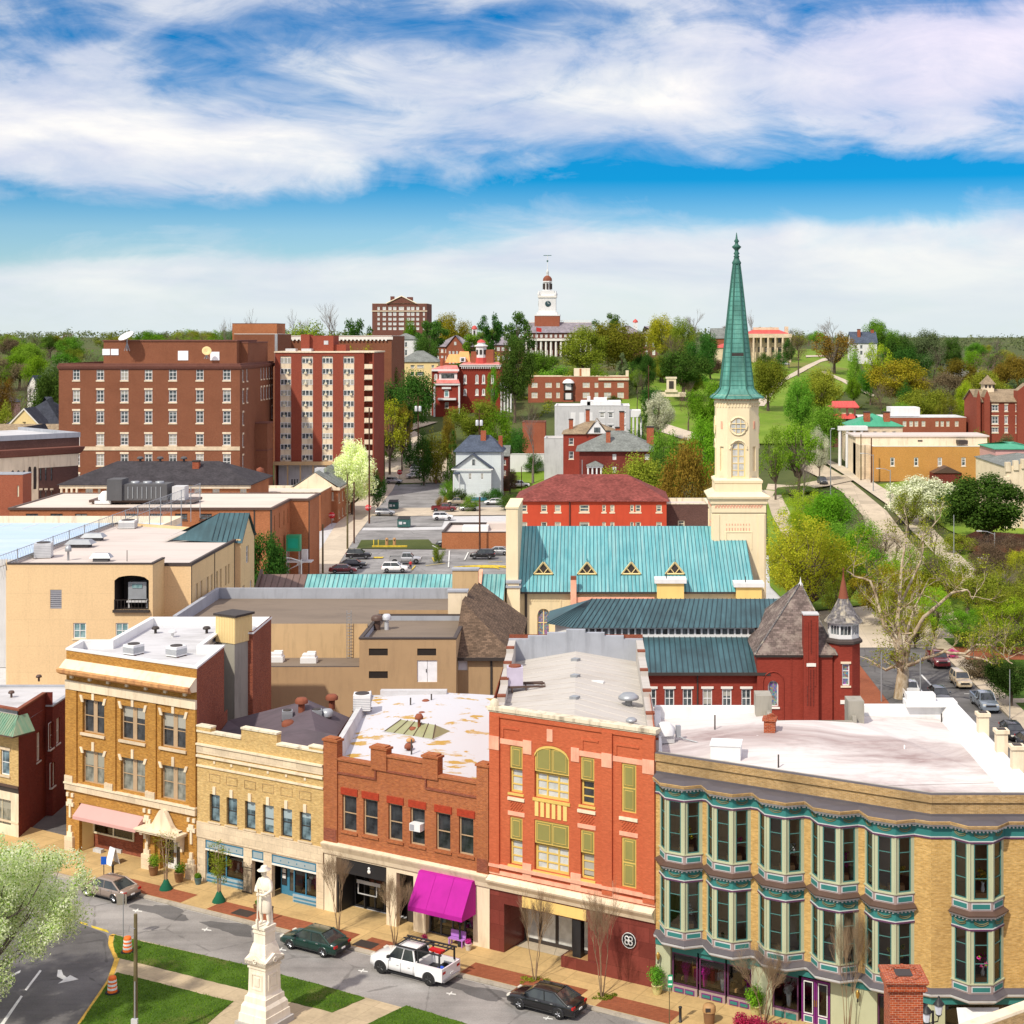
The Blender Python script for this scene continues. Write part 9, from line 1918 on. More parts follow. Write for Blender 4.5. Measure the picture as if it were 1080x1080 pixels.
TL=[(38,374,34,700,'r:1','lfi','lime green tree at the far left above the dark roofs'),(54,384,40,470,'r:2','lfd','dense dark green tree against the left side of the hospital'),(22,392,40,520,'h:1','lfn','leafless grayish tree left of the dense dark one'),(2,392,26,540,'r:3','lfr','reddish budding tree cut by the left edge'),(8,420,24,480,'u:1','lfo','low olive bush tree beside the pink house'),(50,428,10,440,'r:1','lfm','small green tree squeezed between white house and hospital'),(330,337,56,560,'r:2','lfo','wide olive tree above the brown roofs behind the apartment tower'),(375,333,38,560,'p:1','lfd','dark pine group left of the skyline hotel'),(270,323,34,640,'b:1','','broad bare tree on the skyline above the orange penthouse'),(352,316,36,640,'b:2','','largest bare tree on the skyline, left of the hotel'),(316,325,28,640,'b:3','','bare tree on the skyline between its two larger bare neighbours'),(241,334,18,640,'b:4','','small bare tree on the skyline over the hospital dish'),(382,354,44,425,'r:3','lfy','rounded yellow-green tree over the end of the apartment tower'),(405,372,34,480,'r:1','lfd','dark tree right of the yellow-green one beside the apartment tower'),(404,398,26,450,'h:2','lfn','thin brown tree just right of the balconies'),(432,387,52,455,'r:2','lfd','big dark green tree left of the red mansion'),(411,418,38,420,'l:1','lfy','yellow and rust budding tree below the big dark tree'),(424,420,22,425,'l:2','lfr','rust coloured half of the budding pair below the big dark tree'),(372,459,46,345,'d:1','lfl','pale blossoming tree before the apartment tower ground floor'),(398,489,16,350,'u:2','lfd','dark bush at the foot of the pale blossoming tree'),(259,497,16,330,'l:3','lfl','narrow blossoming tree between the hospital and the tower'),(455,330,32,620,'p:2','lfd','dark pines between the hotel and the gabled school'),(478,325,34,690,'r:3','lfy','yellow-green treetop over the gabled school'),(432,336,16,660,'r:1','lfb','bright little tree before the skyline hotel'),(449,351,24,600,'r:2','lfd','dark tree left of the gabled school'),(519,324,26,640,'p:3','lfd','tall pine right of the gabled school'),(545,326,34,600,'p:1','lfd','tallest pine left of the clock tower'),(500,346,26,610,'p:2','lfm','pine over the lantern tower of the red mansion'),(543,356,38,500,'r:1','lfd','dark tree mass at the right flank of the red mansion'),(512,362,44,570,'u:3','lfy','yellow-green ivy mound behind the mansion lantern'),(521,384,18,500,'l:1','lfb','thin fresh green tree in front of the red mansion'),(500,417,52,455,'r:3','lfo','broad olive tree below the red mansion'),(530,426,36,440,'u:1','lfb','bright green bush mass below the red mansion'),(556,420,28,460,'h:1','lfn','brown twiggy tree left of the brick apartment block'),(545,444,22,425,'u:2','lfd','dark bush behind the blue timber house'),(562,434,28,405,'b:2','','leafless tree right of the blue timber house'),(472,438,16,415,'r:1','lfr','small orange tree at the end of the back street'),(460,446,34,408,'u:3','lfo','large shrub group left of the orange tree'),(447,449,24,405,'u:1','lfd','dark shrub at the bend of the back street'),(478,452,20,404,'c:1','lfd','dark cypress behind the blue timber house lot'),(568,368,36,600,'r:2','lfm','round green tree below the clock hall columns'),(590,380,40,570,'u:2','lfm','green shrubbery left above the brick apartment block'),(615,343,50,600,'r:1','lfo','left of the two great olive oaks in front of the clock hall'),(655,333,58,610,'r:3','lfo','right and larger of the two great olive oaks'),(640,325,30,700,'p:3','lfd','dark flat-topped pine behind the great oaks'),(632,378,30,560,'u:3','lfb','bright green hedge behind the brick apartment roof boxes'),(656,371,26,565,'c:2','lfh','bluish spruce right of the bright green hedge'),(603,384,26,558,'u:1','lfo','olive shrub behind the brick apartment block'),(698,330,34,650,'r:2','lfy','yellow-green tree right of the narrow brick wing'),(718,334,28,640,'r:1','lfo','olive tree beside the bare tree left of the spire'),(732,325,24,690,'b:3','','bare tree on the skyline left of the spire'),(712,350,34,600,'h:2','lfn','brownish budding tree left of the spire'),(740,345,32,590,'r:3','lfd','dark tree right behind the budding brown one'),(720,366,50,540,'r:2','lfd','wide dark tree over the white monument'),(672,388,22,500,'h:1','lfh','pale gray shrub tree right of the brick apartment block'),(682,372,20,560,'r:1','lfd','dark evergreen left of the wide dark tree'),(688,402,30,500,'u:2','lfd','dark laurel bank left of the white monument'),(746,394,42,440,'r:3','lfb','bright green rounded tree directly left of the spire base'),(726,400,20,470,'h:2','lfn','small purple-brown tree right of the white monument'),(695,411,34,450,'f:1','lfw','white flowering tree right of the gray villa'),(679,420,22,430,'c:1','lfd','dark conifer beside the white flowering tree'),(668,446,24,420,'u:3','lfd','dark shrub right of the gray villa porch'),(669,476,60,300,'r:2','lfo','olive green tree before the slate roofed red house'),(724,462,58,255,'r:1','lfr','large rust-brown tree at the left of the church tower'),(708,446,40,330,'r:3','lfm','green tree behind the rust-brown tree'),(741,434,34,330,'r:2','lfb','light green tree close behind the church tower'),(694,474,22,320,'r:1','lfd','dark tree between the olive and the rust-brown trees'),(810,373,40,520,'r:3','lfo','rounded olive tree right of the spire'),(794,325,16,720,'b:1','','bare tree on the skyline touching the spire'),(842,346,28,640,'h:1','lfn','brown twiggy tree right of the cream mansion'),(820,368,18,660,'u:1','lfd','clipped dark bush before the cream mansion'),(806,368,14,660,'u:2','lfd','second dark bush before the cream mansion, nearer its door'),(832,356,14,670,'r:1','lfd','dark tree at the right corner of the cream mansion'),(866,386,42,480,'r:2','lfo','shadowy olive tree below the winding hillside path'),(845,396,34,440,'r:1','lfm','green tree right of the hillside steps'),(868,420,40,400,'r:3','lfm','leafy tree above the red porch roofs'),(842,440,46,350,'l:2','lfb','open branched bright green park tree right of the tower'),(818,446,34,345,'l:1','lfm','park tree partly hidden by the church tower'),(847,484,26,318,'b:4','','leafless young tree beside the boulevard'),(878,333,36,720,'b:1','','tall bare tree on the right skyline'),(880,345,46,660,'l:3','lfr','rusty green tree left of the white hill house'),(925,335,28,740,'r:2','lfm','green tree behind the white hill house roof'),(943,348,24,700,'r:1','lfb','bright tree right of the white hill house'),(924,360,32,620,'l:1','lfi','lime coloured tree before the white hill house'),(878,362,14,580,'b:2','','slender bare tree on the hillside lawn'),(951,347,34,640,'r:3','lfd','tall dark evergreen right of the white hill house'),(978,346,36,680,'r:2','lfh','gray-green tree on the right skyline'),(1004,355,26,700,'r:1','lfd','dark rounded treetop on the right skyline'),(1025,366,20,680,'r:3','lfb','bright green treetop over the gray roof on the right'),(1046,366,42,640,'h:2','lfn','gray-brown bare wood at the right skyline'),(1050,354,18,760,'b:3','','spindly bare tree at the far right skyline'),(1068,372,36,560,'r:2','lfr','rust and green tree at the right edge below the skyline'),(950,378,62,540,'r:1','lfy','large golden green tree in the middle of the right hillside'),(918,386,24,560,'r:3','lfm','green tree left of the large golden one'),(930,402,36,500,'h:1','lfn','purple-brown leafless tree under the large golden one'),(900,397,16,540,'r:2','lfb','small bright green tree on the hillside lawn'),(953,395,22,520,'u:3','lfd','dark green tree low inside the golden one'),(975,406,56,480,'r:3','lfo','broad olive tree behind the brown apartments'),(1019,401,24,500,'r:1','lfi','upright lime tree left of the red brick school'),(986,362,34,600,'h:2','lfh','hazy gray-green tree on the right hillside'),(960,364,36,600,'r:2','lfd','dark tree right of the tall evergreen'),(1010,378,40,590,'r:1','lfr','rusty tree below the gray hill roof'),(1040,388,38,520,'r:2','lfo','olive tree behind the red brick school'),(1000,412,26,460,'l:2','lfo','thin olive tree left of the hidden cottage'),(900,362,16,600,'u:1','lfm','round shrub at the corner of the white hill house'),(864,446,20,370,'f:2','lfw','small white flowering tree beside the red porch'),(1062,452,20,400,'u:2','lfh','blue-green shrub before the red brick school'),(1030,448,22,405,'u:3','lfm','green shrub at the corner of the brown apartments'),(1039,492,84,290,'d:2','lfd','big glossy dark magnolia in front of the stone church'),(974,499,70,312,'d:1','lfw','large cream blossoming tree left of the magnolia'),(958,512,34,300,'l:3','lfo','sparse olive tree against the cream blossoms'),(876,514,52,280,'r:2','lfb','vivid green tree in the boulevard median'),(905,534,38,262,'h:1','lfh','dull budding tree right of the vivid green one'),(914,549,42,250,'r:1','lfb','second vivid green tree, nearer the camera'),(852,530,104,222,'w:3','lfy','large airy yellow-green tree behind the pyramid roof'),(928,556,50,240,'h:2','lfn','brown leafless tree behind the sycamore'),(893,570,40,225,'w:2','lfo','olive tree behind the conical turret'),(936,590,70,215,'w:2','lfy','yellow budding tree behind the sycamore trunk'),(1000,575,80,225,'h:1','lfo','tangled budding trees right of the sycamore'),(1052,592,56,215,'b:1','','dark leafless tree before the street lamp at the right'),(985,615,50,206,'w:1','lfi','lime budding tree right behind the sycamore'),(1020,640,60,200,'w:1','lfb','fresh green tree on the park corner'),(1066,625,64,195,'w:2','lfi','bright lime tree at the right edge over the park'),(1048,655,70,186,'h:2','lfo','twiggy olive thicket in the park'),(1066,690,50,168,'r:3','leaf_shrub','dark green shrub tree at the right edge beside the street'),(1030,690,46,182,'u:1','lfn','low brown shrubs on the park mulch'),(1005,682,12,193,'u:2','ppink','bright pink azalea on the park corner'),(836,560,60,232,'w:1','lfy','airy yellow tree against the right side of the church tower'),(958,570,60,232,'w:3','lfi','lime tree in the median behind the sycamore'),(985,545,50,262,'h:1','lfo','budding gray-green tree below the cream blossoming tree'),(915,575,46,236,'l:1','lfb','small vivid tree over the turret tip'),(1000,600,56,240,'w:2','lfy','yellowish tree by the upper end of the right street'),(1030,612,60,226,'h:2','lfn','brownish twiggy tree between the sycamore and the right edge'),(965,640,40,200,'w:1','lfy','thin yellow tree right behind the sycamore fork'),(1075,600,50,222,'h:1','lfo','olive budding tree at the right edge below the stone church'),(880,600,34,214,'l:3','lfo','low olive tree left of the turret cone'),(940,615,44,210,'w:3','lfo','olive tree filling the gap between turret and sycamore'),(890,545,44,255,'r:3','lfm','mid green tree between the two vivid ones in the median'),(945,560,40,262,'h:2','lfo','gray-green budding tree over the boulevard'),(1012,560,34,280,'u:2','lfo','round shrub left of the magnolia trunk'),(975,600,50,232,'l:2','lfy','loose yellow tree behind the upper sycamore limbs'),(280,549,46,205,'d:3','lfd','dark green cedar between the beige building and the brick wall'),]
for q in TL:
 nm='pine_tree' if q[4].startswith('p:')else('bare_tree' if q[4].startswith('b:')else('shrub' if q[4].startswith('u:')else 'tree'))
 tree(*q[:4],q[4],q[5]or 'lfm',q[6],name=nm,brk='bkgray' if q[4].startswith('b:')else 'bkb',cat='shrub' if nm=='shrub' else 'tree')
for i,(x,yt,w,Z,m,nm)in en(((473,505,18,372,'lfm','round green bush at the left front of the blue timber house'),(483,512,20,364,'lfd','dark bush below the steps of the blue timber house'),(465,520,12,355,'lfr','brown dry bush left of the blue timber house garden'),(498,520,22,352,'lfm','clipped hedge piece before the tan pickup'),(520,512,22,366,'lfd','dark bush at the right front of the blue timber house'),(540,518,30,352,'lfd','long dark hedge before the orange-red block'),(556,512,20,358,'lfm','green bush at the right end of the dark hedge'),(538,490,18,385,'lfn','bare brown bush right of the blue timber house'),(463,572,14,274,'lfo','small shrub at the corner of the low brick shed'),(600,500,22,345,'lfd','dark shrub left of the slate roofed house porch'),(611,506,20,330,'lfm','green shrub in front of the slate roofed house'),(432,455,18,430,'lfd','dark shrub at the top of the back street'),(412,452,26,440,'lfm','green hedge by the concrete wall at the top of the lots'))):
 tree(x,yt,w,Z,'u:%d'%(i%3+1),m,nm,name='shrub',cat='shrub')
def wd(n,x0,x1,Z0,Z1,kinds,mts,label,grp,hh=(9,16),wf=(.8,1.1),seed=5,gapx=None,ok=None):
 r=random.Random(seed)
 for i in rg(n):
  Z=Z0+(Z1-Z0)*(i+r.random())/n;x=r.un(x0,x1)
  if ok and not ok(x,Z):continue
  X=X_(x,Z);h=r.un(*hh);yt=CY+(H-(T(X,Z)+h))*F/Z;tree(x,yt,h*r.un(*wf)*F/Z,Z,r.choice(kinds),r.choice(mts),label,grp=grp)
mx=['lfm','lfd','lfo','lfh','lfn','lfm','lfb','lfo']
kk=['r:1','r:2','r:3','h:1','h:2','l:1']
wd(95,-60,300,600,1300,kk,mx,'one of the mixed trees in the wood behind the hospital on the left','trees in the wood behind the hospital',(14,21),seed=3,ok=lambda x,Z:not(20<x<45 and Z<640))
wd(8,-40,70,500,600,kk,mx,'one of the trees around the far left houses','trees around the far left houses',(9,13),seed=8,ok=lambda x,Z:x>42 or x<-12)
wd(30,380,700,655,1000,kk,['lfm','lfd','lfo','lfm','lfb'],'one of the trees along the hilltop behind the clock tower hall','trees along the hilltop',(8,12),seed=4,ok=lambda x,Z:not(545<x<632 and Z<760)and not(452<x<506 and Z<670)and not(390<x<455 and Z<850)and not(674<x<697 and Z<720))
wd(26,690,1140,740,1100,kk,mx,'one of the trees along the right hilltop skyline','trees along the right skyline',(9,14),seed=6,ok=lambda x,Z:not(748<x<836 and Z<760))
wd(84,840,1140,465,735,kk,mx,'one of the crowded trees on the wooded right hillside','trees on the right hillside',(10,15),seed=9,ok=lambda x,Z:x>935-(Z-470)*.1 and not(890<x<930 and Z>700)and not(998<x<1034 and 540<Z<720)and x not in rg(0))
wd(20,655,770,545,660,kk,['lfm','lfd','lfo','lfn'],'one of the trees on the slope left of the spire','trees on the slope left of the spire',(8,12),seed=12,ok=lambda x,Z:not(672<x<700 and Z>640)and not(750<x))
wd(22,400,560,545,640,kk,['lfd','lfm','lfd','lfo'],'one of the trees between the mansion and the hilltop halls','trees behind the red mansion',(8,12),seed=13,ok=lambda x,Z:not(455<x<503 and Z>600)and not(418<x<464 and Z<580)and not(410<x<442 and Z>620))
wd(14,560,700,410,530,['u:1','u:2','r:1'],['lfd','lfm','lfo'],'one of the garden trees around the gray villa','garden trees around the gray villa',(4,7),seed=15,ok=lambda x,Z:not(572<x<680 and 400<Z<450))
bl=[]
for i in rg(1400):
 Y=ru(1250,3200);c=ru(-700,1700);X=X_(c,Y);bl.append((X,Y,T(X,Y)+ru(2,9),ru(6,11)))
me=lm(42000,bl,1.5,77,name='far_wood',flatten=.7);am(me,'lfh');o=mko('far_wood',me);o['kind']='stuff';o['label']='far-off wooded plain merging on the horizon'
bl=[]
for i in rg(700):
 Z=ru(440,740);c=ru(-80,1160);X=X_(c,Z)
 if 640<c<900 and Z>0:continue
 if 395<c<560 and Z<500:continue
 bl.append((X,Z,T(X,Z)+.3,ru(1.2,2.6)))
me=lm(26000,bl,.35,78,name='undergrowth',flatten=.6);am(me,'lfo');o=mko('undergrowth',me);o['kind']='stuff';o['label']='scrub and undergrowth between the houses on the hillside'
wd(18,838,985,226,330,['w:1','w:3','l:1','h:1','r:1'],['lfy','lfi','lfb','lfo','lfm'],'one of the airy spring trees lining the boulevard right of the church tower','trees lining the boulevard',(8,13),seed=31,ok=lambda x,Z:not(x>905-(Z-226)*.45 and x<962-(Z-226)*.5)and x<935 and not(x>862 and Z>268))
wd(14,985,1110,200,262,['w:1','w:2','h:2','l:2'],['lfy','lfi','lfo','lfn'],'one of the budding trees in the park at the right edge','budding trees in the park',(6,9),seed=33)
def sycamore():
 Zs=172.;t=th('sycamore_tree','large pale barked sycamore with sweeping bare limbs beside the right street','tree',(X_(949,Zs),Zs,0));r=random.Random(5);b=MB();O=V3((X_(949,Zs),Zs,0));tips=[]
 def W(x,y,dy=0):p=P(x,y,Zs+dy);return p-O
 def lb(px,r0,r1,n=7):
  ps=[W(*q)for q in px];fine=[]
  for i in rg(len(ps)-1):
   for k in rg(3):fine.append(ps[i].lerp(ps[i+1],k/3)+V3((r.un(-.08,.08),)*3))
  fine.append(ps[-1]);m_=len(fine)-1;b.tb(fine,[(r0+(r1-r0)*i/m_)*(.95 if r0>.8 else.74)for i in rg(m_+1)],n,0,0)
  def sub(p,d,L,rad,lv):
   q=[p]
   for i in rg(3):d=(d+V3((r.un(-.35,.35),r.un(-.35,.35),r.un(-.15,.35)))).normalized();q.append(q[-1]+d*L/3)
   b.tb(q,[rad,rad*.8,rad*.6,rad*.35],4,0,0);tips.append(q[-1])
   if lv:
    for _ in rg(3):sub(q[r.choice((1,2,3))],(d+V3((r.un(-1,1),r.un(-1,1),r.un(-.3,.9)))).normalized(),L*.65,rad*.55,lv-1)
  for i in rg(3,len(fine)):
   if r.random()<.62:sub(fine[i],V3((r.un(-1,1),r.un(-1,1),r.un(-.1,1))).normalized(),r.un(1.4,3.2),max(.05,(r0+(r1-r0)*i/m_)*.35),2)
 lb([(949,741,0),(951,722,0),(953,706,0),(952,698,0)],.85,.62,9)
 lb([(952,702,0),(950,680,-1),(947,655,-1),(949,625,0),(952,590,1),(956,562,2)],.5,.12)
 lb([(951,703,0),(943,672,2),(932,660,2),(925,632,3),(918,612,3),(905,609,4),(893,602,4)],.36,.09)
 lb([(954,702,0),(960,675,-1),(975,650,-2),(990,638,-3),(1004,625,-3),(1020,622,-4),(1026,632,-4)],.42,.09)
 lb([(955,703,0),(975,695,-3),(995,688,-4),(1020,692,-5),(1040,697,-6),(1048,700,-6)],.3,.08)
 lb([(995,688,-4),(1018,690,-6),(1030,680,-6),(1045,680,-7),(1058,692,-7),(1068,700,-8)],.24,.07)
 lb([(950,700,0),(935,706,3),(922,700,4),(912,694,5)],.28,.08)
 lb([(949,640,0),(960,615,3),(972,590,4),(975,565,5),(992,545,6)],.24,.06)
 lb([(953,700,0),(958,660,4),(965,640,6),(980,610,8)],.3,.06)
 b.bd('trunk','bark_pale',t)
 me=lm(5200,[(p.x,p.y,p.z,r.un(.35,.9))for p in tips],.13,9,name='young_leaves');am(me,'lfo');ist(me,'young_leaves',t)
sycamore()
def blossom():
 O=V3((X_(-34,90),90,0));t=th('blossom_tree','large white blossoming tree overhanging the left edge of the street','tree',O);r=random.Random(21);bl=[]
 def W(x,y,Z):return P(x,y,Z)-O
 for i in rg(230):
  a=r.un(0,6.28);u=r.un(-1,1);q=r.random()**.5;x=-24+128*cos(a)*sqrt(1-u*u)*q;y=946-66*u*q;Z=90+4.5*sin(a)*q
  if(y>985 and x>45):continue
  p=W(x,y,Z);bl.append((p.x,p.y,p.z,r.un(.5,.95)))
 for x,y in((3,1020),(6,1032),(0,1045),(10,1010),(88,925),(95,935),(80,905)):p=W(x,y,89);bl.append((p.x,p.y,p.z,.6))
 me=lm(62000,bl,.075,22,.3,name='blossom');am(me,'lfl');ist(me,'crown',t)
 me=lm(15000,bl,.06,23,.3,name='fresh_leaves');am(me,'lfb');ist(me,'fresh_leaves',t)
 b=MB();b.tb([(0,0,-.1),(0,0,.6),(-.3,.1,2.2)],[.32,.24,.2],9,0,0)
 for q in r.sample(bl,46):limb(b,(-.3,.1,2.),q[:3],.1,.02,r,5,.05,6)
 b.bd('trunk','bkgray',t)
blossom()
def myr(x,y,ytp,wpx,seed,label,stm=4,lv=5):
 p=G(x,y,.13);h=Zh(ytp,p.y)-.13;t=th('street_tree',label,'tree',(p.x,p.y,.13),seed,'bare street trees along the sidewalk');m=barem(seed*31,.62,.17,.018,lv,4,1.,1,stm);me=m.mesh('branches','bark_myrtle');e=max(max(abs(v.co.x),abs(v.co.y))for v in me.vertices);tp=max(v.co.z for v in me.vertices);o=ist(me,'branches',t);w=wpx*p.y/F;o.scale=(w/2/e,w/2/e,h/tp)
myr(564,1034,926,52,1,'bare vase-shaped street tree in front of the granite shopfront',3);myr(635,1051,922,58,2,'bare many-stemmed street tree before the granite planter',4);myr(357,983,892,46,3,'bare street tree between the cream shops and the black fascia');myr(416,997,916,52,4,'bare twiggy street tree left of the magenta awning')
myr(806,1081,985,82,5,'bare street tree before the purple shopfront of the bay building');myr(893,1099,948,60,6,'bare street tree in front of the purple double door')
for x,y in((564,1034),(635,1051)):
 p=G(x,y,.14);me=lm(900,[(ru(-.8,.8),ru(-.45,.45),.03,.22)for _ in rg(20)],.05,int(x),name='tree_pit_grass',flatten=.4);am(me,'lfo');o=mko('tree_pit_grass',me);o.location=(p.x,p.y,.14);o['kind']='stuff';o['label']='weeds at the foot of a street tree'
def sapling(x,y,ytp,seed,leafy,label):
 p=G(x,y,.13);h=Zh(ytp,p.y)-.13;t=th('sapling',label,'tree',(p.x,p.y,.13),seed,'young trees in green watering bags');r=random.Random(seed);b=MB();tips=[]
 for s in rg(3):
  a=s*2.1;q=[(cos(a)*.08,sin(a)*.08,0),(cos(a)*.15,sin(a)*.15,h*.5),(cos(a)*.4,sin(a)*.3,h)];b.tb(q,[.05,.04,.015],5,0,0)
  for k in rg(14):f=r.un(.35,1);z=h*f;e=(cos(a)*(.1+.3*f)+r.un(-.5,.5),sin(a)*(.1+.25*f)+r.un(-.5,.5),z+r.un(.1,.6));b.tb([(cos(a)*(.08+.3*f*f),sin(a)*(.08+.2*f*f),z),e],[.018,.006],3,0,0);tips.append(e)
 b.bd('stems','bark_tan',t)
 me=lm(leafy,[(*e,.3)for e in tips],.045,seed,name='leaves');am(me,'lfo');ist(me,'leaves',t)
 k=MB();k.lt([(.5,0),(.48,.12),(.28,.45),(.16,.72),(.1,.75)],(0,0,0),9);k.bd('watering_bag','mesh_green',t)
sapling(175,938,882,3,700,'thin sapling in a green bag before the entrance hood');sapling(231,951,893,7,2600,'leafy sapling in a green bag before the left blue shop')
#  vehicles
def loft_body(st,w,zb,m=0):
 b=MB();rows=[]
 for x,zt,wf,zl in st:
  hw=w/2*wf;z0=zl;half=[(hw*.8,z0),(hw*.97,z0+.1),(hw,z0+(zt-z0)*.42),(hw*.985,z0+(zt-z0)*.74),(hw*.93,zt-.045),(hw*.82,zt),(0,zt+.025)]
  rows.append([(x,-y,z)for y,z in half]+[(x,y,z)for y,z in half[-2::-1]])
 b.grid(rows,m,1,0,1);b.pg(rows[0],m);b.pg(rows[-1][::-1],m)
 b.pg([r[0]for r in rows]+[r[-1]for r in rows][::-1],1)
 return b
def cabin(xs,zs,w0,w1):
 (a,f,r,e),(z0,z1)=xs,zs;b=MB();roof=MB();pil=MB();c=.06
 lo=[(a,-w0),(a-c*.0,-w0*.5),(a,w0*.5),(a,w0),(e,w0),(e,-w0)];lo=[(a,-w0),(a,w0),(e,w0),(e,-w0)];hi=[(f,-w1),(f,w1),(r,w1),(r,-w1)]
 b.pg([(x,y,z0)for x,y in lo][::-1])
 for i in rg(4):j=(i+1)%4;b.pg([(lo[i][0],lo[i][1],z0),(lo[j][0],lo[j][1],z0),(hi[j][0],hi[j][1],z1),(hi[i][0],hi[i][1],z1)][::-1])
 n=5;rows=[]
 for i in rg(n+1):
  x=(f+.05)+((r-.05)-(f+.05))*i/n;bul=.035*sin(pi*i/n);rows.append([(x,-w1-.01,z1-.02),(x,-w1*.86,z1+.03+bul*.5),(x,0,z1+.045+bul),(x,w1*.86,z1+.03+bul*.5),(x,w1+.01,z1-.02)])
 roof.grid(rows,0,1,0,1);roof.pg([(f+.05,-w1,z1-.02),(f+.05,w1,z1-.02),(f+.05,w1*.86,z1+.03),(f+.05,0,z1+.045),(f+.05,-w1*.86,z1+.03)]);roof.pg([(r-.05,-w1,z1-.02),(r-.05,w1,z1-.02),(r-.05,w1*.86,z1+.03),(r-.05,0,z1+.045),(r-.05,-w1*.86,z1+.03)][::-1])
 for s in(-1,1):
  for(x0,x1,rr)in((a,f,.045),(e,r,.07)):roof.tb([(x0,s*w0*.99,z0-.02),(x1,s*w1,z1)],rr,5,0)
  m=(a+e)/2-.05;m1=f+(r-f)*.48;roof.tb([(m,s*(w0+.0),z0),(m1,s*(w1+.005),z1)],.035,4,0);roof.tb([(f,s*w1,z1),(r,s*w1,z1)],.035,5,0)
 return b,roof
def wheelset(t,xs,w,r=.32,rim='rim',arch=1):
 key=('wheel',r,rim)
 if key not in WC:
  k=MB();k.lt([(r*.6,-.1),(r*.92,-.1),(r,-.06),(r,.06),(r*.92,.1),(r*.6,.1)],(0,0,0),18);m=MB();m.lt([(r*.64,-.09),(r*.64,.085),(r*.55,.1),(r*.5,.07),(r*.14,.06),(r*.12,.09),(.005,.09)],(0,0,0),18)
  for q in rg(5):a=q*1.2566;m.tb([(cos(a)*r*.1,sin(a)*r*.1,.09),(cos(a)*r*.56,sin(a)*r*.56,.095)],.035,4,0)
  WC[key]=(k.mesh('wheel','tyre'),m.mesh('rim',[rim]))
 a,c=WC[key]
 for x in xs:
  for s in(-1,1):
   o=ist(a,'wheel',t,(x,s*(w/2-.09),r));o.rotation_euler=(radians(-90*s),0,0);ist(c,'rim',o)
def arches(b,xs,w,r,m):
 for x in xs:
  for s in(-1,1):
   ps=[(x+r*1.2*cos(a),s*(w/2+.004),r*.95+r*1.2*sin(a))for a in[pi*i/10 for i in rg(11)]]+[(x-r*1.2,s*(w/2+.004),.24),(x+r*1.2,s*(w/2+.004),.24)]
   b.pg(ps if s<0 else ps[::-1],m)
   rim=[(x+r*1.24*cos(a),s*(w/2+.0),r*.95+r*1.24*sin(a))for a in[pi*i/10 for i in rg(11)]];b.tb(rim,.025,4,0,0)
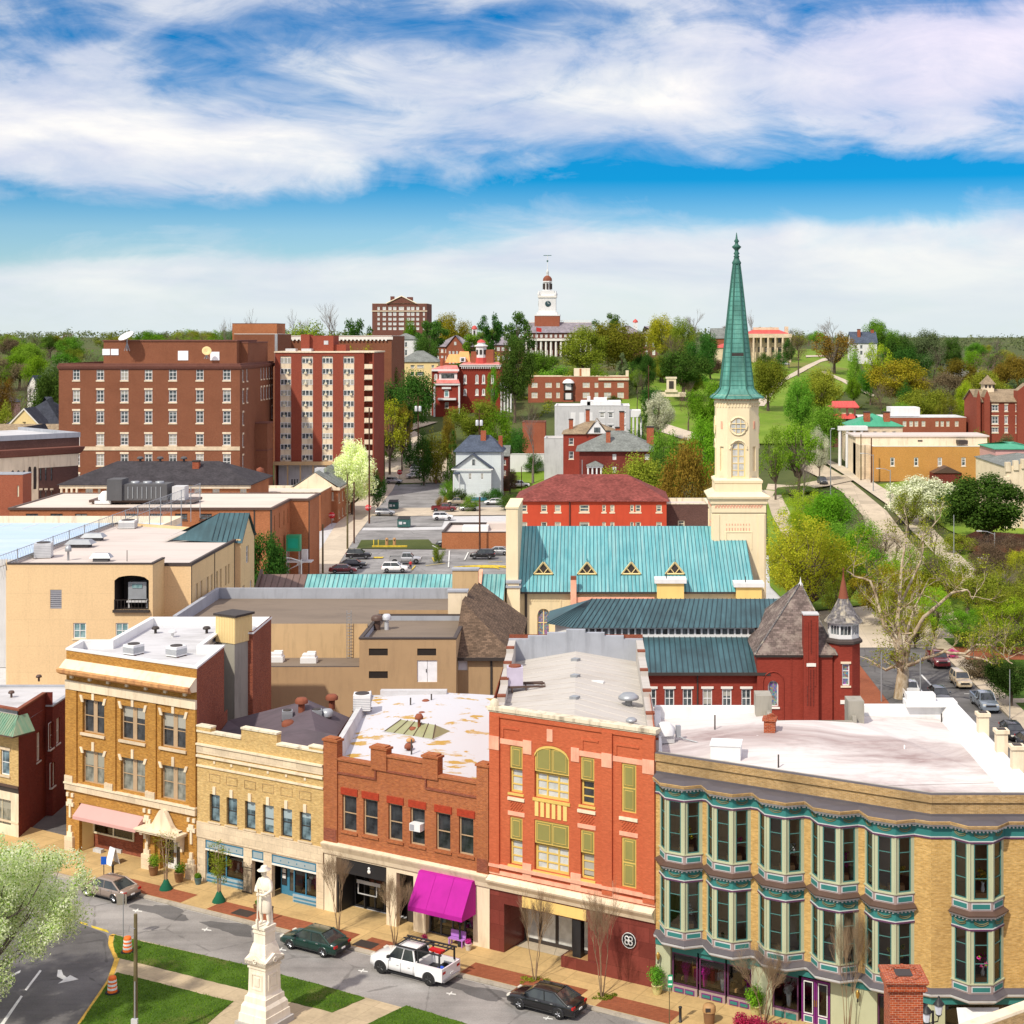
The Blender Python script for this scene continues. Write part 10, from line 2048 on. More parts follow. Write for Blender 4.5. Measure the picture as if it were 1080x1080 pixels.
def car(kind,pnt,loc,ang,label,grp=None,name=None,rim='rim',cat=None):
 t=th(name or 'parked_car',label,cat or 'car',loc,ang,grp);key=(kind,pnt,rim)
 if key in CARS:
  src=CARS[key]
  for ch in src.children:
   c=ch.copy();COL.objects.link(c);c.parent=t
   for g in ch.children:d=g.copy();COL.objects.link(d);d.parent=c
  return t
 lamps=[]
 if kind=='sedan':L,W,Hh,r=4.8,1.8,1.45,.32;body=[(2.4,.56,.78,.3),(2.34,.68,.88,.24),(2.,.8,.96,.22),(1.15,.91,1,.22),(.95,.95,1,.22),(-1.5,.97,1,.22),(-1.7,.98,.99,.22),(-2.25,.96,.93,.24),(-2.38,.82,.88,.28),(-2.4,.6,.84,.34)];cb=cabin((1.32,.5,-1.02,-1.98),(.93,1.41),.84,.62);wx=(1.42,-1.38);hz,tz=.66,.82
 elif kind=='suv':L,W,Hh,r=4.6,1.86,1.72,.35;body=[(2.3,.66,.8,.34),(2.24,.86,.9,.28),(1.9,.98,.97,.26),(1.15,1.06,1,.26),(.9,1.08,1,.26),(-2.1,1.1,1,.26),(-2.25,1.08,.94,.28),(-2.3,.8,.9,.34)];cb=cabin((1.05,.4,-1.85,-2.2),(1.06,1.66),.83,.68);wx=(1.4,-1.35);hz,tz=.82,.98
 else:L,W,Hh,r=5.8,2.,1.9,.42;body=[(2.9,.8,.84,.42),(2.84,1.,.92,.36),(2.5,1.12,.98,.34),(1.6,1.2,1,.34),(1.35,1.2,1,.34),(-.75,1.22,1,.34),(-.78,1.22,1,.34)];cb=cabin((1.5,.9,-.45,-.68),(1.18,1.86),.88,.72);wx=(1.95,-1.85);hz,tz=1.,.98
 b=loft_body(body,W,.22);arches(b,wx,W,r,1)
 if kind=='pickup':
  h=W/2;zt=1.24;zf=.62;x0,x1=-2.88,-.78
  b.box(x0,x1,-h,-h+.12,.42,zt,0);b.box(x0,x1,h-.12,h,.42,zt,0);b.box(x0,x0+.1,-h+.12,h-.12,.5,zt-.02,0);b.box(x1-.08,x1,-h+.12,h-.12,.5,zt+.0,0);b.box(x0+.1,x1-.08,-h+.12,h-.12,zf,zf+.03,1);b.box(x0+.1,x1,-h*.8,h*.8,.34,.5,1)
 for s in(-1,1):
  for x in((-.1,.95,-1.2)if kind!='pickup' else(.35,1.3,-.65)):b.box(x-.008,x+.008,s*(W/2+.003)-.004,s*(W/2+.003)+.004,.4,.92 if kind=='sedan' else 1.02,1)
  for x in((.05,-1.)if kind!='pickup' else(.5,-.4)):b.box(x,x+.18,s*(W/2)-.02,s*(W/2)+.02,.82,.86,2)
  b.box(-L*.3,L*.3,s*(W/2)-.01,s*(W/2)+.012,.3,.34,1)
 b.bd('body',[pnt,'plastic','rim'],t)
 cb[0].bd('glass','car_glass',t);cb[1].bd('roof',[pnt],t)
 wheelset(t,wx,W,r,rim)
 for s in(-1,1):
  k=MB();k.box(L/2-.24,L/2-.03,s*W*.34-.16,s*W*.34+.16,hz-.06,hz+.06);k.bd('headlight','lamp_clear',t)
  k=MB();k.box(-L/2+.0,-L/2+.12,s*W*.385-.15,s*W*.385+.15,tz-.1,tz+.05);k.bd('taillight','lred',t)
  k=MB();mx=body[3][0]-.15 if kind!='pickup' else 1.25;k.box(mx-.08,mx+.08,s*(W/2+.1)-.1,s*(W/2+.1)+.1,body[4][1]+.02,body[4][1]+.18);k.bd('mirror',[pnt if kind!='pickup' else 'plastic'],t)
 k=MB();k.box(-L/2-.05,-L/2+.05,-W*.42,W*.42,.36,.54);k.bd('bumper',['plastic' if kind!='pickup' else 'rim'],t)
 k=MB();k.box(L/2-.06,L/2+.03,-W*.28,W*.28,hz-.22,hz-.02);k.bd('grille','plastic',t)
 k=MB();k.box(-L/2-.06,-L/2-.02,-.16,.16,tz-.28,tz-.18);k.bd('licence_plate','rwhite',t)
 CARS[key]=t;return t
CARS={}
HR=RA+pi;rn3=V3((rn.x,rn.y,0));rd3=V3((rd.x,rd.y,0))
def rwc(kind,pnt,x,y,label,along=0,W=1.8,**kw):p=G(x,y,0)-rn3*(W/2)+rd3*along;return car(kind,pnt,(p.x,p.y,.01),HR,label,**kw)
rwc('sedan','car_champagne',119.3,953,'champagne sedan parked before the pink awning, half under the blossoming tree',-1.4)
rwc('sedan','car_green',322.7,1006,'dark green sedan parked behind the statue')
tk=rwc('pickup','cwhite',427,1034,'white pickup truck with black ladder rack and tools, near the magenta awning',W=2.,rim='rim_dark',name='pickup_truck',cat='pickup truck')
rwc('sedan','cblack',567.8,1070.5,'shiny black sedan parked at the bottom before the bare street trees')
k=MB()
for s in(-.82,.82):k.box(-2.7,.9,s-.05,s+.05,1.98,2.06);k.box(-2.6,-2.5,s-.04,s+.04,1.2,1.98);k.box(-.95,-.85,s-.04,s+.04,1.2,1.98)
for x in(-2.5,-.9,.8):k.box(x-.05,x+.05,-.82,.82,2.,2.06)
for s in(-.6,-.2):k.box(-2.9,1.,s-.03,s+.03,2.08,2.16)
for i in rg(11):x=-2.7+i*.35;k.box(x,x+.04,-.6,-.2,2.1,2.14)
k.bd('ladder_rack','plastic',tk)
k=MB();k.box(-2.6,-1.6,.25,.65,2.08,2.2,0);k.box(-2.6,-2.2,.65,.75,2.08,2.25,0)
tag(k.bd('tool_roll','lred',None,tk.location,HR),'red tool bundle lying on the ladder rack of the white pickup','tools')
k=MB();k.lt([(.16,0),(.2,.38),(.18,.38),(.14,.1),(.01,.1)],(0,0,0),12)
c_,s_=cos(HR),sin(HR);o=k.bd('bucket','blue_plastic',None,(tk.location.x+c_*(-2.3)-s_*.3,tk.location.y+s_*(-2.3)+c_*.3,.68));tag(o,'blue bucket in the bed of the white pickup','bucket')
D=-pi/2
def scr(kind,pnt,x,y,label,ang=D,X=None,**kw):
 p=G(x,y,0);L={'sedan':4.8,'suv':4.6,'pickup':5.8}[kind];return car(kind,pnt,(X if X is not None else p.x,p.y+L/2,.02),ang,label,**kw)
scr('sedan','cgray',995.7,743.5,'dark gray sedan driving in the middle of the right street',name='car');scr('suv','car_cream',1007.8,727.8,'cream colored sport utility parked in the right street',X=41.6);scr('pickup','cmaroon',989,706.5,'maroon pickup under the sycamore in the right street',X=41.4,name='pickup_truck',cat='pickup truck');scr('pickup','car_steel',1039,753.7,'blue-gray pickup parked at the right curb',X=41.7,name='pickup_truck',cat='pickup truck')
scr('sedan','cblack',1067,783.5,'black sedan parked at the right curb beside the roof chimneys',X=41.6);scr('sedan','cnavy',1079,797,'dark navy sedan cut by the right edge of the photo',X=42.);scr('pickup','cwhite',951,742,'white pickup hidden behind the sycamore trunk',X=34.4,ang=-D,name='pickup_truck',cat='pickup truck')
def lot(kind,pnt,x,y,label,ang=0.,**kw):
 q=GT(x,y);nm='pickup_truck' if kind=='pickup' else 'parked_car';car(kind,pnt,(q.x,q.y+.9,T(q.x,q.y)+.27),ang,label,name=nm,cat='pickup truck' if kind=='pickup' else 'car',**kw)
for a in(('suv','cblack',377.5,591,'black sport utility in the left column of the near parking lot',.08),('sedan','cblack',371.6,601,'black sedan below the black sport utility in the near lot',.1),('sedan','cmaroon',361,606.5,'dark maroon car peeking over the turquoise hall roof',.1),('pickup','csilver',427,597,'silver pickup standing in the middle of the near lot',.05),('suv','cwhite',416,606,'white car just over the turquoise roof beside the silver pickup',.0),('suv','cgray',472,578.5,'gray sport utility by the brick shed wall',3.1),('pickup','cnavy',492,578.5,'navy pickup beside the gray sport utility',3.2),('suv','cblack',508.5,591,'black sport utility before the brown utility pole',3.14),('sedan','csilver',524.5,587,'silver car nearest the cream gable wall',3.1),('sedan','cgray',533,575,'dark car in the corner between shed and cream wall',3.1),('suv','csilver',405.5,545.5,'silver sport utility by the pole in the middle lot',.1),('pickup','cmaroon',468,541,'maroon pickup in the middle lot',.0),('suv','cwhite',466.7,550,'white van-like car lowest in the middle lot',.1),('pickup','car_tan',483,534.5,'tan pickup before the clipped hedge',3.14),('sedan','csilver',494.5,540.5,'silver sedan right of the maroon pickup',3.14),('sedan','cwhite',521,533.5,'white sedan alone before the dark hedge',3.14),('suv','csilver',415,511.5,'silver sport utility at the stop line of the back street',.05),('sedan','cwhite',437,506,'white sedan at the front of the upper lot row',.1),('suv','cwhite',440,500,'white sport utility second in the upper lot row',.1),('sedan','cgray',441,495,'gray sedan third in the upper lot row',.1),('suv','cnavy',444.5,490,'dark sport utility farthest in the upper lot row',.1),('pickup','cwhite',546.7,516,'white pickup behind the dark hedge',.1),('suv','cmaroon',547,492.5,'maroon car before the white garden wall',.0),('sedan','cwhite',566,489,'white sedan before the white garden wall',.0),('sedan','cgray',585,489,'gray sedan by the gray garage wing',.0),('sedan','cnavy',398,476,'navy car at the head of the back street',.2),('suv','cgray',868,512,'dark sport utility climbing the boulevard',-1.5),('sedan','cblack',1070,452,'dark car before the red brick school',.1),('sedan','cwhite',828,386,'white car on the hillside road near the cream mansion',.5),('sedan','cwhite',687,434,'white car right of the white flowering tree',.3)):
 lot(*a)
 #  the monument
ZM=90.3;MO=th('soldier_monument','white marble monument with tall stepped pedestal and a carved soldier on top','monument',(X_(279,ZM),ZM,.13),RA);zz=lambda y:Zh(y,ZM)-.13
def sqb(b,a0,a1,y0,y1,m=0):
 z0,z1=zz(y0),zz(y1);p=[(-a0/2,-a0/2),(a0/2,-a0/2),(a0/2,a0/2),(-a0/2,a0/2)];q=[(v[0]*a1/a0,v[1]*a1/a0)for v in p]
 for i in rg(4):j=(i+1)%4;b.pg([(*p[i],z0),(*p[j],z0),(*q[j],z1),(*q[i],z1)],m)
 b.pg([(*v,z1)for v in q],m);b.pg([(*v,z0)for v in p[::-1]],m)
b=MB();
for a0,y0,y1 in((3.6,1094,1086),(3.,1086,1079.5),(2.45,1079.5,1073)):sqb(b,a0,a0,y0,y1)
b.bd('step','gray_stone',MO)
b=MB();sqb(b,2.15,2.1,1073,1064.5);sqb(b,1.98,1.92,1064.5,1057);sqb(b,1.92,1.7,1057,1053.5);sqb(b,1.66,1.62,1053.5,1047.5);sqb(b,1.5,1.34,1047.5,1044);sqb(b,1.34,1.28,1044,1018);sqb(b,1.4,1.4,1018,1016);sqb(b,1.3,1.34,1016,1013)
for k_ in rg(4):
 c,s2=cos(k_*pi/2),sin(k_*pi/2);R_=lambda x,y:(x*c-y*s2,x*s2+y*c)
 for x0,x1,y0,y1 in((-.42,-.34,1040,1023),(.34,.42,1040,1023),(-.34,.34,1040,1038.5),(-.34,.34,1024.5,1023),(-.2,.2,1036,1027)):
  ps=[R_(x0,-.7),R_(x1,-.7),R_(x1,-.6),R_(x0,-.6)];b.pm(ps,zz(y0),zz(y1),0)
 f=[(-.82,-.82),(.82,-.82)];z0,z1,z2=zz(1013),zz(1009),zz(1002.5)
 a_,e_=R_(-.82,-.82),R_(.82,-.82);m_=R_(0,-.82);ai,ei,mi=R_(-.82,-.45),R_(.82,-.45),R_(0,-.45)
 b.pg([(*a_,z0),(*e_,z0),(*e_,z1),(*m_,z2),(*a_,z1)]);b.pg([(*a_,z1),(*m_,z2),(*mi,z2),(*ai,z1)]);b.pg([(*m_,z2),(*e_,z1),(*ei,z1),(*mi,z2)])
 w_=[R_(.12*cos(t*.524),-.84)for t in rg(13)]
 b.tb([(*R_(.14*cos(t*.524),-.84),(z0+z1)/2+.12+.14*sin(t*.524))for t in rg(13)],.035,5,0,0)
sqb(b,1.64,1.64,1013,1009.5);sqb(b,1.3,1.22,1009.5,1002.5);sqb(b,1.24,1.12,1002.5,998);sqb(b,1.12,.95,998,993);sqb(b,.9,.86,993,982);sqb(b,.98,.98,982,979.5);sqb(b,.9,.9,979.5,975.5)
b.bd('pedestal','marble',MO)
def skinned(name,verts,edges,mts,parent,loc,scale=1.,sub=2,rz=0):
 me=bpy.data.meshes.new(name);me.from_pydata([v[:3]for v in verts],edges,[]);am(me,mts);o=mko(name,me);o.parent=parent;o.location=loc;o.scale=(scale,)*3;o.rotation_euler.z=rz
 md=o.modifiers.new('skin','SKIN');md.use_smooth_shade=1
 sk=me.skin_vertices[0].data if me.skin_vertices else None
 if sk is None:
  bmx=bmesh.new();bmx.from_mesh(me);bmx.verts.layers.skin.verify();bmx.to_mesh(me);bmx.free();sk=me.skin_vertices[0].data
 for i,v in en(verts):r_=v[3];sk[i].radius=(r_,v[4]if len(v)>4 else r_)
 sk[0].use_root=1
 sm=o.modifiers.new('sub','SUBSURF');sm.levels=sub;sm.render_levels=sub;return o
BV=[(0,0,.95,.155,.12),(0,.0,1.15,.15,.11),(0,.0,1.36,.185,.115),(0,0,1.5,.075),(0,-.01,1.58,.062),(0,-.02,1.68,.085,.1),(0,-.01,1.8,.07,.085),(-.1,0,.88,.1),(-.12,-.03,.5,.075),(-.13,.01,.1,.055),(-.14,-.14,.04,.045),(.1,0,.88,.1),(.13,.0,.5,.075),(.14,.04,.1,.055),(.17,-.1,.04,.045),(-.2,0,1.42,.075),(-.3,-.03,1.18,.062),(-.16,-.24,1.13,.045),(-.03,-.3,1.2,.042),(.2,0,1.42,.075),(.31,-.03,1.16,.062),(.17,-.23,1.04,.045),(.03,-.3,1.08,.042)]
BE=[(0,1),(1,2),(2,3),(3,4),(4,5),(5,6),(0,7),(7,8),(8,9),(9,10),(0,11),(11,12),(12,13),(13,14),(2,15),(15,16),(16,17),(17,18),(2,19),(19,20),(20,21),(21,22)]
SS=1.86;zf=zz(975.5)
SO=skinned('soldier_figure',BV,BE,'marble',MO,(0,0,zf),SS)
k=MB()
k.lt([(.19,.42),(.215,.5),(.205,.7),(.185,.92),(.165,1.05)],(0,.02,0),16,0,sx=1.15,sy=.85);k.lt([(.17,1.03),(.178,1.05),(.178,1.1),(.17,1.12)],(0,.01,0),16,0,sx=1.15,sy=.85)
k.lt([(.27,1.14),(.3,1.2),(.265,1.38),(.18,1.48),(.1,1.54)],(0,.03,0),16,0,sx=1.,sy=.62)
k.tb([(-.16,-.13,1.46),(.0,-.17,1.25),(.16,-.12,1.02)],.022,5)
o=k.bd('greatcoat','marble',MO,(0,0,zf));o.scale=(SS,)*3
k=MB();k.lt([(.0,1.775),(.2,1.765),(.205,1.775),(.11,1.79),(.105,1.86),(.085,1.9),(.01,1.905)],(0,-.02,0),18,0,sx=1,sy=1.15);o=k.bd('hat','marble',MO,(0,0,zf));o.scale=(SS,)*3
k=MB();k.tb([(0,-.34,.03),(0,-.33,.35),(0,-.32,1.28)],[.035,.024,.014],7);k.box(-.03,.03,-.38,-.3,.02,.3);o=k.bd('rifle','marble',MO,(0,0,zf));o.scale=(SS,)*3
k=MB()
for s,z0 in((-1,1.2),(1,1.08)):
 for j in rg(4):k.tb([(s*.045,-.32,z0+.03-j*.02),(s*.01,-.36,z0+.03-j*.02),(-s*.03,-.345,z0+.028-j*.02)],[.011,.011,.009],5)
 k.tb([(s*.04,-.3,z0+.02),(s*.01,-.295,z0+.055)],.012,5)
o=k.bd('hand','marble',MO,(0,0,zf));o.scale=(SS,)*3
k=MB();k.lt([(.012,-.02),(.016,0),(.008,.02)],(0,-.115,1.685),6);k.box(-.03,.03,-.105,-.1,1.645,1.652);k.box(-.045,-.015,-.1,-.095,1.705,1.712);k.box(.015,.045,-.1,-.095,1.705,1.712);k.tb([(-.05,-.09,1.66),(0,-.13,1.645),(.05,-.09,1.66)],.018,5);k.lt([(.02,0),(.02,.05)],(-.09,-.02,1.66),6);k.lt([(.02,0),(.02,.05)],(.09,-.02,1.66),6);o=k.bd('face','marble',MO,(0,0,zf));o.scale=(SS,)*3
k=MB();k.box(-.26,.26,-.3,.26,-.05,.02,0);k.lt([(.09,0),(.07,.3),(.05,.55)],(.1,.17,0),8);o=k.bd('figure_base','marble',MO,(0,0,zf));o.scale=(SS,)*3
def person(loc,rz,label,top,legs,h=1.76):
 t=th('person',label,'person',loc,rz);V=[v for v in BV];V=[(v[0],v[1],v[2],*v[3:])for v in V]
 V[16]=(-.26,.0,1.15,.045);V[17]=(-.27,-.06,.92,.036);V[18]=(-.27,-.09,.84,.034);V[20]=(.26,0,1.15,.045);V[21]=(.27,-.06,.92,.036);V[22]=(.27,-.09,.84,.034)
 f=h/1.87;skinned('body',V,BE,'skin',t,(0,0,0),f,1);k=MB();k.lt([(.17,.88),(.18,1.1),(.21,1.38),(.1,1.5)],(0,0,0),10,0,sx=1.1,sy=.75)
 for s in(-1,1):k.tb([(s*.2,0,1.43),(s*.27,0,1.15)],.075,7)
 o=k.bd('shirt',[top],t);o.scale=(f,)*3;k=MB()
 for s in(-1,1):k.tb([(s*.09,0,.95),(s*.12,-.01,.5),(s*.135,.02,.08)],[.12,.095,.075],8)
 o=k.bd('trousers',[legs],t);o.scale=(f,)*3;k=MB();k.lt([(.09,1.72),(.1,1.78),(.07,1.86),(.01,1.875)],(0,.0,0),10);o=k.bd('hair','hair_dark',t);o.scale=(f,)*3
q=GT(433,603);person((q.x,q.y,.3),.4,'person in a red top and dark trousers standing between two cars in the near lot','clred','cloth_navy')
#  street furniture
def barrel(x,y,label):
 p=G(x,y,.14);t=th('traffic_barrel',label,'traffic barrel',(p.x,p.y,.15),0,'orange traffic barrels on the island');k=MB();k.lt([(.44,0),(.44,.05),(.3,.06)],(0,0,0),14);k.bd('rubber_base','tyre',t)
 k=MB();k.lt([(.3,.05),(.29,.32),(.275,.34),(.27,.6),(.255,.62),(.25,.88),(.22,1.),(.1,1.02),(.01,1.02)],(0,0,0),18);k.bd('drum','orange_plastic',t)
 for z0,r_ in((.22,.3),(.46,.283),(.7,.266)):k=MB();k.lt([(r_,0),(r_-.006,.12)],(0,0,z0),18);k.bd('reflective_band','rwhite',t)
barrel(134.5,1004,'orange and white traffic barrel at the tip of the island, beside the sign post');barrel(118.5,1047,'orange and white traffic barrel nearer the camera on the yellow curb')
def pole(x,y0,ytp,label,r=.09,m='plw',z=.13,name='utility_pole',cat='pole',extra=None,Zf=None):
 if Zf:X,Y=X_(x,Zf),Zf;z=T(X,Y)
 else:p=G(x,y0,z);X,Y=p.x,p.y
 t=th(name,label,cat,(X,Y,z));h=Zh(ytp,Y)-z;k=MB();k.tb([(0,0,-.1),(0,0,h)],[r*1.15,r*.85],8);k.bd('post',[m],t);return t,h,Y
t,h,Y=pole(143,1108,964,'bare greenish wooden post with a gray box near its foot, at the island',.12,'plw',.13)
k=MB();k.box(-.18,.18,-.3,-.1,1.35,1.9);k.bd('meter_box','lmet',t);k=MB();k.tb([(0,-.14,0),(0,-.14,4)],.04,5);k.tb([(.0,-.14,h-.8),(-.3,-.2,h-.6),(-.35,-.1,h-1.)],.02,4);k.bd('conduit','gmet',t)
t,h,Y=pole(130,989,943,'traffic sign seen from behind beside the front barrel',.03,'gmet',.14,'traffic_sign','sign');k=MB();k.cbx(-.2,.05,h-.75,.5,.02,.75,0,.2);k.cbx(.2,-.06,h-.72,.3,.02,.72,0,-1.);k.bd('sign_plate','sgback',t)
t,h,Y=pole(109.5,926,904,'small blue parking sign by the curb near the pink awning',.03,'dark',.13,'parking_sign','sign');k=MB();k.cbx(0,-.03,h-.55,.42,.02,.6);k.bd('sign_plate','sign_blue',t)
t,h,Y=pole(706,1084,1027,'thin green sign pole left of the bay shopfront',.025,'plw',.13,'street_sign','sign');k=MB();k.cbx(.05,-.03,h-.8,.3,.02,.75);k.bd('sign_plate','sggreen',t);k=MB();k.cbx(.05,-.045,h-.35,.2,.01,.2);k.cbx(.05,-.045,h-.65,.22,.01,.08);k.bd('sign_text','rwhite',t)
def blr(x,y,label,hh=.95):p=G(x,y,.13);k=MB();k.lt([(.11,0),(.11,.05),(.085,.06),(.085,hh-.12),(.11,hh-.1),(.11,hh-.03),(.05,hh)],(0,0,0),12);tag(k.bd('bollard','iron',None,(p.x,p.y,.13)),label,'bollard','black bollards on the sidewalk')
blr(287,970,'black bollard just right of the statue');blr(717.5,1078,'black bollard before the first bay shop window');blr(119,925,'black post top over the champagne sedan roof')
p=G(748,1079,.13);t=th('litter_bin','brown domed litter bin on the sidewalk at the bottom right of center','bin',(p.x,p.y,.13));k=MB();k.lt([(.3,0),(.36,.7)],(0,0,0),14);k.bd('drum','pbrown',t);k=MB();k.lt([(.4,.7),(.4,.8),(.38,1.),(.3,1.12),(.01,1.18)],(0,0,0),14,0);k.cbx(-.1,-.38,.82,.3,.06,.2,1);k.bd('lid',['wtan','dark'],t)
def lantern(b,x,y,z,s=1.,m=0,g=1):
 b.lt([(.05*s,0),(.12*s,.06*s),(.14*s,.1*s)],(x,y,z),6,m);b.lt([(.12*s,.1*s),(.19*s,.5*s)],(x,y,z),6,g,smo=0);b.lt([(.24*s,.5*s),(.22*s,.55*s),(.08*s,.72*s),(.04*s,.74*s),(.05*s,.82*s),(.01,.86*s)],(x,y,z),6,m)
MDEF['lantern_glass']=flt((.72,.76,.84),.3)
p=G(485,998,.13);t=th('street_lamp','short black lamp post with one lantern before the magenta awning','street lamp',(p.x,p.y,.13));k=MB();k.lt([(.16,0),(.14,.3),(.07,.4),(.06,2.6)],(0,0,0),10);k.tb([(0,0,2.3),(-.35,0,2.25),(-.38,0,2.3)],.03,5);k.bd('post','iron',t);k=MB();lantern(k,-.38,0,2.1,.9);k.bd('lantern',['iron','lantern_glass'],t)
Zl=78.5;t=th('street_lamp','black street lamp with two pale lanterns right of the brick chimney','street lamp',(X_(984,Zl),Zl,.0));k=MB();zt_=Zh(1066,Zl);k.lt([(.2,0),(.16,.6),(.08,.8),(.06,zt_)],(0,0,0),10);k.tb([(0,0,zt_-.6),(.25,0,zt_-.55),(.3,0,zt_-.3)],.035,5);k.tb([(0,0,zt_-.6),(-.3,0,zt_-.7),(-.33,0,zt_-.65)],.035,5);k.bd('post','iron',t)
for dx,dz in((.3,-.3),(-.33,-.7)):k=MB();lantern(k,dx,0,zt_+dz,1.25);k.bd('lantern',['iron','lantern_glass'],t)
def cbr(x,Z,ytp,side,label,m='gmet',arm=2.6):
 X=X_(x,Z);zb=T(X,Z);h=Zh(ytp,Z)-zb;t=th('street_lamp',label,'street lamp',(X,Z,zb),0,'tall gray street lamps');k=MB();k.tb([(0,0,0),(0,0,h-.3)],[.14,.09],7);k.tb([(0,0,h-.6),(side*arm*.5,0,h-.1),(side*arm,0,h)],.06,5);k.bd('post',[m],t);k=MB();k.box(side*arm-.5,side*arm+.4,-.15,.15,h-.1,h+.08);k.bd('lamp_head','lmet',t)
cbr(1049,262,560,-1,'tall street lamp before the stone church at the right');cbr(939,330,494,-1,'street lamp before the blossoming tree on the right street');cbr(921,355,478,-1,'street lamp left of the yellow brick building');cbr(318,236,588,-1,'gray street lamp rising behind the turquoise hall roof',arm=3.2);cbr(876,352,452,1,'slender lamp post at the corner by the white porch',arm=.6)
for x,Z,yt,m,lb,r_ in((1006,275,543,'gmet','thin gray pole at the left edge of the magnolia',.1),(970.7,166,690,'gmet','blue-gray signal pole beyond the corner building roof',.09),(929.6,170,688,'gmet','gray signal pole between the turret and the sycamore',.09),(908,372,458,'plw','dark wooden utility pole at the left end of the yellow brick building',.18),(919,368,462,'plb','second dark utility pole by the yellow brick building',.2),(1050,366,465,'plb','brown utility pole at the right end of the yellow brick building',.16),(389.5,330,430,'plb','tall brown utility pole beside the middle lot',.2),(405.5,390,462,'plw','greenish utility pole left of the upper lot',.18),(373.5,300,508,'plb','brown utility pole at the left of the grass strip',.17),(366.5,292,500,'plw','greenish utility pole beside the orange brick corner',.2),(340.5,262,553,'plw','wooden pole over the left end of the turquoise roof',.18),(506,290,524,'plb','dark brown pole beside the black sport utility',.2),(426,445,432,'plb','brown utility pole at the top of the back street',.2),(1065,162,706,'gmet','thin pole on the park lawn at the right edge',.06),(550,390,492,'plb','thin dark pole in the garden right of the blue timber house',.12),(614,330,485,'gmet','white gray pole before the slate roofed house',.1),(684,480,385,'plb','utility pole on the slope left of the monument',.2)):
 X=X_(x,Z);zb=T(X,Z)if Z>250 else.1;h=Zh(yt,Z)-zb;t=th('utility_pole',lb,'pole',(X,Z,zb));k=MB();k.tb([(0,0,-.2),(0,0,h)],[r_,r_*.75],7);k.bd('post',[m],t)
 if m.startswith('pole')and r_>.16:k=MB();k.box(-1.1,1.1,-.08,.08,h-.8,h-.65);[k.lt([(.05,0),(.07,.15),(.02,.25)],(dx,0,h-.65),6)for dx in(-1,-.4,.4,1)];k.bd('crossarm',[m],t)
for x,Z,yt,lb in((441,430,418,'utility pole with a pale transformer above the back street trees'),(505.5,400,432,'utility pole with twin pale transformers left of the leafless tree')):
 X=X_(x,Z);zb=T(X,Z);h=Zh(yt,Z)-zb;t=th('utility_pole',lb,'pole',(X,Z,zb));k=MB();k.tb([(0,0,-.2),(0,0,h)],[.2,.14],7);k.box(-1.3,1.3,-.08,.08,h-1.2,h-1.05);k.bd('post','plb',t);k=MB();[k.lt([(.42,0),(.42,1.3),(.3,1.45),(.01,1.5)],(dx,-.4,h-4.2),10)for dx in(-.55,.55)];k.bd('transformer','lmet',t)
def stop(x,y0,ytp,label):
 q=GT(x,y0);t=th('stop_sign',label,'stop sign',(q.x,q.y,q.z+.1),0);h=Zh(ytp,q.y)-q.z;k=MB();k.tb([(0,0,0),(0,0,h)],.06,5);k.bd('post','gmet',t);k=MB();k.lt([(.01,0),(.72,0),(.72,.04),(.01,.04)],(0,0,0),8,0,pi/8);o=k.bd('sign_plate','sign_red',t,(0,-.08,h-.6));rx(o)
 cu=bpy.data.curves.new('sign_text','FONT');cu.body='STOP';cu.size=.52;cu.align_x='CENTER';cu.align_y='CENTER';cu.extrude=.005;am(cu,'rwhite');o=mko('sign_text',cu);bpy.context.view_layer.update();me=bpy.data.meshes.new_from_object(o);bpy.data.objects.remove(o);o=mko('sign_text',me);o.parent=t;o.location=(0,-.14,h-.6);rx(o)
stop(421.5,509,496,'red stop sign by the silver sport utility at the upper lot');stop(388.5,553,533,'red stop sign at the foot of the tall brown pole');stop(350,556,541,'red stop sign before the pedimented brick building')
def dumpster(x,y,w,label):
 q=GT(x,y);t=th('dumpster',label,'dumpster',(q.x,q.y+1,q.z+.15));k=MB();k.box(-w/2,w/2,-1,1,.1,1.7);[k.box(-w/2+w*i/5,-w/2+w*i/5+.08,-1.06,-1,.1,1.7)for i in rg(6)];k.bd('container','dumpster_green',t);k=MB();k.pg([(-w/2,-1.05,1.72),(w/2,-1.05,1.72),(w/2,1,2.1),(-w/2,1,2.1)]);k.pg([(-w/2,-1.05,1.66),(w/2,-1.05,1.66),(w/2,-1.05,1.72),(-w/2,-1.05,1.72)]);k.bd('lid','plastic',t);k=MB();k.box(-w*.38,-w*.1,-1.09,-1.06,.6,1.2);k.box(0,w*.2,-1.09,-1.06,.7,1.1);k.bd('notice','lmet',t)
dumpster(425.5,557,2.6,'dark green dumpster with pale notices between the middle and near lots');dumpster(414.5,538,2.2,'green dumpster behind the silver sport utility')
q=GT(459.6,511);k=MB();k.lt([(.32,0),(.36,1.),(.38,1.02),(.3,1.1),(.01,1.12)],(0,0,0),12);tag(k.bd('litter_bin','pbrown',None,(q.x,q.y,q.z+.2)),'brown litter bin at the bottom edge of the upper lot','bin')
q=GT(411,578.5);k=MB();k.box(-3.4,3.4,-.15,.15,0,.3);[k.lt([(.09,0),(.09,1.1),(.01,1.15)],(dx,0,.3),8)for dx in(-3.1,-2.2)];tag(k.bd('yellow_barrier_curb','yline',None,(q.x,q.y,.22)),'yellow raised curb with short yellow posts at the near lot','curb')
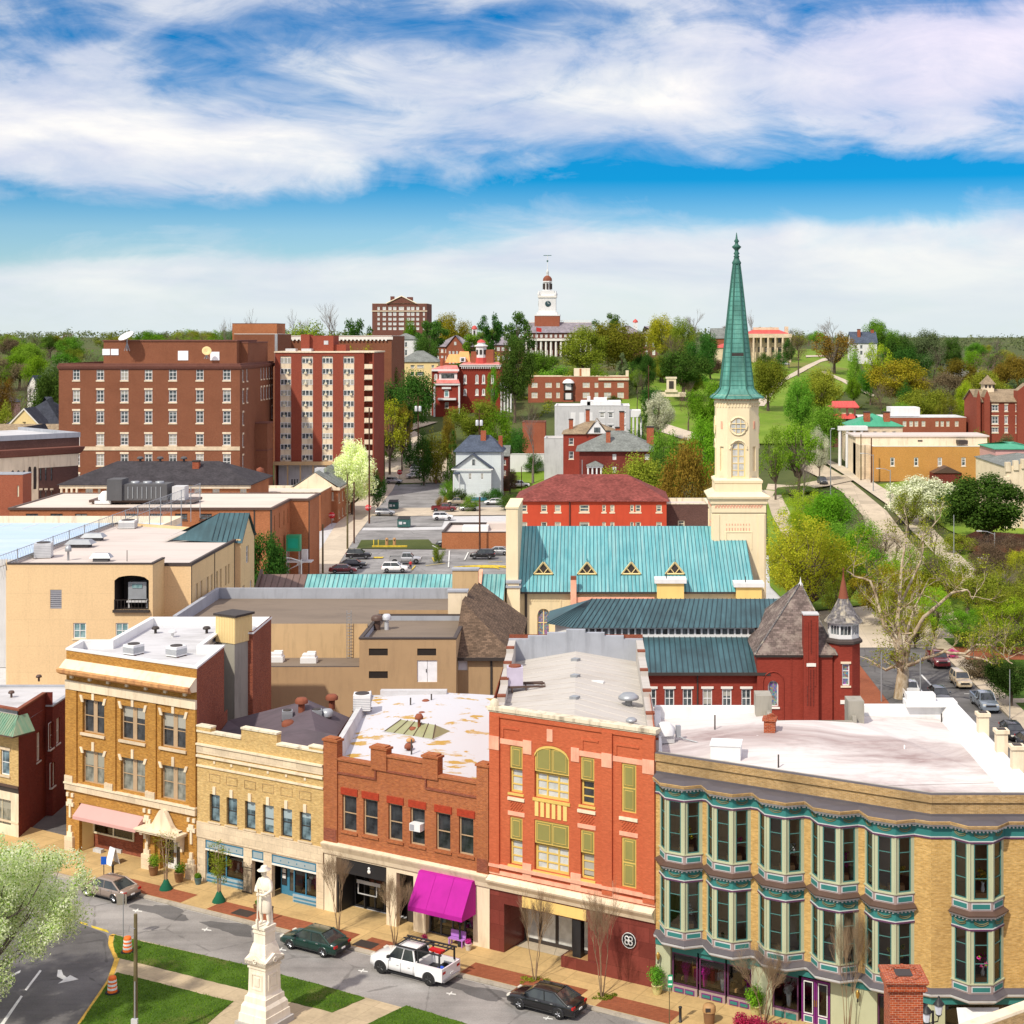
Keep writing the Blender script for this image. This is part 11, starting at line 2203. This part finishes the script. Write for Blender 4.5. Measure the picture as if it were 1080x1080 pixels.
for x,lb in((408,'left of the two orange ticket machines on the yellow curb'),(416,'right of the two orange ticket machines on the yellow curb')):q2=GT(x,577.5);k=MB();k.lt([(.35,0),(.3,.3),(.3,1.2),(.2,1.35),(.01,1.4)],(0,0,0),10,0);k.box(-.1,.1,-.33,-.28,.8,1.1,1);tag(k.bd('ticket_machine',['wtan','dark'],None,(q2.x,q2.y,.5)),lb,'ticket machine','orange ticket machines')
p=G(119,911,.13);t=th('sandwich_board','blank white sandwich board on the sidewalk below the pink awning','sandwich board',(p.x,p.y,.13),RA-.25)
for s in(-1,1):k=MB();k.pg([(-.42,s*.38,0),(.42,s*.38,0),(.42,s*.03,1.25),(-.42,s*.03,1.25)]);k.pg([(.42,s*.36,0),(-.42,s*.36,0),(-.42,s*.01,1.25),(.42,s*.01,1.25)]);k.bd('panel','board',t)
def plt(x,y,label,pot,r_,ph,leafm,lr,lh,n=900,ls=.05,grp='potted plants on the sidewalk',cone=0,z=.13,loc=None):
 p=V3(loc)if loc else G(x,y,z);zb=p.z if loc else z;t=th('potted_plant',label,'potted plant',(p.x,p.y,zb),0,grp);k=MB();k.lt([(r_*.7,0),(r_*.95,ph*.45),(r_,ph*.85),(r_*1.1,ph*.9),(r_*1.08,ph),(r_*.9,ph),(r_*.85,ph*.85),(.01,ph*.85)],(0,0,0),14);k.bd('pot',[pot],t)
 s=int(x or p.x*10);rr=random.Random(s);me=lm(n,[(rr.un(-.4,.4)*lr,rr.un(-.4,.4)*lr,ph+lh*rr.un(.15,.85),lr*rr.un(.45,.75))for _ in rg(14)],ls,s,name='foliage');am(me,leafm);ist(me,'foliage',t);return t
plt(162,923,'big brown pot with dark bush left of the hooded entrance','pbrown',.36,.75,'lfm',.6,.7);plt(189,930,'big brown pot with green bush right of the hooded entrance','pbrown',.36,.75,'lfm',.55,.6);plt(209,932.5,'small blue-gray pot with leafy plant at the cream stone pier','pot_blue',.26,.5,'lfm',.3,.25)
plt(448,997,'white pot of red flowers left of the magenta awning shop','pot_white',.22,.45,'petal_red',.3,.2,500,.035);plt(494,1002,'white pot of pink flowers right of the purple bench','pot_white',.22,.45,'ppink',.28,.2,500,.035);plt(693,1048,'yellow-green pot with a round bush between the granite and bay buildings','pot_yellow',.34,.6,'lfm',.62,1.1,1500);plt(797,1070,'yellow-green pot with a clipped bush before the bay shopfront','pot_yellow',.34,.6,'lfb',.7,.9,1800);plt(271,960,'small brown pot with a green shoot between the blue shop doors','pbrown',.25,.4,'lfm',.2,.3,300,.04)
for i,x in en((104,125,140)):
 q=G(x,899,.1);k=MB();k.box(-.45,.45,-.18,.18,0,.3)if i<2 else k.lt([(.22,0),(.1,.12),(.12,.3),(.3,.6),(.24,.6),(.01,.5)],(0,0,0),12);tag(k.bd('stone_planter','pgray',None,(q.x,q.y,.1),RA),('gray stone trough at the left under the pink awning window','gray stone trough in the middle under the pink awning window','gray stone urn at the right under the pink awning window')[i],'planter')
p=G(483,999,.13);t=th('bench','small purple bench behind the lamp post at the magenta awning shop','bench',(p.x-.1,p.y+.3,.13),RA);k=MB();k.box(-.6,.6,-.2,.2,.42,.47);k.bd('seat','purple_bench',t);k=MB();k.box(-.6,.6,.17,.22,.5,.95);k.bd('backrest','purple_bench',t)
for dx in(-.52,.52):
 for dy in(-.15,.15):k=MB();k.box(dx-.04,dx+.04,dy-.04,dy+.04,0,.42);k.bd('leg','purple_bench',t)
me=lm(5200,[(ru(-1.6,1.6),ru(-.4,.4),ru(.2,.6),.42)for _ in rg(24)],.06,44,name='azalea');am(me,'petal_red');o=mko('azalea_hedge',me);p=G(803,1090,.13);o.location=(p.x,p.y,.13);o.rotation_euler.z=RA;tag(o,'low hedge of dark pink azaleas at the bottom edge before the bay building','shrub')
def vase(bi,fl,col,label,dx=0.,vm='rwhite',big=1.):
 ps=BAYS[bi][0];c=(V3(ps[1])+V3(ps[2]))/2 if bi==5 else V3(ps[2])*.78+(V3(ps[0])+V3(ps[3]))*.11;w_=BAY.wld((c.x+dx,c.y+.35));z0=(4.45,9.2)[fl]
 t=th('flower_vase',label,'flower vase',(w_.x,w_.y,z0),0,'flower vases in the bay windows');
 k=MB();k.lt([(.08,0),(.12,.15),(.07,.4),(.11,.55),(.09,.55),(.01,.3)],(0,0,.35),12);k.bd('vase',[vm],t);rr=random.Random(bi*7+fl);bl=[(rr.un(-.38,.38)*big,rr.un(-.2,.2),rr.un(.95,1.5)*big,.15)for _ in rg(12)]
 me=lm(500,bl,.055,bi,name='blossoms');am(me,col);ist(me,'blossoms',t);me=lm(350,bl+[(0,0,1.,.15)],.05,bi+9,name='greenery');am(me,'lfm');ist(me,'greenery',t)
 k=MB();k.cbx(0,0,0,.9,.45,.34);k.bd('stand','wtan',t)
for a in((0,1,'pyel','vase of yellow flowers in the leftmost upper bay window'),(1,1,'ppink','vase of pink and white flowers in the second upper bay window'),(2,1,'petal_white','vase of white flowers in the third upper bay window'),(3,1,'ppur','vase of violet flowers in the fourth upper bay window'),(4,1,'pyel','small yellow bouquet in the fifth upper bay window'),(5,1,'pyel','big yellow bouquet in the upper bay right of the corner'),(4,0,'pyel','orange bouquet in the fifth lower bay window'),(5,0,'ppink','tall vase of pink blooms in the lower bay right of the corner'),(0,0,'petal_white','pale plant in the leftmost lower bay window')):vase(*a)
for x,m,lb in((717,'ppur','purple cone flower display in the first bay shop window'),(737,'ppur','purple cone flower display near the first window post'),(756,'petal_white','white flower bowl in the second bay shop window'),(784,'ppur','purple cone flower display in the third bay shop window'),(826,'petal_white','white trinkets and flowers in the window left of the purple door')):
 u=BAY.px(x,1040)[0];w_=BAY.wld((u,.9));plt(x,0,lb,'ppur' if m=='ppur' else 'rwhite',.16,.75,m,.36,.5,700,.04,'flower displays in the bay shop windows',loc=(w_.x,w_.y,.55))
def goods(bld,u0,u1,v,z0,seed,n=16):
 r=random.Random(seed);mts=['wtan','petal_red','rwhite','bpaint','cfr','ppink','lfo','brass','mauve'];k=MB()
 for i in rg(n):u=r.un(u0,u1);h=r.un(.2,.9);k.cbx(u,v+r.un(-.3,.5),z0,r.un(.15,.4),.2,h,r.randrange(len(mts)),r.un(-.4,.4))if r.random()<.5 else k.lt([(.08,0),(.14,h*.5),(.06,h),(.01,h*1.05)],(u,v+r.un(-.3,.5),z0),8,r.randrange(len(mts)))
 k.box(u0,u1,v-.3,v+.5,z0-.2,z0,0);o=bld.part('shop_display',k,mts);o['kind']='stuff'
goods(pb,pb.px(218,920)[0],pb.px(255,920)[0],1.,.9,3);goods(pb,pb.px(312,920)[0],pb.px(332,920)[0],1.,.9,4);goods(bb,bb.px(452,970)[0],bb.px(497,980)[0],1.4,.7,5);
goods(BAY,BAY.px(709,1040)[0],BAY.px(790,1040)[0],1.6,.6,8,22);goods(BAY,BAY.px(928,1080)[0],BAY.px(975,1090)[0],1.2,.6,9,12)
q=GT(1035,600);k=MB();k.box(-.7,.7,-.03,.03,.8,2.,0);k.box(-.05,.05,0,.05,0,.8,1);k.box(-.4,.4,-.05,-.03,1.2,1.6,1);tag(k.bd('lawn_sign',['board','clred'],None,(q.x,q.y,q.z)),'small white square sign on the lawn before the magnolia','sign')
